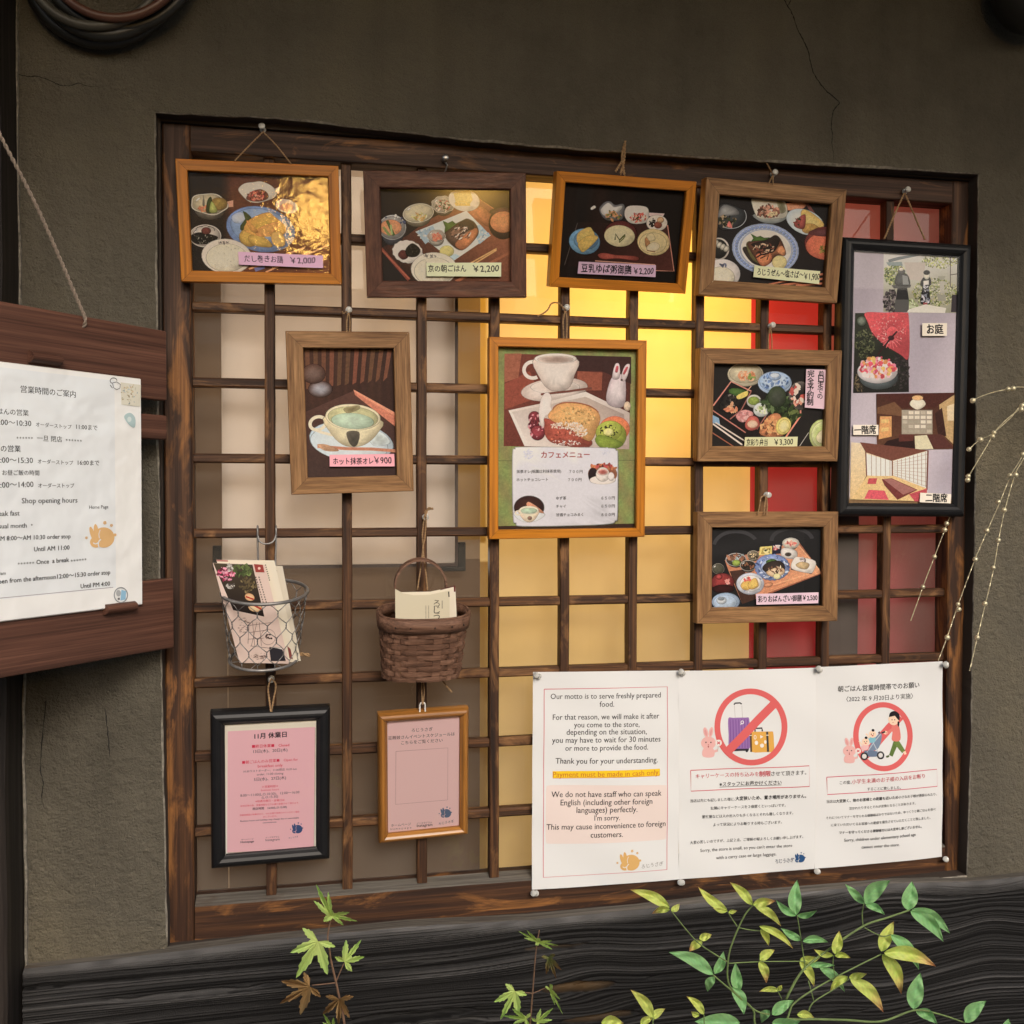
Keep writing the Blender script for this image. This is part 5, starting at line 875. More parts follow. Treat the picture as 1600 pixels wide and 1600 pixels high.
p.poly([(210, 690), (250, 690), (250, 760), (205, 770)], (196, 140, 70)); p.poly([(214, 700), (240, 700), (240, 712), (214, 714)], (226, 190, 110)); p.poly([(214, 730), (240, 728), (240, 740), (214, 744)], (226, 190, 110)); p.poly([(415, 650), (475, 612), (472, 790), (420, 745)], (176, 146, 96)); p.poly([(442, 655), (470, 645), (468, 705), (444, 705)], (214, 196, 160)); p.poly([(400, 680), (425, 660), (440, 760), (410, 750)], (60, 30, 24)); p.blob([(315, 650), (325, 632), (355, 632), (366, 650), (340, 666)], (240, 236, 220), (206, 200, 180)); p.ell(340, 626, 18, 8, (214, 170, 110))
p.poly([(330, 758), (372, 755), (395, 803), (332, 806)], (196, 190, 160)); p.poly([(372, 755), (420, 752), (472, 800), (395, 803)], (84, 40, 34)); p.poly([(205, 808), (235, 775), (325, 752), (332, 806)], (44, 20, 18)); p.poly([(275, 752), (325, 752), (325, 775), (275, 778)], (90, 40, 30)); p.poly([(200, 660), (260, 640), (285, 665), (285, 690), (200, 680)], (110, 74, 44))
Q = [(110, 780), (378, 808), (372, 985), (106, 978)]; p.grid(Q, lambda u, v: mixc((206, 190, 160), (206, 176, 120), v), 8, 8); p.poly([(140, 780), (378, 808), (250, 845), (160, 815)], (110, 60, 44)); p.poly([(162, 820), (250, 845), (250, 900), (164, 895)], (222, 224, 220)); p.poly([(255, 845), (376, 810), (372, 940), (255, 895)], (226, 228, 224))
for k in range(8): p.line([(255, 850+k*6.5), (374, 822+k*16)], 1.5, (170, 156, 140)); p.line([(270+k*14, 842-k*4), (270+k*14, 900+k*5)], 1.8, (150, 110, 90))
for k in range(5): p.line([(180+k*16, 822+k*5), (180+k*16, 897)], 1.8, (150, 120, 100))
p.line([(160, 812), (163, 900)], 4, (110, 56, 40)); p.line([(252, 845), (252, 900)], 4, (110, 56, 40)); p.line([(376, 808), (372, 945)], 5, (110, 56, 40)); p.line([(163, 898), (120, 980)], 4, (96, 56, 40)); p.poly([(164, 897), (255, 897), (372, 942), (372, 985), (110, 978)], (206, 176, 116)); p.poly([(170, 905), (200, 905), (195, 925), (165, 925)], (176, 40, 56)); p.poly([(170, 945), (225, 948), (240, 980), (155, 976)], (196, 40, 70)); p.poly([(215, 908), (250, 905), (340, 945), (270, 980), (225, 930)], (110, 40, 36)); p.poly([(220, 908), (250, 907), (335, 945), (290, 962)], (150, 96, 90)); p.poly([(310, 960), (372, 940), (372, 965), (345, 960), (350, 985), (330, 985)], (176, 36, 60))
f.clipdone()
for nm, cs, t, tx in (('garden', [(352, 368), (438, 368), (437, 412), (352, 412)], 'お庭', (368, 403, 424, 402)), ('first', [(113, 720), (200, 720), (200, 755), (113, 755)], '一階席', (116, 750, 192, 748)), ('second', [(345, 955), (452, 960), (450, 992), (343, 988)], '二階席', (363, 984, 438, 985))):
    q = f.sticker(cs, (222, 214, 200), 'caption_label', view=(1280, 340, 2.222)); q.text(t, *tx, (26, 24, 28), .03, .02, 1.1); f.stick()
f.cord([[at(1413, 302, -.020), at(1398, 335, -.030), at(1382, 373, -.045)], [at(1414, 302, -.020), at(1428, 335, -.030), at(1445, 374, -.045)]], .0013)
# --- closed days
f = Framed('black frame with a pink sheet of closed days in November', PF['F10'], 'round', .0178, BF, .02, gain=.95, seed=10); f.pr.pw = 1; f.pr.shade = False
f.bgfill(lambda u, v: mixc((206, 200, 186), (214, 212, 206), v)); p = f.pr.view(310, 1080, 5.335)
p.poly([(249, 341), (976, 304), (966, 1314), (244, 1351)], (150, 140, 130)); PK = (232, 184, 196); p.poly([(245, 335), (972, 298), (962, 1308), (240, 1345)], PK)
RD, BK = (190, 40, 70), (48, 34, 44)
for t, x0, y0, x1, y1, c, b in (('11月 休業日', 468, 395, 735, 378, BK, .03), ('■終日休業■　Closed', 447, 472, 757, 458, RD, .016), ('13日(木)、20日(木)', 458, 515, 742, 500, BK, .008), ('■朝ごはんのみ営業■　Open for', 365, 605, 830, 578, RD, .012), ('breakfast only', 495, 637, 702, 627, RD, .01), ('10:30ラストオーダー、11:00閉店 10:30 last', 376, 678, 820, 655, BK, .004), ('order, 11:00 closing', 487, 703, 707, 692, BK, .004), ('5日(水)、27日(木)', 463, 748, 730, 732, BK, .008), ('＊営業時間＊', 530, 806, 664, 798, RD, .01), ('business hours', 523, 833, 672, 825, RD, .004), ('8:00〜11:00(L.O.10:30)、12:00〜16:00', 350, 880, 842, 850, BK, .004), ('(L.O.15:30)', 528, 895, 664, 886, BK, .004), ('※毎週月曜日・金曜日は', 475, 926, 718, 914, RD, .008), ('定休日等の為、営業時間を以下の通り変更させて頂きます。', 350, 964, 840, 936, RD, .008), ('閉店時間　16:00(L.O.15:00)', 453, 989, 736, 972, BK, .014), ('営業時間及び休業日など、やむを得ず変更させていただく場合', 345, 1040, 842, 1010, RD, .012), ('がございます。', 540, 1054, 655, 1046, RD, .008), ('Business hours and holidays may change due to unavoidable', 350, 1089, 838, 1060, BK, .012), ('circumstances.', 537, 1102, 652, 1094, BK, .008), ('ホームページ', 357, 1243, 460, 1236, BK, 0), ('Homepage', 352, 1266, 463, 1258, BK, .02), ('インスタグラム', 560, 1226, 675, 1218, BK, 0), ('Instagram', 560, 1250, 677, 1242, BK, 0)): p.text(t, x0, y0, x1, y1, c, b)
p.emblem(822, 1142, 48, (52, 72, 116), PK); p.text('ろじうさぎ', 752, 1229, 832, 1216, (60, 60, 100), .004, .03)
f.clipdone('notice_sheet', 'flatprint')
f.cord([[at(424, 1060, -.022), at(419, 1075, -.028), at(421, 1095, -.034), at(423, 1112, -.036)], [at(424, 1060, -.022), at(431, 1070, -.028), at(428, 1090, -.034), at(424, 1112, -.036)]], .0011)
# --- event schedule notice
f = Framed('small amber lacquered frame with a pink event schedule notice, hung from a white tab', PF['F11'], 'round', .0125, AM, .018, gain=.92, seed=11); f.pr.pw = 1; f.pr.shade = False
PK = (236, 200, 202); f.bgfill(lambda u, v: PK); p = f.pr.view(570, 1060, 5.716)
for t, x0, y0, x1, y1, b in (('ろじうさぎ', 418, 478, 605, 466, .008), ('芸舞妓さんイベントスケジュールは', 208, 548, 803, 508, .008), ('こちらをご覧ください', 325, 590, 695, 565, .008), ('ホームページ', 235, 1325, 412, 1310, 0), ('Ｈｏｍｅｐａｇｅ', 230, 1356, 415, 1340, 0), ('インスタグラム', 465, 1302, 600, 1292, 0), ('Instagram', 465, 1328, 603, 1316, .014)): p.text(t, x0, y0, x1, y1, (66, 46, 52), b)
p.frame([(278, 652), (742, 620), (740, 1085), (275, 1125)], 3.5, (160, 120, 126)); p.emblem(722, 1198, 52, (84, 100, 128), PK); p.text('ろじうさぎ', 660, 1308, 795, 1282, (70, 66, 86), .006, .04)
f.clipdone('notice_sheet', 'flatprint')
tb = np.array(f.mw.inverted() @ Vector(at(660.5, 1103, -.034))); V, F = lathe([(0, .0042), (.0016, .0042)], (0, 0, 0), (0, 0, 1), 24)
ts = tube([(-.0036, -.006, 0), (-.0036, .004, 0), (-.0022, .0066, 0), (0, .0074, 0), (.0022, .0066, 0), (.0036, .004, 0), (.0036, -.006, 0)], .0011, 6); mk('hanging_tab', (ts[0]+np.array([tb[0], f.h/2+.0045, -.006]), ts[1]), M['whitepl'], f.root, local=True)
f.cord([[at(659, 1060, -.02), at(659, 1080, -.03), at(660, 1101, -.037)], [at(661, 1060, -.02), at(663, 1080, -.03), at(661, 1101, -.037)]], .0008)
# ------------------------------------------------------------------ pinned notices
class Sheet:
    def __init__(s, y0, cx, cz, ro=0.0, ti=0.0, ya=0.0, gain=1.0, seed=1, mw=None):
        s.mw = mw or frame_matrix(y0, cx, cz, ro, ti, ya); inv = s.mw.inverted(); n = np.array(s.mw.to_3x3() @ Vector((0, 0, 1))); p0 = np.array(s.mw.translation)
        s.tl = lambda px, py: np.array(inv @ Vector(at_plane(px, py, p0, n))); s.pr = Print(s.tl, gain, seed)
    def done(s, name, mat, label, cat, group=None, post=None, parent=None, zoff=0.0):
        if post is not None: s.refine()
        o = s.pr.build(name, M[mat], parent, zoff, post=post)
        if parent is None: o.matrix_world = s.mw; tag(o, label, cat, group)
        elif label: o['label'] = label
        return o
    def refine(s, mx=.006):                     # cut large faces small so that they can follow a bent sheet
        P = s.pr; V, C_, F = P.V, P.C, []
        stack = []
        for f in P.F:
            if len(f) == 4: stack += [(f[0], f[1], f[2]), (f[0], f[2], f[3])]
            elif len(f) == 3: stack.append(tuple(f))
            else: F.append(f)
        while stack:
            a, b, c = stack.pop(); e = [(math.dist(V[p][:2], V[q][:2]), p, q, r) for p, q, r in ((a, b, c), (b, c, a), (c, a, b))]; l, p, q, r = max(e)
            if l <= mx: F.append((a, b, c)); continue
            V.append(tuple((V[p][k]+V[q][k])/2 for k in range(3))); C_.append(tuple((C_[p][k]+C_[q][k])/2 for k in range(3))); m = len(V)-1
            stack += [(p, m, r), (m, q, r)]
        P.F = F; P.n = len(V)
def notice(quad_px, label, draw, seed):
    c = np.mean([at(*q, -.0095) for q in quad_px], 0); s = Sheet(-.0095, c[0], c[2], gain=.90, seed=seed); p = s.pr; p.minb = .007
    r = random.Random(seed); ph = r.uniform(0, 6)
    p.grid(quad_px, lambda u, v: (229, 230, 230), 44, 60); p.z += 6e-5; draw(s, p)
    w_, h_ = .105, .152
    def curl(V):
        u, v = V[:, 0]/w_, V[:, 1]/h_
        V[:, 2] += .0035*(1-u*u)*(.6+.4*np.cos(v*2+ph))+.0016*np.sin(u*3.1+ph)*(1-v*v)+.003*np.clip(1-v*v, 0, 1)*np.clip(u, 0, 1)**2+.0006*np.sin(v*9+u*4+ph); return V
    return s.done('notice_sheet', 'paper', label, 'notice', 'white notices pinned side by side', curl)
BK, RD = (38, 36, 38), (196, 72, 84)
def s1(s, p):
    p.view(820, 1020, 4); p.frame([(122, 228), (890, 212), (886, 1352), (115, 1402)], 5, (206, 112, 124))
    rr = [(165, 828), (500, 822), (850, 822), (876, 832), (884, 860), (882, 1130), (870, 1158), (845, 1166), (500, 1182), (165, 1194), (138, 1184), (130, 1150), (132, 870), (142, 840)]; p.blob(rr, (234, 218, 212), None, 2)
    p.poly([(175, 741), (841, 721), (841, 763), (175, 783)], (246, 204, 40))
    for t, a, b, c, d in (('Our motto is to serve freshly prepared', 162, 290, 848, 278), ('food.', 465, 336, 555, 334), ('For that reason, we will make it after', 175, 420, 836, 407), ('you come to the store,', 307, 466, 712, 459), ('depending on the situation,', 260, 512, 757, 504), ('you may have to wait for 30 minutes', 170, 563, 843, 551), ('or more to provide the food.', 252, 611, 765, 601), ('Thank you for your understanding.', 192, 693, 826, 681), ('We do not have staff who can speak', 166, 903, 848, 887), ('English (including other foreign', 222, 952, 790, 938), ('languages) perfectly.', 320, 997, 697, 988), ("I'm sorry.", 430, 1043, 588, 1039), ('This may cause inconvenience to foreign', 135, 1106, 875, 1079), ('customers.', 406, 1149, 606, 1143)): p.text(t, a, b, c, d, BK, .006, 0, 1.08)
    p.text('Payment must be made in cash only.', 176, 778, 838, 758, (206, 130, 50), .004); p.line([(176, 784), (838, 764)], 3, (206, 130, 50))
    p.emblem(648, 1295, 68, (222, 178, 112), (231, 229, 225)); p.text('ろじうさぎ', 725, 1342, 862, 1322, (150, 146, 146), .002, .04)
def ban(p, cx, cy, rx, ry, wd):
    p.ring(cx, cy, rx, ry, wd, (222, 104, 104), 0, 60)
def bunny(p, x, y, k):
    c, d = (236, 184, 180), (60, 50, 50)
    p.ell(x-18*k, y-70*k, 15*k, 34*k, c, None, -14); p.ell(x+16*k, y-72*k, 14*k, 34*k, c, None, 10); p.ell(x-18*k, y-68*k, 7*k, 22*k, (226, 160, 160), None, -14); p.ell(x+16*k, y-70*k, 6*k, 22*k, (226, 160, 160), None, 10)
    p.blob([(x-30*k, y+35*k), (x+30*k, y+35*k), (x+36*k, y+90*k), (x-34*k, y+90*k)], c); p.line([(x+28*k, y+60*k), (x+62*k, y+48*k)], 16*k, c); p.ell(x, y, 48*k, 43*k, c)
    for q in (-16, 16): p.ell(x+q*k, y-4*k, 4.5*k, 5*k, d)
    p.ell(x, y+10*k, 4*k, 3*k, (206, 120, 120)); p.ell(x, y+24*k, 4*k, 7*k, (170, 80, 80)); p.line([(x+60*k, y+54*k), (x+66*k, y+8*k)], 4*k, (200, 180, 170)); p.ell(x+66*k, y-2*k, 21*k, 21*k, (240, 236, 232)); p.line([(x+56*k, y-10*k), (x+76*k, y+8*k)], 6*k, (206, 70, 80)); p.line([(x+76*k, y-10*k), (x+56*k, y+8*k)], 6*k, (206, 70, 80))
def s2(s, p):
    p.view(1050, 1020, 4.2125)
    p.line([(412, 425), (408, 345)], 3, (190, 186, 186)); p.line([(460, 425), (456, 345)], 3, (190, 186, 186)); p.line([(405, 340), (412, 330), (445, 328), (455, 336)], 9, (50, 46, 50))
    p.blob([(366, 432), (400, 426), (480, 424), (503, 432), (507, 530), (506, 622), (440, 632), (374, 630), (368, 540)], (152, 112, 176), None, 3)
    for k in range(7): p.line([(378+k*19, 436), (382+k*18.5, 622)], 5, (124, 84, 150))
    p.poly([(380, 630), (500, 626), (498, 640), (385, 646)], (60, 52, 66)); p.ell(390, 648, 8, 8, (40, 40, 44)); p.ell(486, 642, 8, 8, (40, 40, 44)); p.ring(458, 455, 11, 12, 5, (236, 232, 236)); p.line([(450, 462), (448, 472)], 5, (236, 232, 236))
    p.line([(540, 515), (542, 494), (585, 492), (588, 513)], 10, (56, 52, 54)); p.blob([(514, 522), (560, 516), (640, 514), (658, 520), (662, 580), (658, 642), (600, 648), (518, 648), (512, 590)], (226, 172, 84), None, 3); p.poly([(506, 520), (518, 519), (520, 648), (508, 648)], (90, 70, 50)); p.poly([(612, 516), (626, 515), (630, 646), (616, 647)], (70, 66, 64))
    p.ell(548, 588, 11, 14, (240, 234, 226)); p.ell(584, 606, 13, 13, (240, 234, 226)); p.poly([(574, 538), (594, 548), (574, 560)], (240, 234, 226)); p.ring(540, 552, 9, 14, 4, (240, 234, 226)); p.ell(606, 582, 8, 12, (240, 234, 226)); p.line([(504, 540), (520, 540)], 5, (240, 236, 230)); p.line([(612, 538), (628, 538)], 5, (240, 236, 230))
    p.poly([(352, 618), (640, 318), (680, 354), (388, 660)], (222, 104, 104)); ban(p, 513, 485, 238, 253, 38); bunny(p, 237, 592, 1.0)
    p.frame([(120, 772), (893, 738), (894, 873), (122, 908)], 5, (206, 96, 106))
    p.text('キャリーケースの持ち込みを', 153, 824, 564, 806, RD, .006); p.text('制限', 567, 808, 640, 804, RD, .02); p.text('させて頂きます。', 643, 803, 872, 793, BK, .006)
    p.text('※スタッフにお声かけください', 310, 876, 710, 858, BK, .014); p.line([(310, 882), (710, 863)], 3, BK)
    p.text('当店は先にも記しました様に、', 118, 982, 412, 968, BK, .002); p.text('大変狭いため、置き場所がありません。', 414, 968, 872, 946, BK, .022)
    for t, a, b, c, d in (('玄関にキャリーケースを２個置くといっぱいです。', 250, 1030, 740, 1006), ('繁忙期などは人の出入りも多くなるとそれも難しくなります。', 197, 1088, 790, 1057), ('よって状況によりお断りする時もございます。', 270, 1140, 715, 1117), ('大変心苦しいのですが、上記２点、ご理解の程よろしくお願い申し上げます。', 117, 1257, 856, 1213)): p.text(t, a, b, c, d, BK, .004)
    p.text("Sorry, the store is small, so you can't enter the store", 184, 1310, 784, 1272, (70, 68, 70), .002); p.text('with a carry case or large luggage.', 288, 1358, 682, 1330, (70, 68, 70), .002)
    p.emblem(836, 1345, 36, (44, 84, 132), (231, 229, 225)); p.text('ろじうさぎ', 676, 1384, 796, 1372, (60, 66, 96), .006, .05, 1.3)
def s3(s, p):
    p.view(1260, 1010, 4.323)
    p.text('朝ごはん営業時間帯でのお願い', 213, 305, 762, 275, BK, .016); p.text('〈2022 年 9 月20日より実施〉', 270, 372, 716, 348, BK, .01)
    p.poly([(408, 752), (368, 712), (604, 452), (648, 488)], (222, 104, 104)); ban(p, 512, 606, 201, 232, 36)
    SK, HR = (244, 214, 188), (36, 32, 36)
    p.line([(600, 640), (560, 735)], 36, (96, 120, 62), 26); p.line([(600, 640), (650, 710)], 38, (110, 134, 70), 28); p.line([(548, 735), (528, 742)], 14, (80, 96, 56)); p.line([(655, 705), (662, 726)], 16, SK)
    p.blob([(570, 535), (600, 520), (622, 545), (628, 630), (572, 632), (575, 580)], (226, 128, 120)); p.line([(580, 555), (545, 580), (528, 582)], 20, (226, 128, 120)); p.ell(528, 580, 14, 12, SK)
    p.ell(583, 490, 36, 40, SK); p.blob([(552, 475), (560, 445), (590, 434), (620, 455), (622, 495), (610, 490), (600, 470), (570, 462)], HR); p.blob([(610, 505), (622, 510), (618, 540), (610, 530)], HR); p.ell(572, 493, 3, 4, HR); p.ell(590, 493, 3, 4, HR); p.line([(574, 512), (584, 512)], 3, (190, 90, 90)); p.line([(500, 582), (526, 574)], 10, (50, 48, 52))
    p.blob([(412, 700), (430, 650), (480, 590), (502, 590), (495, 640), (470, 690)], (122, 140, 164)); p.blob([(385, 700), (470, 705), (480, 735), (400, 738)], (106, 124, 150)); p.line([(400, 710), (450, 640), (495, 590)], 6, (190, 196, 206)); p.line([(440, 640), (478, 720)], 6, (190, 196, 206)); p.poly([(475, 585), (486, 568), (494, 585)], (80, 84, 96))
    for bx, by, cl in ((440, 590, (130, 190, 206)), (392, 640, (236, 190, 190))): p.blob([(bx-24, by+18), (bx+16, by+16), (bx+14, by+50), (bx-26, by+56)], cl); p.ell(bx, by, 25, 24, SK); p.ell(bx+4, by-26, 10, 9, HR); p.ell(bx-8, by, 3, 4, HR); p.ell(bx+8, by-2, 3, 4, HR); p.ell(bx, by+10, 7, 4, (200, 90, 90)); p.line([(bx-20, by+26), (bx-44, by-4)], 9, SK)
    for wx, wy in ((382, 738), (490, 730)): p.ell(wx, wy, 25, 27, (50, 50, 54)); p.ell(wx, wy, 15, 16, (226, 224, 222))
    bunny(p, 285, 704, .86)
    p.frame([(138, 884), (878, 828), (878, 942), (140, 1000)], 5, (206, 96, 116))
    p.text('この度、', 223, 930, 300, 924, BK, .002); p.text('小学生未満のお子様の入店をお断り', 302, 925, 792, 884, RD, .006); p.text('することに致しました。', 402, 968, 626, 955, BK, .004)
    p.text('当店は', 135, 1056, 195, 1052, BK, .002); p.text('大変狭く、他のお客様との距離も近いため', 196, 1052, 608, 1022, BK, .02); p.text('小さなお子様が愚図られたり、', 611, 1021, 874, 1002, BK, .002)
    for t, a, b, c, d, w_ in (('泣かれたりするとそれが苦情となることがあります。', 280, 1098, 728, 1062, .002), ('それについてマナーを守られる親御様ばかりではないため、ゆっくりと朝ごはんを食べ', 132, 1166, 866, 1104, .002), ('に来ていただいてるお客様への配慮を優先させていただくことと致しました。', 164, 1214, 832, 1162, .002), ('マナーを守ってくださる親御様方には大変申し訳ございません。', 218, 1264, 772, 1220, .014), ('Sorry, children under elementary school age', 250, 1316, 730, 1274, 0), ('cannot enter the store.', 364, 1360, 616, 1340, 0)): p.text(t, a, b, c, d, BK, w_)
notice([(833, 1050), (1060, 1047.5), (1060.5, 1373.8), (831, 1390)], 'white notice in English with a yellow highlighted line on cash payment', s1, 1)
notice([(1059.5, 1048.5), (1274.5, 1043.3), (1272, 1357.3), (1060.5, 1374)], 'white notice with suitcases inside a red prohibition circle', s2, 2)
notice([(1274.8, 1042.4), (1472.3, 1033.1), (1471.6, 1338.4), (1272.4, 1357)], 'white notice with a stroller and walking woman inside a red prohibition circle', s3, 3)
# ------------------------------------------------------------------ push pins
PINP = [(0, .0046), (.0012, .0050), (.0024, .0044), (.0032, .0027), (.0085, .0022), (.0098, .0036), (.0112, .0049), (.0124, .0050), (.0130, .0044)]
def push_pin(px, py, y, lean, label, mat='pin', group='clear push pins'):
    b = at(px, py, y); o = mk('push_pin', lathe([(t*.88, r*.86) for t, r in PINP], b, (lean[0], -1, lean[1]), 18), M[mat], smooth=True); return tag(o, label, 'push pin', group)
SL = (-.75, .5)
for (x, y, l) in [(842, 1057, 'clear push pin at the upper left corner of the English notice'), (1067, 1052, 'clear push pin joining the tops of the English and the suitcase notices'), (1281, 1047, 'clear push pin joining the tops of the suitcase and the stroller notices'),
                  (1478, 1040, 'clear push pin at the upper right corner of the stroller notice'), (838, 1396, 'clear push pin at the lower left corner of the English notice'), (1066, 1379, 'clear push pin joining the bottoms of the English and the suitcase notices'), (1278, 1362, 'clear push pin joining the bottoms of the suitcase and the stroller notices'), (1478, 1343, 'clear push pin at the lower right corner of the stroller notice')]:
    push_pin(x, y, -.011, SL, l)
for (x, y, yy, l, mt) in [(411, 203, -.0075, 'clear push pin holding the cord of the rolled omelette picture', 'pin'), (695, 250, -.0075, 'grey metal push pin above the umber framed picture', 'pinmetal'), (1207, 273, -.0075, 'clear push pin above the mackerel picture', 'pin'),
                          (544, 486, -.001, 'clear push pin above the matcha latte picture', 'pin'), (883, 483, -.001, 'clear push pin with a twisted cord above the cafe menu', 'pin'), (1203, 510, -.001, 'clear push pin above the bento box picture', 'pin'), (1197, 773, -.001, 'clear push pin above the picture of the tray of small dishes', 'pin'),
                          (1413, 300, -.0075, 'clear push pin holding the cord of the tall black frame', 'pin'), (664, 808, -.001, 'clear push pin holding the twine of the woven basket', 'pin'), (424, 1060, -.001, 'clear push pin under the wire basket holding the closed days frame', 'pin')]:
    push_pin(x, y, yy, (rnd.uniform(-.1, .1), rnd.uniform(-.05, .15)), l, mt)
hk = tube([at(695, 252, -.014), at(699, 258, -.012), at(696, 266, -.02), at(694, 272, -.036)], .0011, 6); tag(mk('wire_hook', hk, M['wire'], smooth=True), 'small dark wire hook over the top edge of the umber frame', 'hook')
# ------------------------------------------------------------------ wire basket with brochures
Ct = at(414, 924, -.066); tl_ = 0.20; up = np.array([0.03, -math.sin(tl_), math.cos(tl_)]); fx = np.array([1, 0, 0.0]); fy = np.cross(up, fx)
Rt, Rb, Hh = .0525, .0425, .0885
def cone(a, v, dr=0.0):                       # v 0 at the rim, 1 at the base
    r = Rt+(Rb-Rt)*v+dr; return Ct-up*(Hh*v)+fx*(r*math.cos(a))+fy*(r*math.sin(a))
wb = empty('wire_basket', tuple(Ct-up*Hh), 'grey chicken wire basket hooked on the lattice with brochures in it', 'basket', 'baskets on the lattice')
ringp = lambda v: [cone(2*math.pi*k/48, v) for k in range(48)]
mk('rim', tube(ringp(0), .0021, 8, True), M['wire'], wb, smooth=True); mk('base_ring', tube(ringp(1), .0019, 8, True), M['wire'], wb, smooth=True)
nC, nR = 13, 5; parts = []; h_ = 1.0/nR
for j in range(nR):
    for i in range(nC):
        a0 = (i+.5*(j % 2))*2*math.pi/nC; da = math.pi/nC; v0, v1, v2 = j*h_, (j+.62)*h_, (j+1)*h_
        jt = lambda: rnd.uniform(-.02, .02)
        top = cone(a0+jt(), v0) if j == 0 else cone(a0, v0); L_, R_ = cone(a0-da, v1), cone(a0+da, v1)
        for e in (L_, R_): parts.append(tube([top, (top+e)/2+up*rnd.uniform(-.0008, .0008), e], .00055, 5))
        parts.append(twine([R_, cone(a0+da, v2)], .0009, n=4) if j < nR-1 else tube([R_, cone(a0+da, v2)], .00055, 5))
mk('mesh', join(*parts), M['wire'], wb, smooth=True)
spk = [tube([cone(a, 1), cone(a+math.pi, 1)], .0006, 5) for a in (.3, 1.2, 2.2)]; mk('base_wires', join(*spk), M['wire'], wb)
hp = []
for (x, a) in ((402.5, -2.0), (431.5, -1.1)):
    hp.append(tube(smooth_path([cone(-a, 0), at(x, 890, -.012), at(x, 850, -.009), at(x, 829, -.008), at(x, 823, -.004), at(x, 822, .006), at(x, 824, .018)], 5), .0013, 7))
hp.append(tube(smooth_path([at(402.5, 835, -.009), at(406, 846, -.012), at(416, 850, -.013), at(427, 846, -.012), at(431.5, 835, -.009)], 5), .0012, 7))
mk('hook', join(*hp), M['wire'], wb, smooth=True)
fr_ = twine([at(464, 1023, -.05), at(473, 1022, -.052), at(484, 1024, -.054)], .0022); mk('cord_end', fr_, M['twine'], wb)
bm_ = frame_matrix(0, 0, 0, 0, .16, .05)
def card(y0, px, ro, label, draw, name='brochure', mat='flatprint', bend=.0, cat='brochure', group='brochures in the wire basket', tilt=.17):
    c = at(*px, y0); s = Sheet(y0, c[0], c[2], ro, tilt, .05, gain=1.05, seed=int(px[0])); draw(s.pr)
    def post(V): V[:, 2] += bend*(1-(V[:, 0]/.04)**2); return V
    return s.done(name, mat, label, cat, group, post)
CRM = (222, 214, 196)
def d_front(p):
    p.view(300, 820, 5.714); p.grid([(185, 340), (650, 358), (868, 1240), (425, 1232)], lambda u, v: (214, 192, 182), 10, 14)
    q = [(190, 342), (540, 356), (646, 820), (368, 762)]; p.grid(q, lambda u, v: mixc((74, 66, 52), (36, 28, 26), v), 8, 8); p.scat(300, 440, 80, 60, 70, 13, [(150, 50, 84), (196, 90, 120), (110, 40, 60), (214, 150, 170)]); p.scat(450, 410, 90, 60, 60, 14, [(86, 100, 60), (110, 126, 76), (60, 70, 44)]); p.scat(500, 540, 70, 70, 50, 12, [(96, 84, 60), (76, 66, 46), (120, 106, 76)]); p.scat(330, 380, 30, 40, 16, 11, [(150, 146, 140), (190, 186, 180)]); p.scat(350, 545, 40, 25, 22, 9, [(190, 186, 180), (90, 84, 80)])
    p.ell(515, 645, 44, 32, (222, 190, 150), (196, 150, 110), 20); p.line([(480, 640), (550, 665)], 13, (170, 50, 40)); p.ell(565, 740, 62, 36, (226, 200, 160), (200, 160, 116), 8); p.line([(560, 720), (620, 755)], 16, (170, 50, 40))
    p.poly([(553, 350), (632, 356), (648, 425), (568, 422)], (150, 66, 60)); p.ell(600, 388, 12, 12, (226, 190, 180))
    for k in range(2): 
        for j in range(12): p.line([(568+k*28+j*6.4, 462+j*22), (573+k*28+j*6.4, 474+j*22)], 9, (90, 80, 76))
    for a, b in (((510, 870), (500, 1060)), ((540, 860), (560, 1080)), ((600, 870), (620, 1080)), ((580, 870), (530, 1080)), ((490, 900), (720, 870)), ((520, 960), (660, 940)), ((500, 1020), (640, 1010)), ((520, 1080), (690, 1100))): p.line([a, b], 3.5, (96, 80, 80))
    p.ring(680, 1000, 66, 70, 3, (110, 90, 90)); p.scat(680, 1000, 36, 30, 12, 8, [(70, 56, 56)]); p.scat(460, 900, 50, 70, 26, 6, [(110, 90, 86)], 5, 0); p.poly([(690, 1090), (800, 1096), (838, 1212), (704, 1216)], (46, 44, 50)); p.poly([(700, 1092), (800, 1098), (806, 1112), (760, 1100)], (214, 206, 200)); p.scat(600, 1170, 70, 30, 30, 5, [(120, 100, 96)], 6, 0)
def d_back(p):
    p.view(300, 820, 5.714); p.grid([(218, 312), (735, 318), (945, 1225), (450, 1236)], lambda u, v: CRM, 6, 8)
    for j in range(8): p.line([(655+j*5, 355+j*19), (658+j*5, 365+j*19)], 11, (110, 104, 96))
    p.poly([(218, 312), (320, 316), (322, 330), (224, 326)], (176, 120, 116)); p.poly([(850, 1080), (880, 1110), (900, 1200), (870, 1190)], (130, 70, 66))
def d_back2(p):
    p.view(300, 820, 5.714); p.grid([(400, 362), (808, 368), (972, 1215), (560, 1230)], lambda u, v: (210, 202, 186), 5, 6)
    for j in range(9): p.line([(754+j*.5, 405+j*13), (755+j*.5, 413+j*13)], 10, (120, 114, 106))
card(-.082, (392, 960), 0, 'brochure with a garden photo and a street map, in front in the wire basket', d_front)
card(-.076, (400, 955), 0, 'cream brochure just behind the one with the garden photo', d_back)
card(-.070, (415, 955), 0, 'pale brochure farthest back in the wire basket', d_back2)
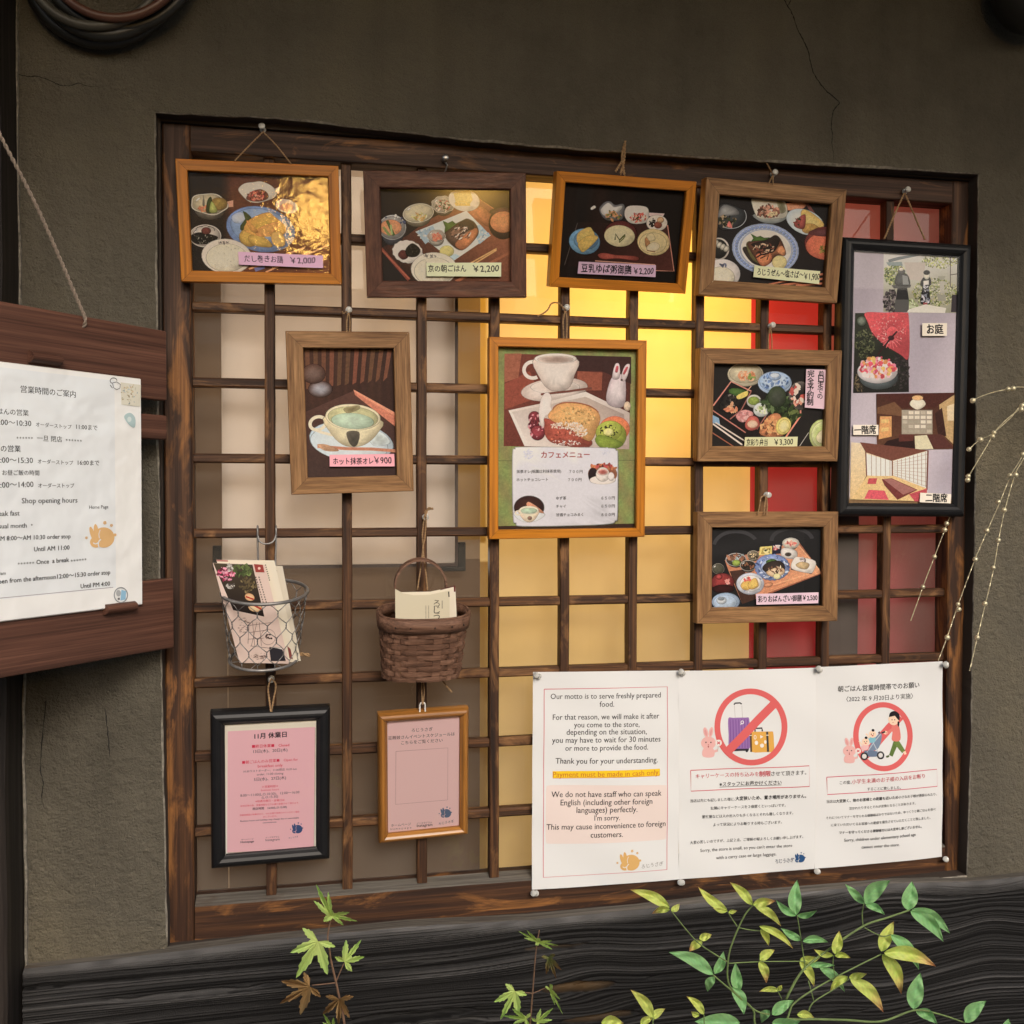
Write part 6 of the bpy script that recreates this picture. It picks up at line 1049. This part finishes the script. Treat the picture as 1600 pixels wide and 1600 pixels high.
# ------------------------------------------------------------------ woven basket with leaflets
Wt = at(662, 956, -.05); wt_ = .20; wup = np.array([.02, -math.sin(wt_), math.cos(wt_)]); wx = np.array([1, 0, 0.]); wy = np.cross(wup, wx); WH = .086
def wpt(s, v, off=0.0):                        # s 0..1 around, v 0 rim .. 1 base
    a = 2*math.pi*s; e = 2/2.7; c, q = math.cos(a), math.sin(a); A, B = .0575-.0065*v+off, .036-.006*v+off
    return Wt-wup*(WH*v)+wx*(A*math.copysign(abs(c)**e, c))+wy*(B*math.copysign(abs(q)**e, q))
def strip_ring(v0, v1, offf, th=.0009, n=112):
    V, F = [], []
    for i in range(n):
        s = i/n; o = offf(s)
        V += [wpt(s, v0, o+th*.4), wpt(s, (v0+v1)/2, o+th*.75), wpt(s, v1, o+th*.4), wpt(s, v1, o-th), wpt(s, v0, o-th)]
    for i in range(n):
        j = (i+1) % n
        for k in range(5): F.append((i*5+k, j*5+k, j*5+(k+1) % 5, i*5+(k+1) % 5))
    return np.array(V), F
wk = empty('woven_basket', tuple(Wt-wup*WH), 'brown splint woven wall basket with a hoop handle hung by twine', 'basket', 'baskets on the lattice')
NS = 16; rows = []; nr = 9
for j in range(nr):
    v0 = .20+.8*j/nr; rows.append(strip_ring(v0+.004, v0+.8/nr-.003, lambda s, j=j: .0013*max(-1, min(1, 1.7*math.sin(math.pi*NS*s+math.pi*(j % 2)+.3)))))
mk('weavers', join(*rows), M['splint'], wk, smooth=False)
st = []
for i in range(NS):
    s = (i+.5)/NS; V = []
    for v in np.linspace(.02, 1, 8):
        for ds, o in ((-.014, .0005), (.014, .0005), (.014, -.0005), (-.014, -.0005)): V.append(wpt(s+ds, v, o))
    st.append((np.array(V), [(k*4+q, k*4+(q+1) % 4, (k+1)*4+(q+1) % 4, (k+1)*4+q) for k in range(7) for q in range(4)]))
mk('stakes', join(*st), M['splint'], wk)
mk('rim', join(strip_ring(-.01, .2, lambda s: .0034, .0013), strip_ring(-.02, .13, lambda s: -.0012, .001)), M['splint'], wk, smooth=True)
mk('rim_binding', tube([wpt(i/80, -.018, .0012) for i in range(80)], .0017, 7, True), M['splint'], wk, smooth=True)
mk('base', (np.array([wpt(i/60, .985, -.001) for i in range(60)]), [list(range(60))]), M['splint'], wk)
pins_ = [wpt(s, .1, .0052) for s in (.66, .715, .765, .82, .88)]; [mk('rim_peg', sphere(q, .0011, 7, 5), M['black_z'], wk) for q in pins_]
arc = []
for k in range(29):
    a = math.pi*(1.18-1.36*k/28); q = at(657+40*math.cos(a), 915-41*math.sin(a), -.05); arc.append(q)
V, F = [], []
for q, nxt in zip(arc, arc[1:]+[arc[-1]*2-arc[-2]]):
    t = nxt-q; t /= np.linalg.norm(t); nn = np.cross(t, [0, 1, 0]); bw = np.array([.0, .0055, .0012])
    V += [q+bw+nn*.0012, q-bw+nn*.0012, q-bw-nn*.0012, q+bw-nn*.0012]
mk('handle', (np.array(V), [(i*4+k, i*4+(k+1) % 4, i*4+4+(k+1) % 4, i*4+4+k) for i in range(28) for k in range(4)]), M['splint'], wk, smooth=False)
tw = [twine([at(663, 808, -.014), at(660, 835, -.012), at(661, 857, -.014), at(657, 890, -.04), at(652, 922, -.05)], .0010), twine([at(666, 808, -.014), at(664, 840, -.012), at(661, 857, -.016), at(665, 890, -.04), at(668, 922, -.05)], .0010), twine([at(664, 808, -.014), at(667, 797, -.014), at(674, 794, -.016), at(675, 796, -.018)], .0020), twine([at(690, 1060, -.03), at(697, 1071, -.032), at(706, 1082, -.034)], .0013)]
[mk('twine', q, M['twine'], wk) for q in tw]
def d_l1(p):
    p.view(560, 760, 5); T_ = [(287, 800), (350, 835), (430, 850), (560, 846), (640, 828), (712, 814)]
    uv = T_+[(712, 1110), (290, 1110)]; p.poly(uv, (206, 198, 174)); p.line([(705, 822), (708, 864)], 10, (60, 54, 50))
    p.vtext('ろじうさぎ', 610, 890, 1160, (52, 48, 46), .004, .02, 612); 
    for k in range(9): p.line([(655, 893+k*7), (655, 897+k*7)], 9, (110, 104, 96))
    for c_ in (527, 548):
        for k in range(14): p.line([(c_, 932+k*10), (c_, 938+k*10)], 8, (150, 142, 128))
def d_l2(p):
    p.view(560, 760, 5); p.poly([(330, 826), (560, 822), (640, 806), (757, 776), (768, 1020), (740, 1110), (340, 1110)], (222, 214, 196)); p.line([(640, 806), (757, 777)], 9, (84, 50, 46)); p.poly([(745, 780), (757, 777), (758, 822), (746, 824)], (96, 34, 34))
card(-.062, (660, 960), 0, 'cream leaflet with handwritten vertical lettering, in front in the woven basket', d_l1, 'leaflet', bend=0, cat='leaflet', group='leaflets in the woven basket')
card(-.055, (665, 955), 0, 'leaflet with a dark red corner behind the cream one in the woven basket', d_l2, 'leaflet', bend=0, cat='leaflet', group='leaflets in the woven basket')
# ------------------------------------------------------------------ angled wooden sign with the opening hours
dS = np.array([math.sin(math.radians(40.8)), math.cos(math.radians(40.8)), 0]); nS = np.array([dS[1], -dS[0], 0]); pS = at(266, 700, -.055)
ms = Matrix.Identity(4)
for i in range(3): ms[i][0], ms[i][1], ms[i][2], ms[i][3] = dS[i], (0, 0, 1)[i], nS[i], pS[i]
sg = empty('wooden_sign', None, 'red brown slatted wooden signboard hung at an angle by rope at the left edge', 'sign', mat=ms)
def sl_(px, py, off=0.0):
    q = ms.inverted() @ Vector(at_plane(px, py, pS+nS*off, nS)); return q.x, q.y
ur = sl_(262, 560)[0]; ul = ur-.62
def board(name, pxt, pxb, r_px, dz=0.0, th=.016):
    u1 = sl_(r_px, (pxt[1]+pxb[1])/2)[0]; return mk(name, bevbox(ul, u1, sl_(*pxb)[1], sl_(*pxt)[1], -th+dz, dz, .0018, 2), M['sign'], sg, local=True)
board('slat', (259, 517), (262, 626), 261); board('slat', (262, 649), (264, 687), 264, -.003); board('slat', (270, 904), (272, 1012), 272)
def clip(x0, x1, y):
    a, b = sl_(x0, y), sl_(x1, y); prof_ = [(0.0065*math.cos(t), .0072*math.sin(t)) for t in np.linspace(0, math.pi, 11)]
    V = [(u, a[1]+p_, .0002+q_*1.5) for u in (a[0], a[0]+(b[0]-a[0])*.97) for p_, q_ in prof_]; n = 11
    return mk('clip', (V, [(k, k+1, n+k+1, n+k) for k in range(n-1)]+[list(range(n))[::-1], [n+k for k in range(n)]]), M['sign'], sg, local=True)
clip(43, 91, 557); clip(160, 208, 952)
rp = [ms @ Vector((*sl_(x, y, .003), z_)) for x, y, z_ in ((133, 513, -.004), (133, 505, .003), (130, 492, .0045), (124, 478, .004), (62, 335, .004), (0, 213, .004), (-45, 125, .004))]
vf = twine([np.array(q) for q in rp], .0020, n=6); inv = np.array(ms.inverted()); vl = np.c_[vf[0], np.ones(len(vf[0]))] @ inv.T; mk('rope', (vl[:, :3], vf[1]), M['rope'], sg, local=True, smooth=True)
pn = Matrix.Translation(nS*.0045) @ ms; sh = Sheet(0, 0, 0, gain=1.0, seed=4, mw=pn); p = sh.pr
def uvb(x, y): return tuple(sh.tl(x, y)[:2])
a, b = uvb(221, 592), uvb(221, 945); L0 = a[0]-.40
pb = mk('notice_board', bevbox(L0, a[0], b[1], a[1], -.0043, -.0004, .0008, 1), M['whitepl'], None, local=True); pb.matrix_world = pn; tag(pb, 'white laminated opening hours board held on the red brown sign', 'notice board')
def rectuv(x0, y0, x1, y1, c, nx=20, ny=24):
    uv, cols, F = [], [], []
    for j in range(ny+1):
        for i in range(nx+1): uv.append((x0+(x1-x0)*i/nx, y1+(y0-y1)*j/ny)); cols.append(p.col(c))
    for j in range(ny):
        for i in range(nx): k = j*(nx+1)+i; F.append((k, k+nx+1, k+nx+2, k+1))
    p.add(uv, F, cols)
rectuv(L0+.0012, b[1]+.0012, a[0]-.0012, a[1]-.0012, (250, 252, 252)); c1 = uvb(181, 918); c0 = uvb(181, 590+30)
rectuv(L0+.0012, c1[1], c1[0], a[1]-.006, (244, 250, 255), 30, 30); p.view(0, 420, 2.4233)
BK2 = (44, 46, 50); P_ = p
P_.line([(0, 1247), (428, 1206)], 2.2, (150, 140, 150))
for t, x0, y0, x1, y1, bo in (('営業時間のご案内', 78, 466, 286, 486, .004), ('朝ごはんの営業', -64, 545, 108, 556, .004), ('8:00〜10:30', -18, 590, 118, 596, .004), ('オーダーストップ', 135, 596, 270, 606, .004), ('11:00まで', 288, 606, 368, 611, .006), ('＊＊＊＊＊＊', 62, 644, 124, 645, .01), ('一旦 閉店', 140, 650, 234, 655, .002), ('＊＊＊＊＊＊', 248, 652, 309, 656, .01), ('ご飯の営業', -50, 690, 78, 692, .004), ('12:00〜15:30', -24, 734, 124, 736, .004), ('オーダーストップ', 142, 736, 276, 742, .004), ('16:00まで', 294, 742, 375, 744, .006), ('お昼ご飯の時間', 8, 780, 148, 781, .004), ('12:00〜14:00', -24, 830, 126, 826, .004), ('オーダーストップ', 144, 828, 280, 828, .004), ('Shop opening hours', 82, 888, 292, 885, .006), ('Home Page', 337, 909, 409, 907, 0), ('Break fast', -30, 937, 73, 934, .006), ('Usual month ・', -22, 984, 122, 979, .006), ('AM 8:00〜AM 10:30 order stop', -16, 1030, 266, 1020, .008), ('Until AM 11:00', 128, 1070, 262, 1063, .008), ('＊＊＊＊＊＊', 66, 1121, 128, 1117, .01), ('Once  a break', 137, 1119, 260, 1109, .008), ('＊＊＊＊＊＊', 267, 1110, 326, 1104, .01), ('Instagram', -46, 1162, 20, 1158, 0), ('Open from the afternoon12:00〜15:30 order stop', -26, 1194, 416, 1156, .008), ('Until PM 4:00', 304, 1210, 415, 1199, .008)): P_.text(t, x0, y0, x1, y1, BK2, bo+.006, .006)
P_.emblem(383, 1010, 52, (222, 182, 128), (222, 228, 236)); P_.ring(456, 1235, 27, 30, 4, (150, 156, 160)); P_.poly([(458, 1215), (476, 1220), (474, 1252), (454, 1256)], (150, 196, 226)); P_.ell(447, 1228, 9, 12, (176, 180, 184)); P_.line([(444, 1250), (452, 1249)], 8, (110, 112, 116))
P_.blob([(468, 560), (490, 545), (510, 565), (508, 600), (488, 592)], (176, 200, 204)); P_.ell(488, 570, 8, 10, (206, 220, 220)); P_.poly([(455, 430), (532, 440), (530, 522), (458, 514)], (222, 220, 206)); P_.scat(492, 475, 34, 38, 40, 3.2, [(190, 180, 150), (176, 186, 186), (206, 200, 180), (196, 170, 140)], 2)
P_.frame([(424, 432), (440, 428), (454, 438), (452, 452), (440, 458), (428, 450)], 2, (90, 90, 96)); P_.ring(428, 424, 14, 12, 2.5, (90, 90, 96), 0, 20, 120, 360); P_.line([(415, 440), (424, 452)], 2.5, (90, 90, 96))
sh.done('printed_sheet', 'lam', 'laminated sheet with handwritten style opening hours', 'sheet', parent=pb, zoff=.0002)
# ------------------------------------------------------------------ hose coil and dark fixture at the top corners
hc = empty('hose_coil', tuple(at(165, -60, -.05)), 'coil of dark hoses hung on the wall at the upper left corner', 'hose coil')
for (cx, cy, r, y, tr, m) in [(161.5, -53, 119, -.046, .0085, 'hose'), (166, -57, 112, -.060, .008, 'hose'), (150, -71, 112, -.070, .0062, 'greypipe'), (181, -85, 113, -.078, .0055, 'copper'), (172, -66, 103, -.056, .007, 'hose'), (186, -78, 122, -.062, .0075, 'hose')]:
    mk('hose_loop', tube([at(cx+r*math.cos(a), cy+r*math.sin(a), y) for a in np.linspace(0, 2*math.pi, 72, endpoint=False)], tr, 10, True), M[m], hc, smooth=True)
mk('hook', tube([at(165, -150, -.03), at(165, -168, -.05), at(165, -176, -.09), at(165, -196, -.095)], .004, 8), M['blackframe'], hc, smooth=True)
fx_ = at(1622, -22, -.085); wf = empty('wall_fixture', tuple(fx_), 'dark rounded metal fixture at the upper right corner of the wall', 'fixture')
mk('cap', lathe([(0, .056), (.02, .060), (.05, .055), (.068, .040), (.078, .018), (.08, .004)], fx_+np.array([0, .03, 0]), (0, -1, 0), 32), M['hose'], wf, smooth=True); mk('mount', lathe([(0, .022), (.03, .022)], fx_+np.array([0, .055, 0]), (0, -1, 0), 20), M['hose'], wf, smooth=True)
# ------------------------------------------------------------------ beaded gold twigs
TW = [([(1680, 612), (1600, 605), (1580, 607), (1545, 615), (1516, 627)], [(1583, 607), (1575, 608), (1520, 626)], 'short level gold beaded twig, uppermost of those over the right window edge'),
      ([(1690, 560), (1600, 630), (1580, 652), (1550, 678), (1530, 688), (1514, 702)], [(1597, 634), (1532, 687), (1514, 702)], 'gold beaded twig ending beside the tall black frame at room photo height'),
      ([(1690, 570), (1600, 634), (1560, 668), (1540, 700), (1513, 745)], [(1596, 640), (1553, 676), (1551, 682), (1513, 744), (1512, 750)], 'gold beaded twig with two beads at its tip near the frame foot'),
      ([(1680, 560), (1600, 708), (1580, 742), (1560, 790), (1540, 835), (1523, 875), (1497, 945), (1480, 995), (1466, 1032)], [(1598, 710), (1578, 743), (1560, 784), (1542, 829), (1524, 874), (1497, 944), (1498, 952), (1480, 996)], 'long gold beaded twig reaching down to the corner pin of the stroller notice'),
      ([(1690, 560), (1602, 712), (1586, 742), (1570, 797), (1560, 845), (1553, 887), (1540, 942), (1527, 996), (1515, 1048)], [(1587, 742), (1569, 797), (1560, 844), (1552, 887), (1539, 943), (1527, 996)], 'long gold beaded twig hanging in front of the plaster right of the window'),
      ([(1490, 796), (1482, 813), (1476, 828), (1460, 870), (1442, 917), (1423, 970)], [(1479, 818), (1476, 828), (1460, 870), (1442, 917)], 'gold beaded twig sticking out below the tall black frame')]
for k, (pa, bs, lb) in enumerate(TW):
    yy = -.016 if k == 5 else -.085-.01*(k % 3); yf = lambda i, n: yy
    o = mk('beaded_twig', twine([at(x, y, yy) for x, y in pa], .00065, n=4), M['gold']); tag(o, lb, 'twig', 'gold beaded twigs')
    for (x, y) in bs:
        b_ = mk('bead', sphere(np.array([0, 0, 0.]), .0036*rnd.uniform(.85, 1.1), 12, 8), M['gold'], o, local=True, smooth=True); b_.location = Vector(at(x, y, yy-.0005)-np.array(o.location))
# ------------------------------------------------------------------ plants in front of the beam
def leafcol(kind, t, q):
    g, y, r, br = (.23, .48, .20), (.68, .72, .18), (.66, .30, .16), (.32, .2, .1)
    if kind == 'g': c = mixc(g, (.29, .55, .23), abs(q)); return c
    if kind == 'b': return mixc(br, (.2, .11, .05), t)
    c = mixc((.52, .64, .16), y, min(1, t*1.3)*(.5+.5*abs(q)))
    if kind == 'r' and t > .55: c = mixc(c, r, (t-.55)/.45)
    elif kind == 'y' and t > .85: c = mixc(c, r, (t-.85)/.15*.6)
    return c
def blade(root, b, tip, wd, kind, y, seed):
    r = random.Random(seed); b, tip = np.array(b, dtype=float), np.array(tip, dtype=float); d = tip-b; L = np.linalg.norm(d); d /= L; nn = np.array([-d[1], d[0]])
    N, K = 22, 9; V, C_ = [], []; bend = r.uniform(-.10, .10)*L; dep = r.uniform(-.012, .016); cup = r.uniform(.003, .008)
    if tip[1] > b[1] and abs(d[0]) > .3: bend = math.copysign(.10*L, d[0])*-1
    for i in range(N+1):
        t = i/N; w_ = wd/2*(math.sin(math.pi*min(1, t**.82))**.85)*(1-.25*t) if 0 < t < 1 else .3; c = b+d*L*t+nn*bend*math.sin(math.pi*t)
        for k in range(K):
            q = 2*k/(K-1)-1; p_ = c+nn*w_*q; yy = y+dep*t*t*2-cup*abs(q)*math.sin(math.pi*t)+.0012*math.sin(t*14+q*3); V.append(at(p_[0], p_[1], yy))
            cc = leafcol(kind, t, q); m_ = (1.16 if abs(q) < .1 else 1.0)*(1+.07*math.sin(t*42-abs(q)*9)); C_.append(tuple(min(1, z*m_*r.uniform(.93, 1.05)) for z in cc))
    F = [(i*K+k, i*K+k+1, (i+1)*K+k+1, (i+1)*K+k) for i in range(N) for k in range(K-1)]
    return mk('leaf', (V, F), M['leaf'], root, smooth=True, cols=C_)
nd = empty('nandina_shrub', tuple(at(1230, 1600, -.27)*np.array([1, 1, 0])), 'nandina shrub with green and yellow leaflets in front of the charred beam, lower right', 'shrub')
nv = lambda x, y: (900+x/2.2857, 1340+y/2.2857)
LV = '335,180,195,115,40,y 335,185,272,200,26,r 340,190,370,165,24,y 540,190,437,105,34,y 540,192,490,180,18,y 545,195,575,190,16,y 630,170,550,88,34,y 632,168,712,155,34,r 640,172,732,245,30,y 440,290,485,275,30,y 450,300,405,335,34,r 660,255,688,315,26,y 655,245,775,325,28,y 785,205,790,80,50,g 785,208,715,152,28,g 790,208,860,190,24,g 805,295,732,252,28,g 810,298,900,302,30,g 655,365,710,330,36,y 655,370,680,448,34,r 800,365,870,358,34,y 800,370,850,460,34,y 490,418,332,338,50,g 495,415,527,335,36,g 492,425,470,478,34,g 580,480,570,375,42,g 560,462,600,560,44,g 925,345,940,262,40,y 918,350,850,328,24,y 925,350,980,358,22,y 1028,165,962,95,30,g 1032,165,1122,82,60,g 1035,168,1102,203,28,g 1185,188,1200,85,60,g 1195,190,1312,300,50,g 1200,185,1335,270,46,g 1090,335,1135,228,50,y 1100,340,1285,388,56,r 1095,345,1162,488,50,r 1125,275,1225,400,44,g 870,390,960,480,34,g 830,385,925,385,22,g 975,428,1038,415,28,y 980,432,1098,552,48,r 970,425,908,475,32,y 725,475,655,478,22,y 720,475,735,455,18,y 1205,542,1230,412,62,g 1215,545,1290,594,40,g 1390,588,1465,512,56,g 585,590,425,585,66,g 700,560,778,510,44,g 700,590,800,585,50,g 690,545,662,590,34,g 275,572,195,472,40,y 272,575,318,540,30,y 457,560,395,495,30,y 440,565,412,550,22,y 90,590,170,592,40,y 790,560,850,572,30,y 230,594,275,570,30,y 1530,640,1545,575,40,g 620,620,560,640,50,g 1100,600,1060,660,44,g'
for k, e in enumerate(LV.split()):
    a0, b0, a1, b1, w_, kd = e.split(','); a0, b0, a1, b1, w_ = map(float, (a0, b0, a1, b1, w_))
    blade(nd, nv(a0, b0), nv(a1, b1), w_/2.2857*1.08, kd, -.26-.03*((k*7) % 5)/5, k)
ST = [([(700, 1150), (690, 800), (640, 600), (630, 540), (550, 460), (543, 370), (560, 300), (600, 210), (632, 170)], 3.2, 2.0), ([(545, 375), (450, 315), (400, 265), (340, 190)], 1.9, 1.4), ([(545, 378), (655, 372), (820, 370)], 1.7, 1.2), ([(700, 760), (760, 560), (780, 520), (850, 470), (960, 410), (1090, 345)], 3.0, 1.8), ([(830, 550), (850, 515), (930, 465), (980, 430)], 2.0, 1.5), ([(750, 505), (808, 405), (900, 330), (1025, 245), (1110, 215), (1190, 188)], 3.6, 2.4), ([(820, 400), (805, 300), (790, 205)], 1.9, 1.4), ([(1025, 245), (1022, 200), (1028, 165)], 1.9, 1.5), ([(1030, 250), (1090, 280), (1125, 275)], 1.7, 1.3), ([(700, 800), (740, 600), (790, 578), (960, 580), (1090, 585), (1210, 545), (1300, 560), (1390, 590)], 4.2, 2.2), ([(580, 250), (620, 258), (658, 262)], 1.6, 1.2), ([(575, 245), (555, 215), (540, 190)], 1.6, 1.2), ([(490, 420), (550, 470), (640, 545), (690, 560)], 2.2, 2.4), ([(920, 350), (918, 380), (926, 430)], 1.5, 1.2), ([(830, 440), (850, 515)], 1.5, 1.5), ([(655, 370), (656, 345)], 1.3, 1.2), ([(275, 572), (290, 640), (420, 900)], 1.8, 2.2), ([(457, 562), (470, 640), (560, 800)], 1.6, 2.0), ([(720, 475), (735, 505)], 1.3, 1.3)]
for pa, r0, r1 in ST:
    P = smooth_path([at(*nv(x, y), -.275) for x, y in pa], 6); mk('stem', tube(P, np.linspace(r0, r1, len(P))*.00042, 7), M['greenstem'], nd, smooth=True)
b0 = at(*nv(695, 900), -.275); mk('stem', tube(smooth_path([b0+np.array([0, 0, .03]), b0+np.array([-.004, .0, -.12]), np.array([b0[0]-.01, -.28, 0.0])], 8), .004, 8), M['twig'], nd, smooth=True)
def maple(root, c, ang, size, y, kind, seed, squash=1.0, curl=0.0, lob=(1, .92, .92, .62, .62)):
    r = random.Random(seed); A = math.radians(ang); out, tt = [], []
    lobes = sorted(zip([0, 46, -46, 98, -98], lob)); n = len(lobes)
    for i, (la, ll) in enumerate(lobes):
        ll *= r.uniform(.88, 1.08); la += r.uniform(-6, 6)
        seq = [(-17, .36), (-15, .55), (-10.5, .60), (-9, .74), (-5, .77), (-3.2, .9), (0, 1.0), (3.2, .9), (5, .77), (9, .74), (10.5, .60), (15, .55), (17, .36)]
        for da, rr in seq: out.append((math.radians(la+da*1.12), rr*ll)); tt.append(rr)
    pts = [(0, 0)]+[(rad*math.cos(a), rad*math.sin(a)) for a, rad in out]
    V, C_ = [], []
    for i, (u, v) in enumerate(pts):
        x = u*size; z = v*size*squash; px = c[0]+x*math.cos(A)-z*math.sin(A); py = c[1]+x*math.sin(A)+z*math.cos(A); rad = math.hypot(u, v)
        yy = y-.012*abs(v)*(1 if squash > .6 else 2.2)+.010*rad*rad+curl*math.sin(u*7+v*5)*.012; V.append(at(px, py, yy))
        if kind == 'b': cc = mixc((.46, .30, .13), (.2, .1, .045), r.random()*rad)
        elif kind == 'm': cc = mixc((.20, .26, .09), (.22, .10, .05), min(1, rad*1.1))
        else: cc = mixc((.56, .68, .22), (.38, .62, .17), rad*r.uniform(.7, 1.1))
        C_.append(cc)
    F = [(0, i, i+1) for i in range(1, len(pts)-1)]
    return mk('leaf', (V, F), M['leaf'], root, cols=C_)
mv = lambda x, y: (400+x/3.077, 1350+y/3.077)
def sapling(label, stems, leaves, base):
    bpt = at(*mv(*base), -.22); o = empty('maple_sapling', (bpt[0], -.22, 0), label, 'sapling', 'maple saplings in front of the beam')
    for k, (pa, r0, r1) in enumerate(stems):
        P = smooth_path([at(*mv(x, y), -.22) for x, y in pa], 6)
        if k == 0: P = np.concatenate([[[bpt[0], -.22, 0], [bpt[0], -.22, bpt[2]*.6]], P])
        mk('stem', tube(P, np.linspace(r0, r1, len(P)), 7), M['twig'], o, smooth=True)
    for k, (c, an, sz, kd, sq, cu) in enumerate(leaves): maple(o, mv(*c), an, 1.4*sz/3.077, -.222-.006*(k % 3), kd, 31+k+int(base[0]), sq, cu)
sapling('maple sapling with five pointed green leaves and two withered brown ones', [([(430, 900), (425, 769), (400, 640), (383, 560), (362, 470), (352, 400), (345, 345), (360, 265)], .0016, .0008), ([(388, 570), (330, 577), (270, 583)], .0007, .0006), ([(385, 565), (402, 525), (422, 478)], .0008, .0006)],
        [((358, 250), -115, 112, 'g', .42, .2), ((366, 248), 15, 84, 'g', .45, .3), ((298, 372), 118, 140, 'g', .78, .15), ((425, 470), -50, 102, 'g', .62, .3), ((258, 590), 150, 128, 'b', .7, 1.0), ((400, 650), 95, 96, 'b', .8, 1.6), ((372, 800), -120, 70, 'g', .5, .3)], (430, 900))
sapling('thinner maple sapling with small drooping leaves left of the nandina', [([(1312, 900), (1318, 769), (1330, 620), (1345, 430), (1362, 318)], .0013, .0006), ([(1330, 622), (1368, 606), (1400, 592)], .0006, .0005), ([(1328, 622), (1300, 618), (1275, 615)], .0006, .0005)],
        [((1352, 372), -150, 74, 'g', .3, .2), ((1358, 376), 10, 76, 'g', .3, .2), ((1408, 448), 72, 86, 'm', .5, .5), ((1245, 612), 118, 118, 'g', .62, .2), ((1412, 598), 62, 96, 'g', .22, .3), ((1300, 745), -170, 76, 'g', .5, .3), ((1350, 760), -40, 70, 'g', .6, .3), ((1290, 800), 120, 70, 'g', .5, .2)], (1312, 900))
vz = at(1694, 640, -.085); tag(mk('wall_vase', lathe([(0, .026), (.004, .028), (.13, .030), (.134, .027), (.13, .024), (.03, .022)], vz-np.array([0, 0, .08]), (0, 0, 1), 24), M['splint'], smooth=True), 'brown wall vase beyond the right edge holding the gold beaded twigs', 'vase')
